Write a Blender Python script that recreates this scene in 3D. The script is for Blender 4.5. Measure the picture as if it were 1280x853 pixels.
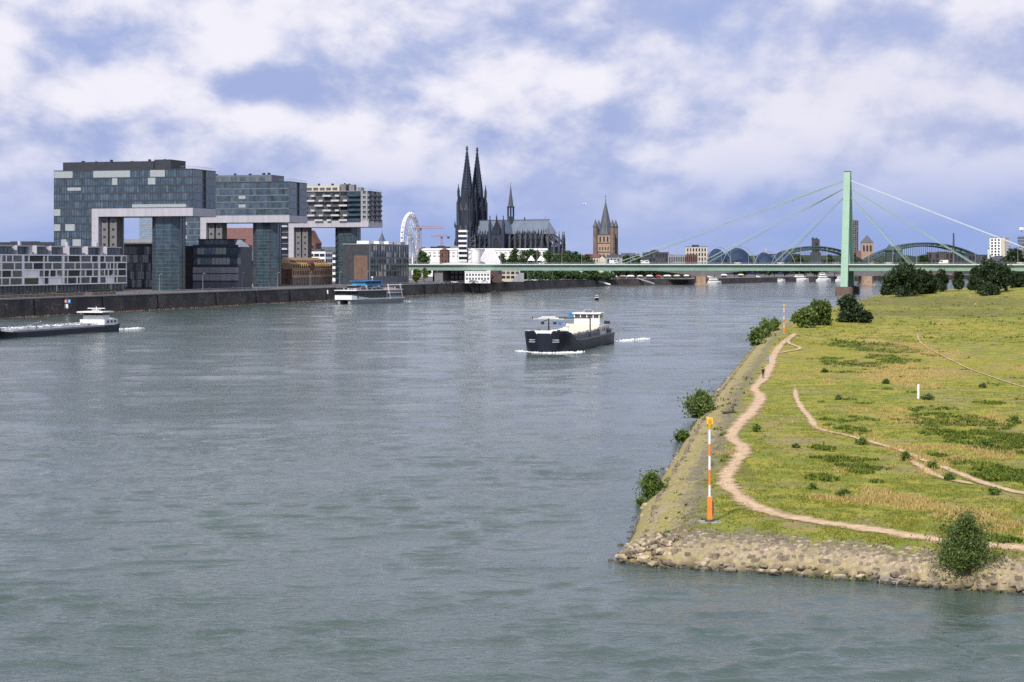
import bpy, bmesh, math, random
import numpy as np
from mathutils import Vector, Matrix, Euler
for o in list(bpy.data.objects): bpy.data.objects.remove(o)
random.seed(7); RNG = np.random.default_rng(7)
SC = bpy.context.scene; COL = SC.collection
R = math.radians

# ------------------------------------------------------------------ camera
# pixel figures below refer to the 1280 x 853 photograph; distances in metres, +Y is the viewing direction
F, HZ, CX, H = 2300.0, 329.0, 640.0, 20.0     # focal length px, horizon row, centre column, eye height over the water
cam = bpy.data.cameras.new('camera'); cam_o = bpy.data.objects.new('camera', cam); COL.objects.link(cam_o)
cam_o.location = (0, 0, H); cam_o.rotation_euler = (R(90), 0, 0)
cam.sensor_width = 36; cam.lens = 36*F/1280; cam.shift_y = -(426.5-HZ)/1280
cam.clip_start = 1; cam.clip_end = 40000
SC.camera = cam_o

# ------------------------------------------------------------------ light
SUN_AZ = Vector((-0.40, -0.92)).normalized(); SUN_EL = R(46)
sun_dir = Vector((SUN_AZ.x*math.cos(SUN_EL), SUN_AZ.y*math.cos(SUN_EL), math.sin(SUN_EL)))
sun = bpy.data.lights.new('sun', 'SUN'); sun.energy = 3.8; sun.angle = R(1.0); sun.color = (1, .95, .87)
sun_o = bpy.data.objects.new('sun', sun); COL.objects.link(sun_o)
sun_o.rotation_euler = sun_dir.to_track_quat('Z', 'Y').to_euler(); sun_o.location = (0, -50, 200)

world = bpy.data.worlds.new('World'); SC.world = world; world.use_nodes = True
class NT:
    """tiny helper for node trees"""
    def __init__(s, nt): s.nt = nt; s.nt.nodes.clear()
    def n(s, t, **kw):
        nd = s.nt.nodes.new(t); ins = kw.pop('i', {})
        for k, v in kw.items(): setattr(nd, k, v)
        for k, v in ins.items(): s.set(nd, k, v)
        return nd
    def set(s, nd, k, v):
        inp = nd.inputs[k]
        if hasattr(v, 'is_output'): s.nt.links.new(v, inp)
        elif isinstance(v, bpy.types.Node): s.nt.links.new(v.outputs[0], inp)
        else: inp.default_value = v
    def math(s, op, a, b=None, c=None, clamp=False):
        nd = s.n('ShaderNodeMath', operation=op, use_clamp=clamp); s.set(nd, 0, a)
        if b is not None: s.set(nd, 1, b)
        if c is not None: s.set(nd, 2, c)
        return nd.outputs[0]
    def vmath(s, op, a, b=None, sc=None):
        nd = s.n('ShaderNodeVectorMath', operation=op); s.set(nd, 0, a)
        if b is not None: s.set(nd, 1, b)
        if sc is not None: s.set(nd, 'Scale', sc)
        return nd.outputs[0]
    def noise(s, vec, scale, detail=4, rough=.55, dist=0.):
        nd = s.n('ShaderNodeTexNoise', noise_dimensions='3D'); s.set(nd, 'Vector', vec); s.set(nd, 'Scale', scale)
        s.set(nd, 'Detail', detail); s.set(nd, 'Roughness', rough); s.set(nd, 'Distortion', dist); return nd.outputs[0]
    def mix(s, fac, a, b, blend='MIX'):
        nd = s.n('ShaderNodeMix', data_type='RGBA', blend_type=blend); s.set(nd, 0, fac)
        s.set(nd, 6, a if hasattr(a, 'is_output') else (*a, 1)); s.set(nd, 7, b if hasattr(b, 'is_output') else (*b, 1)); return nd.outputs[2]
    def ss(s, v, lo, hi, a=0., b=1.):
        nd = s.n('ShaderNodeMapRange', interpolation_type='SMOOTHSTEP'); s.set(nd, 0, v)
        for k, x in zip((1, 2, 3, 4), (lo, hi, a, b)): s.set(nd, k, x)
        return nd.outputs[0]

def make_world():
    g = NT(world.node_tree)
    tc = g.n('ShaderNodeTexCoord').outputs['Generated']
    sky = g.n('ShaderNodeTexSky', sky_type='NISHITA', sun_disc=False, sun_elevation=SUN_EL,
              sun_rotation=math.atan2(sun_dir.x, sun_dir.y), altitude=50, air_density=1.1, dust_density=1.5, ozone_density=2.0)
    skyc = g.vmath('SCALE', sky.outputs[0], sc=.085)
    sep = g.n('ShaderNodeSeparateXYZ', i={0: tc})
    z = g.math('MAXIMUM', sep.outputs[2], 0.0)
    den = g.math('ADD', z, .50)
    px = g.math('DIVIDE', sep.outputs[0], den); py = g.math('DIVIDE', sep.outputs[1], den)
    p = g.n('ShaderNodeCombineXYZ', i={0: px, 1: g.math('MULTIPLY', py, .85), 2: 2.1}).outputs[0]
    def dens(shift):
        q = g.vmath('ADD', p, shift)
        a = g.noise(q, 2.9, 2, .5, .2); b = g.noise(q, 8.0, 8, .54, .1)
        return g.math('ADD', g.math('MULTIPLY', a, .55), g.math('MULTIPLY', b, .55))
    d0 = dens((0, 0, 0)); d1 = dens((-.012, -.042, 0))
    relief = g.math('SUBTRACT', d0, d1)
    cover = g.ss(d0, .30, .56)
    lit = g.ss(relief, -.10, .085)
    shade = g.mix(lit, (.315, .38, .62), (.76, .745, .82))
    soft = g.noise(p, 2.2, 3, .5)
    shade = g.mix(g.ss(soft, .40, .66, 0., .5), shade, (.53, .545, .69))
    base = g.mix(.88, skyc, (.28, .36, .66))
    c = g.mix(cover, base, shade)
    # flat veil of far cloud towards the horizon
    hz = g.ss(z, .006, .080, .93, 0.)
    veil = g.mix(g.ss(g.noise(g.vmath('MULTIPLY', p, (.8, 2.2, 1)), 3.6, 4, .5), .36, .66), (.25, .345, .64), (.38, .435, .67))
    c = g.mix(hz, c, veil)
    bg = g.n('ShaderNodeBackground', i={0: c, 1: 1.0})
    out = g.n('ShaderNodeOutputWorld'); g.nt.links.new(bg.outputs[0], out.inputs[0])
make_world()
vs = SC.view_settings; vs.view_transform = 'Standard'; vs.look = 'None'; vs.gamma = 1; vs.exposure = 0.24; vs.use_curve_mapping = False
SC.render.engine = 'CYCLES'
cy = SC.cycles; cy.use_denoising = False; cy.max_bounces = 5; cy.diffuse_bounces = 2; cy.glossy_bounces = 3
cy.transparent_max_bounces = 8; cy.volume_bounces = 0; cy.caustics_reflective = False; cy.caustics_refractive = False
try: cy.denoiser = 'OPENIMAGEDENOISE'
except Exception: pass

# ------------------------------------------------------------------ helpers
def P(px, D, z=0.): return Vector(((px-CX)/F*D, D, z))
def Zy(py, D): return H-(py-HZ)/F*D
def Dy(py, z=0.): return (H-z)*F/(py-HZ)

class MB:
    """collects faces; build() links them as ONE mesh object"""
    def __init__(s): s.v = []; s.f = []; s.m = []; s.M = None; s.mi = 0
    def add(s, vs, fs, m=None):
        o = len(s.v)
        s.v += [tuple(s.M @ Vector(v)) if s.M is not None else tuple(v) for v in vs]
        for f in fs: s.f.append([i+o for i in f]); s.m.append(s.mi if m is None else m)
        return s
    def box(s, x0, x1, y0, y1, z0, z1, m=None):
        return s.add([(x0,y0,z0),(x1,y0,z0),(x1,y1,z0),(x0,y1,z0),(x0,y0,z1),(x1,y0,z1),(x1,y1,z1),(x0,y1,z1)],
                     [(0,3,2,1),(4,5,6,7),(0,1,5,4),(1,2,6,5),(2,3,7,6),(3,0,4,7)], m)
    def hexa(s, p, m=None):
        return s.add(p, [(0,3,2,1),(4,5,6,7),(0,1,5,4),(1,2,6,5),(2,3,7,6),(3,0,4,7)], m)
    def cbox(s, cx, cy, w, d, z0, z1, m=None): return s.box(cx-w/2, cx+w/2, cy-d/2, cy+d/2, z0, z1, m)
    def prism(s, poly, z0, z1, m=None):
        n = len(poly)
        return s.add([(x,y,z0) for x,y in poly]+[(x,y,z1) for x,y in poly],
                     [tuple(range(n))[::-1], tuple(range(n,2*n))]+[(i,(i+1)%n,n+(i+1)%n,n+i) for i in range(n)], m)
    def xprism(s, poly, y0, y1, m=None):      # outline in x,z, pushed along y
        n = len(poly)
        return s.add([(x,y0,z) for x,z in poly]+[(x,y1,z) for x,z in poly],
                     [tuple(range(n)), tuple(range(n,2*n))[::-1]]+[(i,n+i,n+(i+1)%n,(i+1)%n) for i in range(n)], m)
    def yprism(s, poly, x0, x1, m=None):      # outline in y,z, pushed along x
        n = len(poly)
        return s.add([(x0,y,z) for y,z in poly]+[(x1,y,z) for y,z in poly],
                     [tuple(range(n))[::-1], tuple(range(n,2*n))]+[(i,(i+1)%n,n+(i+1)%n,n+i) for i in range(n)], m)
    def fru(s, cx, cy, z0, z1, r0, r1, n=8, rot=0., m=None, sx=1., sy=1.):
        a = [rot+2*math.pi*i/n for i in range(n)]
        v = [(cx+r0*sx*math.cos(t), cy+r0*sy*math.sin(t), z0) for t in a]
        if r1 < 1e-4:
            v.append((cx, cy, z1))
            return s.add(v, [tuple(range(n))[::-1]]+[(i,(i+1)%n,n) for i in range(n)], m)
        v += [(cx+r1*sx*math.cos(t), cy+r1*sy*math.sin(t), z1) for t in a]
        return s.add(v, [tuple(range(n))[::-1], tuple(range(n,2*n))]+[(i,(i+1)%n,n+(i+1)%n,n+i) for i in range(n)], m)
    def tube(s, p0, p1, r0, r1=None, n=6, m=None):
        p0, p1 = Vector(p0), Vector(p1); d = p1-p0
        if d.length < 1e-6: return s
        r1 = r0 if r1 is None else r1
        q = d.to_track_quat('Z', 'Y').to_matrix(); v = []
        for p, r in ((p0, r0), (p1, r1)):
            for i in range(n):
                t = 2*math.pi*i/n; v.append(p+q@Vector((r*math.cos(t), r*math.sin(t), 0)))
        return s.add(v, [tuple(range(n))[::-1], tuple(range(n,2*n))]+[(i,(i+1)%n,n+(i+1)%n,n+i) for i in range(n)], m)
    def loft(s, rings, m=None, cap=True, closed=True):
        n = len(rings[0]); v = [p for r in rings for p in r]; f = []
        for k in range(len(rings)-1):
            for i in range(n if closed else n-1):
                j = (i+1) % n; f.append((k*n+i, k*n+j, (k+1)*n+j, (k+1)*n+i))
        if cap: f += [tuple(range(n))[::-1], tuple(range((len(rings)-1)*n, len(rings)*n))]
        return s.add(v, f, m)
    def mesh(s, name, mats, smooth=False):
        me = bpy.data.meshes.new(name); me.from_pydata(s.v, [], s.f)
        for mt in (mats if isinstance(mats, (list, tuple)) else [mats]): me.materials.append(mt)
        if any(s.m): me.polygons.foreach_set('material_index', s.m)
        if smooth: me.polygons.foreach_set('use_smooth', [True]*len(s.f))
        me.update(); return me
    def build(s, name, mats, parent=None, smooth=False, fix=True):
        me = s.mesh(name, mats, smooth)
        if fix:
            bm = bmesh.new(); bm.from_mesh(me); bmesh.ops.recalc_face_normals(bm, faces=bm.faces); bm.to_mesh(me); bm.free()
        o = link(name, me, parent)
        if name in TINY: o['kind'] = 'stuff'      # pieces of a few pixels, kept joined
        return o
TINY = {'panel_joints', 'joints', 'shopfront_posts', 'roof_vents', 'hangers', 'end_spandrels', 'window_posts', 'glazing_bars', 'mullions', 'floor_rings', 'arcade_piers', 'deck_rail', 'roof_railing', 'poles', 'spokes', 'stair_flights'}
def link(name, data, parent=None, loc=None, rot=None):
    o = bpy.data.objects.new(name, data); COL.objects.link(o)
    if parent is not None: o.parent = parent
    if loc is not None: o.location = loc
    if rot is not None: o.rotation_euler = rot
    return o
def tag(o, label=None, cat=None, group=None, kind=None):
    if label: o['label'] = label
    if cat: o['category'] = cat
    if group: o['group'] = group
    if kind: o['kind'] = kind
    return o
def thing(name, label, cat, loc, rz=0., group=None):
    o = link(name, None, None, loc, (0, 0, rz)); return tag(o, label, cat, group)
def copy_tree(o, parent=None):
    c = o.copy(); COL.objects.link(c); c.parent = parent
    for ch in list(o.children): copy_tree(ch, c)
    return c
def np_mesh(name, v, faces, mats, attr=None, smooth=False):
    """v: N x 3, faces: M x k (all the same k)"""
    me = bpy.data.meshes.new(name); k = faces.shape[1]
    me.vertices.add(len(v)); me.vertices.foreach_set('co', v.astype(np.float32).ravel())
    me.loops.add(faces.size); me.loops.foreach_set('vertex_index', faces.astype(np.int32).ravel())
    me.polygons.add(len(faces)); me.polygons.foreach_set('loop_start', np.arange(0, faces.size, k, dtype=np.int32))
    me.polygons.foreach_set('loop_total', np.full(len(faces), k, dtype=np.int32))
    for mt in (mats if isinstance(mats, (list, tuple)) else [mats]): me.materials.append(mt)
    for key, arr in (attr or {}).items():
        a = me.attributes.new(key, 'FLOAT', 'POINT'); a.data.foreach_set('value', np.asarray(arr, dtype=np.float32))
    if smooth: me.polygons.foreach_set('use_smooth', np.ones(len(faces), dtype=bool))
    me.update(calc_edges=True); me.validate(); return me

# numpy value noise shared by the ground and what grows on it
def _hash(ix, iy, seed):
    h = (ix.astype(np.int64)*374761393+iy.astype(np.int64)*668265263+seed*1442695041) & 0x7fffffff
    h = ((h ^ (h >> 13))*1274126177) & 0x7fffffff
    return ((h ^ (h >> 16)) & 0xffff)/65535.0
def vnoise(x, y, seed=0):
    ix, iy = np.floor(x), np.floor(y); fx, fy = x-ix, y-iy
    fx, fy = fx*fx*(3-2*fx), fy*fy*(3-2*fy)
    a, b = _hash(ix, iy, seed), _hash(ix+1, iy, seed); c, d = _hash(ix, iy+1, seed), _hash(ix+1, iy+1, seed)
    return (a*(1-fx)+b*fx)*(1-fy)+(c*(1-fx)+d*fx)*fy
def fbm(x, y, seed=0, oct=4):
    t = 0; amp = .5
    for k in range(oct): t = t+amp*vnoise(x*2**k, y*2**k, seed+k*17); amp *= .5
    return t/(1-.5**oct)
def sstep(v, a, b): t = np.clip((v-a)/(b-a), 0, 1); return t*t*(3-2*t)

# ------------------------------------------------------------------ materials
def base_mat(name):
    m = bpy.data.materials.new(name); m.use_nodes = True; return m, NT(m.node_tree)
def finish(g, sh):
    out = g.n('ShaderNodeOutputMaterial'); g.nt.links.new(sh, out.inputs[0])
def principled(g, col, rough=.6, **kw):
    b = g.n('ShaderNodeBsdfPrincipled')
    g.set(b, 'Base Color', col if hasattr(col, 'is_output') else (*col, 1)); g.set(b, 'Roughness', rough)
    for k, v in kw.items(): g.set(b, k.replace('_', ' '), v)
    return b
def M_(name, col, rough=.6, var=.25, scale=.4, metal=0., bump=0., bscale=3., streak=False, spec=.5):
    """plain painted / mineral surface with uneven tone in object space"""
    m, g = base_mat(name)
    tc = g.n('ShaderNodeTexCoord').outputs['Object']
    if streak: tc2 = g.vmath('MULTIPLY', tc, (1, 1, .15))
    else: tc2 = tc
    n1 = g.noise(tc2, scale, 5, .6); n2 = g.noise(tc, scale*9, 3, .6)
    f = g.math('ADD', g.math('MULTIPLY', n1, .65), g.math('MULTIPLY', n2, .35))
    lo = tuple(max(0, c*(1-var)) for c in col); hi = tuple(min(1, c*(1+var)) for c in col)
    c = g.mix(g.ss(f, .3, .7), lo, hi)
    b = principled(g, c, rough, Metallic=metal); g.set(b, 'Specular IOR Level', spec)
    if bump:
        bn = g.n('ShaderNodeBump', i={'Height': g.noise(tc, bscale, 4, .6), 'Distance': bump}); g.set(b, 'Normal', bn.outputs[0])
    finish(g, b.outputs[0]); return m
def glass_mat(name, col, rough=.08, ior=1.6, var=.25):
    """facade glass: dark room behind, sky mirrored in slightly uneven panes"""
    m, g = base_mat(name)
    tc = g.n('ShaderNodeTexCoord').outputs['Object']
    info = g.n('ShaderNodeObjectInfo').outputs['Random']
    n = g.noise(g.vmath('ADD', tc, g.n('ShaderNodeCombineXYZ', i={0: g.math('MULTIPLY', info, 37.)}).outputs[0]), .35, 3, .6)
    c = g.mix(g.ss(n, .35, .65), tuple(x*(1-var) for x in col), tuple(min(1, x*(1+var)) for x in col))
    b = principled(g, c, rough, IOR=ior)
    bn = g.n('ShaderNodeBump', i={'Height': g.noise(tc, .5, 2, .5), 'Distance': .02}); g.set(b, 'Normal', bn.outputs[0])
    finish(g, b.outputs[0]); return m
def leaf_mat(name, dark, mid, light, trans=.3):
    m, g = base_mat(name)
    a = g.n('ShaderNodeAttribute', attribute_name='rnd').outputs['Fac']
    info = g.n('ShaderNodeObjectInfo').outputs['Random']
    c = g.mix(g.ss(a, 0, .55), dark, mid); c = g.mix(g.ss(a, .5, 1.), c, light)
    hsv = g.n('ShaderNodeHueSaturation', i={'Color': c, 'Value': g.math('ADD', g.math('MULTIPLY', info, .3), .85)})
    b = principled(g, hsv.outputs[0], .55); t = g.n('ShaderNodeBsdfTranslucent', i={0: hsv.outputs[0]})
    mx = g.n('ShaderNodeMixShader', i={0: trans, 1: b.outputs[0], 2: t.outputs[0]}); finish(g, mx.outputs[0]); return m
def brick_mat(name, col, mortar, sc=1., rough=.85):
    m, g = base_mat(name)
    tc = g.n('ShaderNodeTexCoord').outputs['Object']
    sep = g.n('ShaderNodeSeparateXYZ', i={0: tc})
    v = g.n('ShaderNodeCombineXYZ', i={0: g.math('ADD', sep.outputs[0], sep.outputs[1]), 1: sep.outputs[2]}).outputs[0]
    bt = g.n('ShaderNodeTexBrick', i={'Vector': v, 'Color1': (*col, 1), 'Color2': (*[c*.7 for c in col], 1), 'Mortar': (*mortar, 1), 'Scale': sc,
                                      'Mortar Size': .02, 'Brick Width': .9, 'Row Height': .4})
    n = g.noise(tc, .5, 5, .65)
    c = g.mix(g.ss(n, .35, .7), bt.outputs[0], g.mix(.6, bt.outputs[0], (.02, .02, .025)))
    b = principled(g, c, rough)
    bn = g.n('ShaderNodeBump', i={'Height': g.noise(tc, 4, 4, .6), 'Distance': .08}); g.set(b, 'Normal', bn.outputs[0])
    finish(g, b.outputs[0]); return m
def wall_mat():
    m, g = base_mat('quay_basalt'); tc = g.n('ShaderNodeTexCoord').outputs['Object']
    big = g.noise(tc, .06, 5, .65); blot = g.noise(g.vmath('MULTIPLY', tc, (1, 1, 1.6)), .55, 6, .7); str_ = g.noise(g.vmath('MULTIPLY', tc, (1, 1, .12)), .8, 4, .6)
    z = g.n('ShaderNodeSeparateXYZ', i={0: tc}).outputs[2]
    c = g.mix(g.ss(big, .35, .65), (.032, .030, .032), (.080, .070, .064))
    c = g.mix(g.math('MULTIPLY', g.ss(blot, .52, .68), g.ss(big, .38, .58, 0., .9)), c, (.27, .25, .235))
    c = g.mix(g.ss(str_, .52, .70, 0., .5), c, (.12, .105, .10))
    c = g.mix(g.ss(z, .4, 2.0, .75, 0.), c, (.10, .065, .045))
    b = principled(g, c, .85); bn = g.n('ShaderNodeBump', i={'Height': blot, 'Distance': .3}); g.set(b, 'Normal', bn.outputs[0]); finish(g, b.outputs[0]); return m
MT = dict(
    quayw=wall_mat(),
    panel=M_('pale_panel', (.42, .41, .46), .45, .10, .2, streak=True),  # white bands greyed, cloud shade put into the base colour
    white=M_('white_render', (.86, .85, .85), .55, .10, .3, streak=True),
    cream=M_('cream_render', (.55, .49, .40), .7, .12, .3, streak=True),
    black=M_('black_metal', (.02, .022, .028), .5, .3),
    roofbox=M_('roof_box', (.028, .034, .045), .55, .25),
    dark=M_('dark_metal', (.045, .05, .06), .5, .3),
    grey=M_('grey_metal', (.13, .14, .16), .5, .2, streak=True),
    lgrey=M_('light_grey_metal', (.30, .31, .34), .5, .15, streak=True),
    concrete=M_('concrete', (.17, .165, .175), .8, .2, .15, streak=True, bump=.03),
    glass=glass_mat('facade_glass', (.052, .082, .115)),
    glass2=glass_mat('facade_glass_mid', (.075, .112, .15)),
    glass3=glass_mat('facade_glass_teal', (.040, .068, .088)),
    blind=M_('window_blind', (.32, .36, .38), .5, .12, 1.2),
    pane=glass_mat('window_glass', (.02, .028, .035), .06),
    pane2=glass_mat('window_glass_curtain', (.09, .095, .10), .12),
    balc=M_('balcony_panel', (.50, .49, .50), .6, .12, .5),
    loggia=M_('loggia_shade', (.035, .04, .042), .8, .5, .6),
    basalt=brick_mat('basalt_wall', (.055, .05, .05), (.02, .02, .02), 1.0),
    coping=M_('coping_stone', (.30, .28, .27), .8, .25, 1.),
    paving=M_('promenade', (.115, .105, .105), .85, .25, .08),
    slate=M_('slate_roof', (.075, .085, .105), .6, .25, .5),
    brick=brick_mat('red_brick', (.20, .085, .06), (.18, .15, .13), 1.2),
    redroof=M_('red_roof', (.13, .06, .055), .75, .25, .6),
    ochre=M_('ochre_render', (.42, .27, .10), .8, .2, .3, streak=True),
    sandst=M_('sandstone', (.36, .25, .18), .85, .3, .3, bump=.05),
    pedest=M_('pedestal_stone', (.15, .10, .085), .9, .35, .4, bump=.08),
    warm=M_('warm_sandstone', (.44, .31, .20), .85, .25, .3, streak=True),
    tan=M_('tan_roof', (.25, .16, .085), .8, .25, .4),
    turretst=M_('dark_sandstone', (.17, .125, .105), .9, .35, .3, bump=.05),
    gothic=M_('hazed_soot_stone', (.030, .040, .066), .9, .75, .18, bump=.25, bscale=.9, streak=True),  # dark stone, with the blue of distant haze put into its colour
    gothic2=M_('worn_stone', (.07, .076, .095), .9, .5, .25, bump=.25, bscale=.9, streak=True),
    lead=M_('lead_roof', (.115, .145, .20), .45, .18, .12, streak=True),
    green=M_('bridge_green', (.25, .415, .31), .5, .10, .08, streak=True),
    deckg=M_('deck_green', (.26, .375, .315), .55, .12, .06, streak=True),
    rail=M_('pale_rail', (.55, .60, .57), .5, .1),
    dkgreen=M_('old_steel_green', (.035, .065, .06), .6, .25, .1),
    blue=M_('blue_skin', (.010, .032, .08), .75, .2, .05),
    steel=M_('steel', (.35, .36, .37), .4, .2, metal=.4),
    wpaint=M_('white_paint', (.80, .80, .79), .4, .06, .6),
    creamp=M_('cream_paint', (.74, .66, .52), .45, .08, .6),
    hull=M_('dark_hull', (.011, .015, .026), .45, .35, .25, streak=True, spec=.3),
    hullg=M_('grey_hull', (.10, .11, .125), .4, .25, .3, streak=True),
    bluep=M_('blue_paint', (.03, .16, .42), .4, .1),
    cyan=M_('blue_awning', (.05, .24, .42), .6, .12),
    orange=M_('orange_paint', (.78, .25, .04), .5, .12, 1.5),
    yellow=M_('yellow_paint', (.82, .52, .05), .45, .1, 1.5),
    redp=M_('red_paint', (.45, .04, .03), .5, .15),
    rust=M_('rusty_deck', (.16, .10, .075), .8, .3, .5),
    rubber=M_('rubber', (.018, .018, .02), .7, .2),
    skin=M_('skin', (.45, .27, .20), .6, .05), cloth_b=M_('black_cloth', (.014, .013, .018), .85, .2),
    cloth_u=M_('blue_cloth', (.14, .30, .50), .85, .15), cloth_k=M_('olive_cloth', (.16, .13, .09), .85, .15),
    bark=M_('bark', (.07, .055, .042), .9, .35, 2., bump=.02, bscale=8.),
    crane=M_('crane_paint', (.38, .20, .19), .5, .15),
    farglass=glass_mat('far_glass', (.20, .27, .36), .2),
    leafd=leaf_mat('dark_leaves', (.018, .036, .013), (.032, .06, .02), (.065, .105, .03)),
    leafg=leaf_mat('green_leaves', (.08, .14, .022), (.15, .23, .04), (.28, .34, .07), .5),
    leafw=leaf_mat('willow_leaves', (.08, .13, .03), (.16, .23, .055), (.31, .37, .11), .5),
    leafc=leaf_mat('city_leaves', (.022, .055, .014), (.045, .095, .024), (.09, .16, .04)),
)
HAZE = False
# ------------------------------------------------------------------ right bank: waterline, terrain
def wpx(px, py): D = Dy(py); return ((px-CX)/F*D, D)
BANK = [(300, 8.), (120, 75.), (60, 100.)] + [wpx(1280,742), wpx(1170,734), wpx(1100,727), wpx(1000,719), wpx(900,713), wpx(812,708), wpx(772,702), wpx(792,668)] + \
       [wpx(800,640), wpx(845,570), wpx(880,510), wpx(940,435), wpx(975,405)] + [(140,800.), (205,1050.), (255,1180.), (400,1500.), (560,1900.), (800,2400.), (1500,3500.), (2500, 5200.)]
BANK = np.array(BANK); LANDPOLY = np.vstack([BANK, [[6000, 5200], [6000, 8]]])
def bank_sdf(x, y):
    d = np.full(x.shape, 1e9)
    for (x0, y0), (x1, y1) in zip(BANK[:-1], BANK[1:]):
        dx, dy = x1-x0, y1-y0; t = np.clip(((x-x0)*dx+(y-y0)*dy)/(dx*dx+dy*dy), 0, 1)
        d = np.minimum(d, np.hypot(x-x0-t*dx, y-y0-t*dy))
    ins = np.zeros(x.shape, dtype=bool); n = len(LANDPOLY)
    for i in range(n):
        x0, y0 = LANDPOLY[i]; x1, y1 = LANDPOLY[(i+1) % n]
        if y0 == y1: continue
        c = ((y0 > y) != (y1 > y)) & (x < (x1-x0)*(y-y0)/(y1-y0)+x0); ins ^= c
    return np.where(ins, d, -d)
def terrain(x, y, s=None):
    x = np.asarray(x, dtype=float); y = np.asarray(y, dtype=float)
    if s is None: s = bank_sdf(x, y)
    z = np.where(s > 0, 2.1*(1-np.exp(-np.maximum(s, 0)/1.9)), np.maximum(.4*s, -2.))
    inl = sstep(s, 5, 25)
    z = z+inl*(.9*sstep(s, 8, 120)+.55*(fbm(x/38, y/60, 3, 3)-.5)+.22*(fbm(x/7, y/9, 5, 2)-.5))
    z = z+4.5*np.exp(-(((x-285)/60)**2+((y-960)/90)**2))*inl
    z = z-(s > 300)*0
    return z
def ground_at(px, py):
    D = Dy(py, 2.5)
    for _ in range(12):
        x = (px-CX)/F*D; D = .5*D+.5*(H-float(terrain(np.array([x]), np.array([D]))[0]))*F/(py-HZ)
    x = (px-CX)/F*D; return Vector((x, D, float(terrain(np.array([x]), np.array([D]))[0])))
def gz(x, y): return float(terrain(np.array([x]), np.array([y]))[0])

# patches that the meadow shows: (px, py, half width px, half height px, kind)
PATCH = [(1055,607,55,10,'straw'),(1150,618,40,12,'straw'),(1245,640,60,16,'straw'),(1130,432,45,14,'straw'),(1145,460,60,9,'straw'),(1120,470,40,10,'straw'),
         (985,540,40,12,'bare'),(1160,560,50,12,'straw'),(1040,612,30,10,'yellow'),(1080,410,70,12,'yellow'),(1220,410,80,9,'yellow'),
         (1190,520,60,11,'weed'),(1250,545,60,22,'weed'),(1215,570,40,9,'weed'),(1270,585,40,10,'weed'),(1085,430,45,9,'weed'),(1060,450,35,8,'weed'),(1110,446,30,6,'weed'),
         (1060,530,30,5,'weed'),(1170,507,30,6,'weed'),(1040,690,150,14,'bare'),(1030,640,120,8,'bare'),(940,470,18,10,'bare'),
         (1180,390,140,6,'dull'),(1150,376,170,7,'dull'),(905,560,14,40,'dull'),(960,520,16,30,'bare')]  # the two far dull strips are cloud shade put into the grass colour
def patches(x, y):
    px = CX+x/np.maximum(y, 1)*F; py = HZ+(H-2.8)*F/np.maximum(y, 1)
    wx = (fbm(x/3., y/5., 21, 4)-.5)*2; wy = (fbm(x/3.5+9, y/6., 22, 4)-.5)*2
    out = {k: np.zeros_like(x) for k in ('straw','weed','yellow','bare','dull')}
    for cx, cy_, a, b, k in PATCH:
        g0 = ground_at_fast(cx, cy_); sx = a/F*g0[1]; sy = b*g0[1]**2/((H-2.8)*F)
        d = ((x-g0[0])/sx+wx*.6)**2+((y-g0[1])/sy+wy*.6)**2
        out[k] = np.maximum(out[k], sstep(1.25-d, 0, .8))
    n = fbm(x/9., y/16., 31, 5); n2 = fbm(x/2.2, y/3.4, 41, 4); n3 = fbm(x/26., y/60., 51, 3)
    out['straw'] = np.clip(out['straw']*sstep(n2, .3, .6)+.75*sstep(n, .54, .74)*sstep(n2, .4, .65), 0, 1)
    out['weed'] = np.clip(out['weed']*sstep(n2, .34, .5)+.8*sstep(fbm(x/5., y/7., 61, 4), .68, .78)*sstep(px, 985, 1040), 0, 1)
    out['yellow'] = np.clip(out['yellow']*sstep(n2, .35, .6)+.5*sstep(n3, .5, .75), 0, 1)
    out['bare'] = np.clip(out['bare']*sstep(n2, .34, .58)+.7*sstep(fbm(x/4., y/5.5, 71, 4), .56, .72), 0, 1)
    return out
def ground_at_fast(px, py): D = Dy(py, 2.8); return ((px-CX)/F*D, D)

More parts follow.
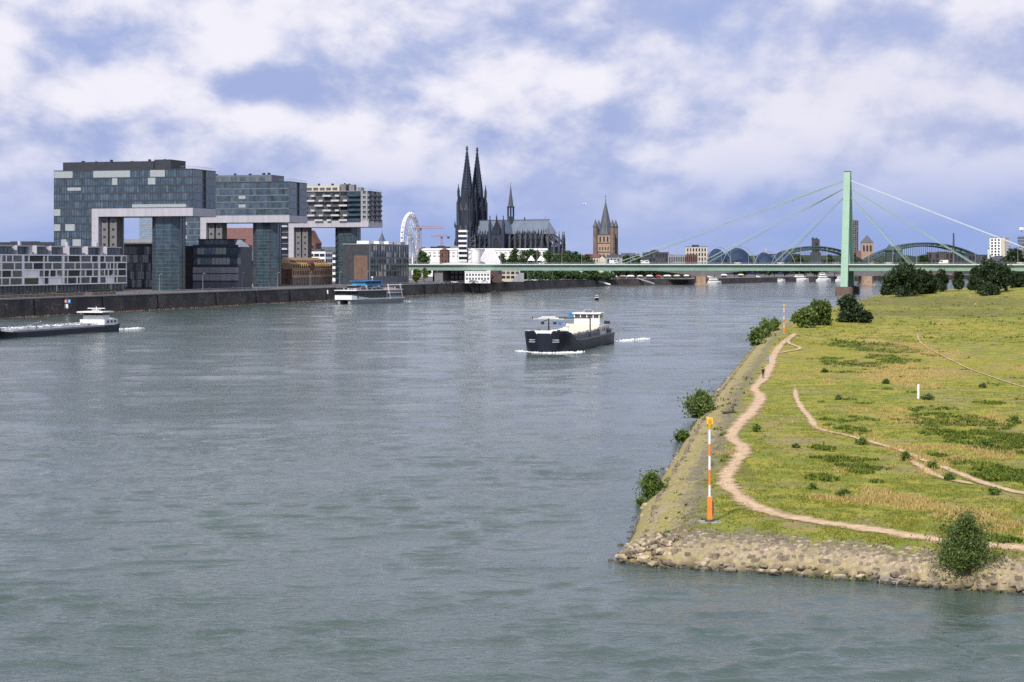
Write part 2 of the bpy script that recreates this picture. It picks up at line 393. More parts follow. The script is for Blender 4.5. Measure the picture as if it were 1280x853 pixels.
def bank_ground_mat():
    m, g = base_mat('meadow_ground')
    at = lambda k: g.n('ShaderNodeAttribute', attribute_name=k).outputs['Fac']
    pos = g.n('ShaderNodeNewGeometry').outputs['Position']
    fine = g.noise(pos, 2.4, 5, .65); mid = g.noise(pos, .35, 4, .6)
    c = g.mix(g.ss(mid, .35, .68), (.155, .195, .028), (.34, .30, .052))
    c = g.mix(g.math('MULTIPLY', g.ss(fine, .42, .72), .32), c, (.10, .125, .02))
    c = g.mix(g.math('MULTIPLY', at('yellow'), .75), c, (.31, .265, .032))
    c = g.mix(g.math('MULTIPLY', at('straw'), .85), c, (.40, .285, .095))
    c = g.mix(g.math('MULTIPLY', at('weed'), .7), c, (.085, .12, .017))
    c = g.mix(g.math('MULTIPLY', at('bare'), .6), c, (.27, .195, .12))
    c = g.mix(g.math('MULTIPLY', at('dull'), .55), c, (.105, .105, .045))
    st = g.n('ShaderNodeTexVoronoi', feature='F1', i={'Vector': g.vmath('MULTIPLY', pos, (1, 1, .4)), 'Scale': 2.6})
    stone = g.mix(g.math('MULTIPLY', st.outputs['Distance'], 1.2, clamp=True), (.44, .36, .23), (.26, .21, .13))
    stone = g.mix(g.math('MULTIPLY', g.ss(g.noise(pos, .5, 4, .7), .38, .58), g.ss(g.n('ShaderNodeSeparateXYZ', i={0: pos}).outputs[1], 118, 128, .25, 1.)), stone, (.30, .265, .075))
    cob = g.mix(g.math('MULTIPLY', st.outputs['Distance'], 1.3, clamp=True), (.26, .225, .17), (.12, .105, .085)); stone = g.mix(at('cob'), stone, cob)
    c = g.mix(at('stone'), c, stone)
    wet = at('wet'); c = g.mix(wet, c, (.035, .033, .026))
    b = principled(g, c, .9); g.set(b, 'Specular IOR Level', .2)
    hgt = g.math('ADD', g.math('MULTIPLY', fine, 1.), g.math('MULTIPLY', g.noise(pos, 9., 3, .6), .35))
    bn = g.n('ShaderNodeBump', i={'Height': hgt, 'Distance': .18, 'Strength': .8}); g.set(b, 'Normal', bn.outputs[0])
    finish(g, b.outputs[0]); return m
MT['meadow'] = bank_ground_mat()
def make_terrain():
    D = [96.]
    while D[-1] < 1400: D.append(D[-1]*1.0065)
    while D[-1] < 5000: D.append(D[-1]*1.03)
    u = np.concatenate([np.arange(.025, .345, .0018), np.arange(.35, .6, .02), np.arange(.6, 3.2, .25)])
    Dg, U = np.meshgrid(np.array(D), u, indexing='ij'); X = Dg*U; Y = Dg
    s = bank_sdf(X, Y); Z = terrain(X, Y, s)
    nr, nc = X.shape; idx = np.arange(nr*nc).reshape(nr, nc)
    q = np.stack([idx[:-1,:-1], idx[:-1,1:], idx[1:,1:], idx[1:,:-1]], -1).reshape(-1, 4)
    keep = (s.ravel()[q] > -3.).any(1); q = q[keep]
    used = np.unique(q); remap = -np.ones(nr*nc, dtype=int); remap[used] = np.arange(len(used)); q = remap[q]
    x, y, z, s = X.ravel()[used], Y.ravel()[used], Z.ravel()[used], s.ravel()[used]
    pt = patches(x, y)
    edge = s+(fbm(x/1.6, y/2.5, 81, 4)-.5)*3.2
    front = sstep(y, 118, 128)
    stone = np.clip(1-sstep(edge, 2.3+2.0*front, 4.0+2.6*front), 0, 1)*(1-.25*sstep(y, 350, 600))
    cob = sstep(edge, 1.9+1.3*front, 2.6+1.7*front)*.8
    attr = dict(pt, stone=stone, cob=cob, wet=np.clip(1-sstep(z, .02, .22), 0, 1))
    me = np_mesh('meadow_ground', np.stack([x, y, z], 1), q, MT['meadow'], attr, True)
    o = link('meadow_ground', me); tag(o, 'green and straw coloured river meadow sloping to a stone bank', None, None, 'structure')
make_terrain()

# ------------------------------------------------------------------ water
def water_mat():
    m, g = base_mat('river_water')
    pos = g.n('ShaderNodeNewGeometry').outputs['Position']
    rot = g.n('ShaderNodeVectorRotate', i={'Vector': pos, 'Angle': R(10)}).outputs[0]
    v1 = g.vmath('MULTIPLY', rot, (.45, 1, 1)); v2 = g.vmath('MULTIPLY', rot, (.6, 1, 1))
    n1 = g.noise(v1, .17, 3, .5, .4); n3 = g.noise(v2, 2.2, 3, .6, .5)
    rg = g.math('ABSOLUTE', g.math('SUBTRACT', g.noise(v2, .55, 4, .55, .7), .5)); n2 = g.math('SUBTRACT', .5, rg)
    calm = g.ss(g.noise(g.vmath('MULTIPLY', rot, (.35, 1, 1)), .022, 4, .6, .8), .36, .64, .55, 1.15)
    h = g.math('ADD', g.math('MULTIPLY', n1, .4), g.math('ADD', g.math('MULTIPLY', n2, .45), g.math('MULTIPLY', n3, .42)))
    h = g.math('MULTIPLY', h, calm)
    bn = g.n('ShaderNodeBump', i={'Height': h, 'Distance': .30, 'Strength': 1.0})
    big = g.noise(g.vmath('MULTIPLY', pos, (.6, 1, 1)), .012, 3, .5)
    col = g.mix(big, (.050, .078, .066), (.064, .094, .080))
    b = principled(g, col, .08, IOR=1.333); g.set(b, 'Normal', bn.outputs[0])
    finish(g, b.outputs[0]); return m
MT['water'] = water_mat()
def make_water():
    """near water is real wave geometry; farther out one flat sheet carries on"""
    D = [84.]
    while D[-1] < 240: D.append(D[-1]*1.0024)
    while D[-1] < 1250: D.append(D[-1]*1.0042)
    D = np.array(D); u = np.arange(-.36, .361, .0018); Dg, U = np.meshgrid(D, u, indexing='ij'); X = Dg*U; Y = Dg
    ca, sa = math.cos(R(8)), math.sin(R(8)); xr, yr = X*ca+Y*sa, -X*sa+Y*ca
    wx = (fbm(xr/6, yr/5, 301, 2)-.5)*3.; wy = (fbm(xr/6+50, yr/5, 302, 2)-.5)*2.4
    def ridge(n): return 1-np.abs(2*n-1)
    sp = Dg*.0036; lod = lambda lam: 1-sstep(sp, lam*.28, lam*.55)
    Z = .30*lod(3.6)*(fbm((xr+wx)/7.0, (yr+wy)/3.6, 311, 2)-.5)+.27*lod(1.7)*(ridge(vnoise((xr+wx)/3.1, (yr+wy)/1.7, 321))-.5)+.19*lod(.9)*(vnoise((xr+wx*.6)/1.25, (yr+wy*.6)/.85, 331)-.5)+.115*lod(.6)*(vnoise((xr+wx*.5)/.62, (yr+wy*.5)/.45, 341)-.5)+(.10+.30*sstep(Dg, 150, 400))*lod(8.)*(vnoise((xr+wx)/12., (yr+wy)/7.0, 361)-.5)+.42*sstep(Dg, 350, 800)*(vnoise((xr+wx)/19., (yr+wy)/13., 371)-.5)
    Z *= .75+.5*sstep(fbm(xr/30, yr/22, 351, 3), .3, .7)
    sd = bank_sdf(X, Y); Z *= sstep(-sd, 0., 9.)*.75+.25
    Z *= sstep(Dg, 84, 90)*(1-sstep(Dg, 1000, 1240))*(1-sstep(np.abs(U), .33, .358))
    nr, nc = X.shape; idx = np.arange(nr*nc).reshape(nr, nc)
    q = np.stack([idx[:-1,:-1], idx[:-1,1:], idx[1:,1:], idx[1:,:-1]], -1).reshape(-1, 4)
    v = np.stack([X.ravel(), Y.ravel(), Z.ravel()], 1); n = len(v)
    d0, d1 = D[0], D[-1]; fr = np.array([(-.36*d0-0,d0,0),(-.36*d1,d1,0),(u[-1]*d0,d0,0),(u[-1]*d1,d1,0),(-5000,-400,0),(6000,-400,0),(6000,6000,0),(-5000,6000,0)])
    fr[0, 0], fr[1, 0] = u[0]*d0, u[0]*d1
    q = np.vstack([q, n+np.array([[4,5,2,0],[2,5,6,3],[1,3,6,7],[4,0,1,7]])])
    me = np_mesh('river_water', np.vstack([v, fr]), q, MT['water'], None, True)
    tag(link('river_water', me), 'wide rippled grey green river', None, None, 'structure')
make_water()

# ------------------------------------------------------------------ city bank: quay wall and ground
QD = Vector((.27, 1, 0)).normalized()                       # direction of the quay
def quay_x(D): return -185.6+.27*(D-667)
QUAY = [(quay_x(d), d, 7.) for d in (60, 500, 667, 800, 950, 1100, 1326)]+[(86,1643,5.4),(163,1704,5.),(267,1917,5.),(364,2044,5.),(480,2180,5.),(640,2350,5.),(900,2700,5.),(1300,3300,5.),(2600,5200,5.)]
def zq(D):
    for (x0,d0,z0),(x1,d1,z1) in zip(QUAY[:-1], QUAY[1:]):
        if d0 <= D <= d1: return z0+(z1-z0)*(D-d0)/(d1-d0)
    return 7. if D < 60 else 5.
MT['stone_toe'] = M_('toe_stone', (.11, .085, .065), .9, .4, .6)
def make_city_ground():
    m = MB(); rows = []
    for x, d, z in QUAY: rows.append([(x-.2, d, z), (x-90, d+25, z), (x-900, d+250, z), (x-6000, d+300, z)])
    for a, b in zip(rows[:-1], rows[1:]):
        for i in range(3): m.add([a[i], b[i], b[i+1], a[i+1]], [(0,1,2,3)])
    o = m.build('city_ground', MT['paving']); tag(o, 'paved promenade and ground along the city bank', None, None, 'structure')
    w = MB()
    for (x0,d0,z0),(x1,d1,z1) in zip(QUAY[:-1], QUAY[1:]):
        w.add([(x0+.55,d0,-2.5),(x1+.55,d1,-2.5),(x1,d1,z1-.45),(x0,d0,z0-.45),(x0-1,d0,-2.5),(x1-1,d1,-2.5),(x1-1,d1,z1-.45),(x0-1,d0,z0-.45)], [(0,1,2,3),(4,7,6,5),(3,2,6,7)])
    wall = w.build('quay_wall', MT['quayw']); tag(wall, 'dark basalt quay wall below the promenade', None, None, 'structure')
    # coping course, toe of paler stones, buttress piers, ladders: pieces of the wall
    for d in range(560, 1326, 18):
        a, b = Vector((quay_x(d), d, 7.)), Vector((quay_x(d+17.9), d+17.9, 7.))
        c = MB(); n = Vector((QD.y, -QD.x, 0))
        c.hexa([a-n*.9-Vector((0,0,.44)), a+n*.35-Vector((0,0,.44)), b+n*.35-Vector((0,0,.44)), b-n*.9-Vector((0,0,.44)),
                a-n*.9+Vector((0,0,.12)), a+n*.35+Vector((0,0,.12)), b+n*.35+Vector((0,0,.12)), b-n*.9+Vector((0,0,.12))])
        c.build('coping_stone', MT['coping'], wall)
    for d in (580, 612, 642, 690, 742, 790, 848, 893, 935, 985, 1040, 1095, 1150, 1210, 1270):
        a = Vector((quay_x(d), d, 0)); n = Vector((QD.y, -QD.x, 0)); c = MB()
        c.hexa([a-n*.3+QD*0, a+n*1.0, a+n*1.0+QD*2.6, a-n*.3+QD*2.6]+[p+Vector((0,0,6.5)) for p in (a-n*.3, a+n*.35, a+n*.35+QD*2.6, a-n*.3+QD*2.6)])
        c.build('buttress', MT['quayw'], wall)
    toe = MB()
    for d in range(560, 1320, 20):
        for k in range(9):
            dd = d+k*2.2; p = Vector((quay_x(dd)+1.1, dd, 0)); r = random.uniform(.5, 1.1)
            toe.M = Matrix.Translation(p)@Matrix.Rotation(random.random()*3, 4, 'Z')
            toe.fru(0, 0, -.5, random.uniform(.15, .5), r*1.5, r*.7, 5)
    tag(toe.build('toe_stones', MT['stone_toe'], wall), kind='stuff')
    # promenade railing
    r = MB()
    for d in range(560, 1326, 4):
        p = Vector((quay_x(d)-.5, d, 7.1)); r.tube(p, p+Vector((0,0,1.1)), .05, n=4)
    for z in (.55, 1.1): r.tube((quay_x(560)-.5,560,7.1+z), (quay_x(1324)-.5,1324,7.1+z), .06, n=4)
    rl = r.build('railing', MT['lgrey']); tag(rl, 'pale thin railing along the quay promenade edge', 'railing')
make_city_ground()

# ------------------------------------------------------------------ stone bank: single stones, paving
def stone_mesh(k, rnd):
    bm = bmesh.new(); bmesh.ops.create_icosphere(bm, subdivisions=1, radius=.5)
    for v in bm.verts:
        v.co *= rnd.uniform(.72, 1.2)
        v.co.x *= 1.25; v.co.z *= .62
    me = bpy.data.meshes.new('stone'); bm.to_mesh(me); bm.free(); me.materials.append(MT['stone_l'] if k % 3 else MT['stone_d']); return me
def riprap_mat(name, col):
    m, g = base_mat(name); pos = g.n('ShaderNodeNewGeometry').outputs['Position']; info = g.n('ShaderNodeObjectInfo').outputs['Random']
    n = g.noise(pos, 2.2, 5, .65); c = g.mix(g.ss(n, .3, .7), tuple(x*.55 for x in col), tuple(x*1.3 for x in col))
    hsv = g.n('ShaderNodeHueSaturation', i={'Color': c, 'Value': g.math('ADD', g.math('MULTIPLY', info, .8), .55)})
    z = g.math('ADD', g.n('ShaderNodeSeparateXYZ', i={0: pos}).outputs[2], g.math('MULTIPLY', g.noise(pos, .7, 3, .6), .35)); wet = g.ss(z, .28, .5, .88, 0.)
    c = g.mix(wet, hsv.outputs[0], (.028, .027, .017)); b = principled(g, c, g.math('SUBTRACT', .9, g.math('MULTIPLY', wet, .55)))
    bn = g.n('ShaderNodeBump', i={'Height': g.noise(pos, 6., 4, .6), 'Distance': .06}); g.set(b, 'Normal', bn.outputs[0]); finish(g, b.outputs[0]); return m
MT['stone_l'] = riprap_mat('bank_stone', (.38, .31, .21)); MT['stone_d'] = riprap_mat('weathered_stone', (.20, .16, .115))
MT['pave_l'] = M_('bank_paving', (.34, .27, .19), .9, .4, .8, bump=.04, bscale=5.)
MT['pave_d'] = M_('bank_paving_dark', (.17, .135, .105), .9, .4, .8, bump=.04, bscale=5.)
def bank_walk(i0, i1, step):
    """points along the waterline with the inland normal"""
    for (x0,y0),(x1,y1) in zip(BANK[i0:i1], BANK[i0+1:i1+1]):
        L = math.hypot(x1-x0, y1-y0); n = max(1, int(L/step)); ux, uy = (x1-x0)/L, (y1-y0)/L
        for k in range(n):
            t = (k+.5)/n; yield x0+(x1-x0)*t, y0+(y1-y0)*t, uy, -ux, ux, uy
def make_embankment():
    rnd = random.Random(3)
    emb = link('embankment', None); tag(emb, 'paved stone river bank with riprap at the waterline', None, None, 'structure')
    meshes = [stone_mesh(k, rnd) for k in range(9)]
    n = 0; rest = []
    cand = []
    for x, y, nx, ny, ux, uy in bank_walk(2, 9, .5):         # front edge
        for row, off in enumerate((-.35, -.05, .25)):
            cand.append((x+nx*(off+rnd.uniform(-.2,.2))+ux*rnd.uniform(-.3,.3), y+ny*(off+rnd.uniform(-.2,.2))+uy*rnd.uniform(-.3,.3), rnd.choice((.22, .3, .38, .46, .58, .8))*rnd.uniform(.85, 1.15)))
    tip = BANK[9]
    for k in range(110):
        a = rnd.uniform(0, 6.28); r = rnd.uniform(0, 2.2)
        cand.append((tip[0]+2.0+r*math.cos(a)*.9, tip[1]-.2+r*math.sin(a)*.8, rnd.uniform(.3, .75)))
    side = []
    for x, y, nx, ny, ux, uy in bank_walk(9, 14, .8):
        if y > 320: break
        for row in range(2):
            if rnd.random() < .78: continue
            off = rnd.uniform(-.6, .4); side.append((x+nx*off, y+ny*off, rnd.uniform(.2, .5)))
    for x, y, s in cand+side:
        z = max(gz(x, y), -.05)
        if y < 135 and n < 300 and x < 36:
            o = link('stone', meshes[rnd.randrange(9)], emb, (x, y, z+.12*s), (rnd.uniform(-.4,.4), rnd.uniform(-.4,.4), rnd.uniform(0,6.28))); n += 1
            o.scale = (s, s*rnd.uniform(.75,1.1), s*rnd.uniform(.8,1.25))
        else: rest.append((x, y, z, s))
    m = MB()
    for x, y, z, s in rest:
        m.M = Matrix.Translation((x, y, z))@Matrix.Rotation(rnd.uniform(0,6.28), 4, 'Z')
        m.mi = rnd.randrange(2); m.fru(0, 0, -.3*s, .38*s, .62*s, .34*s, 6, rnd.random(), sx=1.2)
    tag(m.build('small_riprap', [MT['stone_l'], MT['stone_d']], emb), kind='stuff')
    # paved slope: thin uneven blocks
    m = MB()
    def block(x, y, ang, a, b, mi):
        z = gz(x, y); e = .5
        dzx = (gz(x+math.cos(ang)*e, y+math.sin(ang)*e)-z)/e; dzy = (gz(x-math.sin(ang)*e, y+math.cos(ang)*e)-z)/e
        X = Vector((math.cos(ang), math.sin(ang), dzx)); Y = Vector((-math.sin(ang), math.cos(ang), dzy)); c = Vector((x, y, z)); h = rnd.uniform(.0, .035)
        lo = [c+X*sx*a+Y*sy*b-Vector((0,0,.1)) for sx, sy in ((-1,-1),(1,-1),(1,1),(-1,1))]
        hi = [c+X*sx*a*rnd.uniform(.6,.9)+Y*sy*b*rnd.uniform(.6,.9)+Vector((0,0,h)) for sx, sy in ((-1,-1),(1,-1),(1,1),(-1,1))]
        m.add(lo+hi, [(4,5,6,7),(0,1,5,4),(1,2,6,5),(2,3,7,6),(3,0,4,7)], mi)
    for x, y, nx, ny, ux, uy in bank_walk(2, 9, .36):
        for r in range(10):
            off = .95+r*.32+rnd.uniform(-.14,.14)
            if rnd.random() < .10+.05*max(0, r-6): continue
            j = rnd.uniform(-.18,.18); block(x+nx*off+ux*j, y+ny*off+uy*j, math.atan2(uy, ux)+rnd.uniform(-.6,.6), rnd.uniform(.12,.21), rnd.uniform(.1,.17), int(rnd.random() < .25+.07*r))
    for x, y, nx, ny, ux, uy in bank_walk(9, 14, .5):
        if y > 300: break
        for r in range(9):
            off = 1.0+r*.46+rnd.uniform(-.1,.1)
            if rnd.random() < .45+.03*r: continue
            j = rnd.uniform(-.12,.12); block(x+nx*off+ux*j, y+ny*off+uy*j, math.atan2(uy, ux)+rnd.uniform(-.25,.25), rnd.uniform(.1,.2), rnd.uniform(.09,.16), int(rnd.random() < (.12 if 1 < r < 4 else .2+.09*r)))
    tag(m.build('paving_blocks', [MT['pave_l'], MT['pave_d']], emb, fix=False), kind='stuff')
    # pale edging slabs part-way up the long slope
    m = MB()
    for x, y, nx, ny, ux, uy in bank_walk(2, 16, .8):
        if y > 620 or rnd.random() < (.55 if y < 122 else .45): continue
        off = (.85 if y < 122 else 1.5)+rnd.gauss(0,.14); xx, yy = x+nx*off, y+ny*off; z = gz(xx, yy)
        m.M = Matrix.Translation((xx, yy, z))@Matrix.Rotation(math.atan2(uy, ux), 4, 'Z'); m.M = m.M@Matrix.Rotation(rnd.gauss(0, .3), 4, 'Z'); k = rnd.uniform(.15, .42); w_ = rnd.uniform(.1, .28)
        m.fru(0, 0, -.25, rnd.uniform(.06,.2), 1.35, 1.05, 5, rnd.random(), sx=k, sy=w_)
    tag(m.build('edging_slabs', MT['stone_l'], emb), kind='stuff')
    # steps let into the front slope
    st = MB(); p = ground_at(1112, 706); ang = math.atan2(BANK[4][1]-BANK[5][1], BANK[4][0]-BANK[5][0])
    st.M = Matrix.Translation(p)@Matrix.Rotation(ang, 4, 'Z')
    for k in range(5): st.box(-1.0, 1.0, -.9+k*.42, -.45+k*.42, -.9, -.35+k*.26)
    st.build('stone_steps', MT['coping'], emb)
make_embankment()

# ------------------------------------------------------------------ footpaths
def path_mat():
    m, g = base_mat('trodden_earth')
    pos = g.n('ShaderNodeNewGeometry').outputs['Position']
    e = g.n('ShaderNodeAttribute', attribute_name='edge').outputs['Fac']
    n = g.noise(pos, 1.3, 6, .65); n2 = g.noise(pos, 6., 3, .6)
    c = g.mix(g.ss(n, .3, .7), (.43, .295, .18), (.60, .45, .30)); c = g.mix(g.math('MULTIPLY', g.ss(n2, .5, .8), .22), c, (.28, .20, .12))
    b = principled(g, c, .95); g.set(b, 'Specular IOR Level', .1)
    a = g.ss(g.math('SUBTRACT', e, g.math('MULTIPLY', g.math('SUBTRACT', g.noise(pos, .5, 6, .75), .05), 1.15)), -.12, .30)
    t = g.n('ShaderNodeBsdfTransparent')
    mx = g.n('ShaderNodeMixShader', i={0: a, 1: t.outputs[0], 2: b.outputs[0]}); finish(g, mx.outputs[0]); return m
MT['path'] = path_mat()
PATHPTS = []
def footpath(pts, label, lift):
    w3 = [(ground_at(px, py), w) for px, py, w in pts]; C = []
    for i in range(len(w3)-1):               # Catmull-Rom
        p0, p1, p2, p3 = [w3[max(0, min(len(w3)-1, i+k))] for k in (-1, 0, 1, 2)]
        for t in np.linspace(0, 1, 12, endpoint=False):
            q = .5*((2*p1[0])+(p2[0]-p0[0])*t+(2*p0[0]-5*p1[0]+4*p2[0]-p3[0])*t*t+(3*p1[0]-p0[0]-3*p2[0]+p3[0])*t**3)
            C.append((q, p1[1]*(1-t)+p2[1]*t))
    rows = []; e = []
    for i, (q, w) in enumerate(C):
        a, b = C[max(0, i-1)][0], C[min(len(C)-1, i+1)][0]; d = (b-a); d.z = 0; d.normalize(); n = Vector((d.y, -d.x, 0))
        jit = .75+.6*float(fbm(np.array([i*.35]), np.array([w*9.]), 5, 3)[0]); wid = w*jit*.74; PATHPTS.append((q.x, q.y, w*.5))
        for k in np.linspace(-1, 1, 9):
            p = q+n*(wid*1.05*k); rows.append((p.x, p.y, gz(p.x, p.y)+.02+lift*.5+.00022*p.y)); e.append(1-abs(k))
    nr = len(C); idx = np.arange(nr*9).reshape(nr, 9)
    f = np.stack([idx[:-1,:-1], idx[:-1,1:], idx[1:,1:], idx[1:,:-1]], -1).reshape(-1, 4)
    if i % 12 == 0: pass
    ends = np.minimum(1, np.minimum(np.arange(nr), nr-1-np.arange(nr))/8.)
    e = np.array(e).reshape(nr, 9)*ends[:, None]
    me = np_mesh('footpath', np.array(rows), f, MT['path'], {'edge': e.ravel()}, True)
    tag(link('footpath', me), label, None, None, 'structure')
footpath([(1500,702,2.4),(1400,694,2.4),(1330,690,2.4),(1280,686,2.4),(1180,677,2.4),(1100,664,2.6),(1020,653,2.4),(960,640,2.2),(925,622,2.1),(908,600,2.1),(922,575,2.0),(929,560,2.2),(914,547,1.9),(925,530,2.2),(943,511,2.4),(950,496,2.2),(943,486,2.0),(955,473,2.4),(963,458,2.6),(967,445,2.6),(977,431,2.2),(990,421,2.2),(996,415,2.)],
         'broad worn earth footpath winding along the top of the bank', .05)
footpath([(1480,660,1.2),(1400,645,1.2),(1330,628,1.2),(1280,618,1.2),(1240,608,1.3),(1200,593,1.3),(1160,578,1.3),(1120,562,1.2),(1085,552,1.2),(1050,543,1.2),(1022,536,1.3),(1012,523,1.2),(1001,509,1.0),(995,496,1.0),(993,478,.9)],
         'narrow earth footpath crossing the middle of the meadow', .055)
footpath([(1460,540,.42),(1380,515,.42),(1300,492,.42),(1280,485,.42),(1240,472,.42),(1205,459,.42),(1168,440,.42),(1148,425,.4),(1150,412,.35)], 'faint thin footpath far out on the meadow', .06)
footpath([(1125,566,1.0),(1150,583,1.1),(1172,596,1.1),(1200,603,1.0),(1235,610,.9)], 'short side track running beside the meadow footpath', .065)
footpath([(968,443,1.6),(984,440,1.5),(1000,436,1.3),(985,428,1.3),(992,418,1.3)], 'small forked earth track by the far beacon', .07)

# ------------------------------------------------------------------ grass: countless tufts
PATHARR = np.array(PATHPTS)
def near_path(x, y, pad):
    k = np.zeros(len(x), dtype=bool)
    for i in range(0, len(PATHARR), 2): k |= np.hypot(x-PATHARR[i,0], y-PATHARR[i,1]) < PATHARR[i,2]*.55+pad
    return k
def grass_mat(name, cols):
    m, g = base_mat(name); a = g.n('ShaderNodeAttribute', attribute_name='rnd').outputs['Fac']; pos = g.n('ShaderNodeNewGeometry').outputs['Position']
    n = g.noise(pos, .35, 4, .6)
    c = g.mix(g.ss(a, 0, .6), cols[0], cols[1]); c = g.mix(g.ss(g.math('ADD', g.math('MULTIPLY', a, .7), g.math('MULTIPLY', n, .3)), .5, .9), c, cols[2])
    b = principled(g, c, .7); g.set(b, 'Specular IOR Level', .25); t = g.n('ShaderNodeBsdfTranslucent', i={0: c})
    mx = g.n('ShaderNodeMixShader', i={0: .25, 1: b.outputs[0], 2: t.outputs[0]}); finish(g, mx.outputs[0]); return m
def tufts(name, label, pts, hgt, wid, blades, mat, lean=.5):
    n = len(pts)
    ang = RNG.uniform(0, 2*np.pi, (n, blades)); ln = RNG.uniform(.1, lean, (n, blades)); h = hgt[:, None]*RNG.uniform(.6, 1.2, (n, blades))
    off = RNG.normal(0, 1, (n, blades, 2))*(wid[:, None, None]*1.2)
    bx = pts[:, None, 0]+off[..., 0]; by = pts[:, None, 1]+off[..., 1]; bz = np.repeat(pts[:, 2:3], blades, 1)-.04
    px_, py_ = -np.sin(ang), np.cos(ang); w = wid[:, None]*RNG.uniform(.5, 1.1, (n, blades))
    # blades stand broadside to random directions
    a = np.stack([bx-px_*w, by-py_*w, bz], -1); b = np.stack([bx+px_*w, by+py_*w, bz], -1)
    c = np.stack([bx+np.cos(ang)*h*ln, by+np.sin(ang)*h*ln, bz+h], -1)
    v = np.stack([a, b, c], 2).reshape(-1, 3); f = np.arange(len(v)).reshape(-1, 3)
    r = np.repeat(np.clip(RNG.normal(.45, .25, n*blades), 0, 1), 3)
    me = np_mesh(name, v, f, mat, {'rnd': r}); tag(link(name, me), label, None, None, 'stuff')
def scatter(n, d0, d1, power=2.):
    """points on the meadow, denser towards the river end"""
    t = RNG.uniform(0, 1, n); D = 1/(1/d0+(1/d1-1/d0)*t) if power == 2. else d0*(d1/d0)**t
    u = RNG.uniform(.05, .44, n); x = D*u; s = bank_sdf(x, D); k = s > 1.0; return x[k], D[k], s[k]
GM = grass_mat('grass_blades', ((.15, .175, .028), (.24, .25, .04), (.37, .34, .075)))
SM = grass_mat('straw_blades', ((.34, .26, .09), (.52, .40, .15), (.66, .52, .22)))
WM = grass_mat('weed_leaves', ((.075, .115, .015), (.13, .175, .024), (.23, .25, .035)))
def make_grass():
    x, y, s = scatter(185000, 100, 420); pt = patches(x, y); k = ~near_path(x, y, -.12)
    k &= RNG.uniform(0, 1, len(x)) < sstep(s, 2.+1.*sstep(y, 118, 128), 4.5+3*sstep(y, 118, 128))*(1-.75*pt['bare'])
    rs, rw = RNG.uniform(.12, .8, len(x)), RNG.uniform(.15, .85, len(x)); isS = pt['straw'] > rs; isW = pt['weed'] > rw
    k1 = k & ~isS & ~isW & (RNG.uniform(0, 1, len(x)) < .22+.78*sstep(fbm(x/1.6, y/2.2, 91, 3), .42, .6))
    p = np.stack([x[k1], y[k1], terrain(x[k1], y[k1])], 1); n = len(p)
    tufts('meadow_grass', 'short uneven green grass of the river meadow', p, RNG.uniform(.07, .2, n), RNG.uniform(.04, .10, n), 4, GM)
    kw = ~near_path(x, y, .6); k2 = k & isS; p = np.stack([x[k2], y[k2], terrain(x[k2], y[k2])], 1); n = len(p)
    tufts('dry_grass', 'tall dry straw coloured grass in patches', np.repeat(p, 2, 0), RNG.uniform(.14, .46, 2*n), RNG.uniform(.03, .08, 2*n), 4, SM, .5)
    k3 = k & kw & isW; p = np.stack([x[k3], y[k3], terrain(x[k3], y[k3])], 1); n = len(p)
    tufts('weed_clumps', 'dark green weeds in low clumps on the meadow', np.repeat(p, 2, 0), RNG.uniform(.08, .36, 2*n), RNG.uniform(.07, .2, 2*n), 5, WM, 1.2)
    x, y, s = scatter(46000, 400, 1150, 1.); pt = patches(x, y); k = (s > 6) & (RNG.uniform(0, 1, len(x)) < .25+.75*sstep(fbm(x/5, y/9., 92, 3), .45, .62))
    k &= ~near_path(x, y, .3)
    for kk, nm, lb, mt, hh, ww in ((k & (pt['weed'] >= .4), 'weed_clumps', 'dark weed clumps far out on the meadow', WM, .7, .45), (k & (pt['weed'] < .4) & (pt['straw'] < .35), 'meadow_grass', 'rough grass far out on the meadow', GM, .3, .3)):
        p = np.stack([x[kk], y[kk], terrain(x[kk], y[kk])], 1); n = len(p)
        tufts(nm, lb, p, RNG.uniform(.4, 1., n)*hh, RNG.uniform(.5, 1.2, n)*ww, 4, mt, .8)
    # weeds between the paving stones of the front slope
    pts = []
    for (px, py, w, n) in ((880,700,14,10),(925,702,10,8),(1015,705,22,40),(1060,708,22,26),(1095,716,12,12),(1235,722,22,34),(1260,728,16,20),(960,706,8,7),(940,700,40,14),(1150,722,20,12),(830,705,30,8)):
        g0 = ground_at(px, py)
        for _ in range(n):
            xx = g0.x+random.gauss(0, w/F*g0.y*.6); yy = g0.y+random.gauss(0, .35); pts.append((xx, yy, gz(xx, yy)))
    for (x, y, nx, ny, ux, uy) in bank_walk(9, 14, 1.6):
        if y > 300: break
        for _ in range(1):
            if random.random() < .55: continue
            o = random.uniform(1.6, 6.4); pts.append((x+nx*o, y+ny*o, gz(x+nx*o, y+ny*o)))
    p = np.array(pts); n = len(p)
    tufts('bank_weeds', 'small green weeds growing between the bank stones', p, RNG.uniform(.15, .5, n), RNG.uniform(.08, .2, n), 8, WM, 1.)
make_grass()
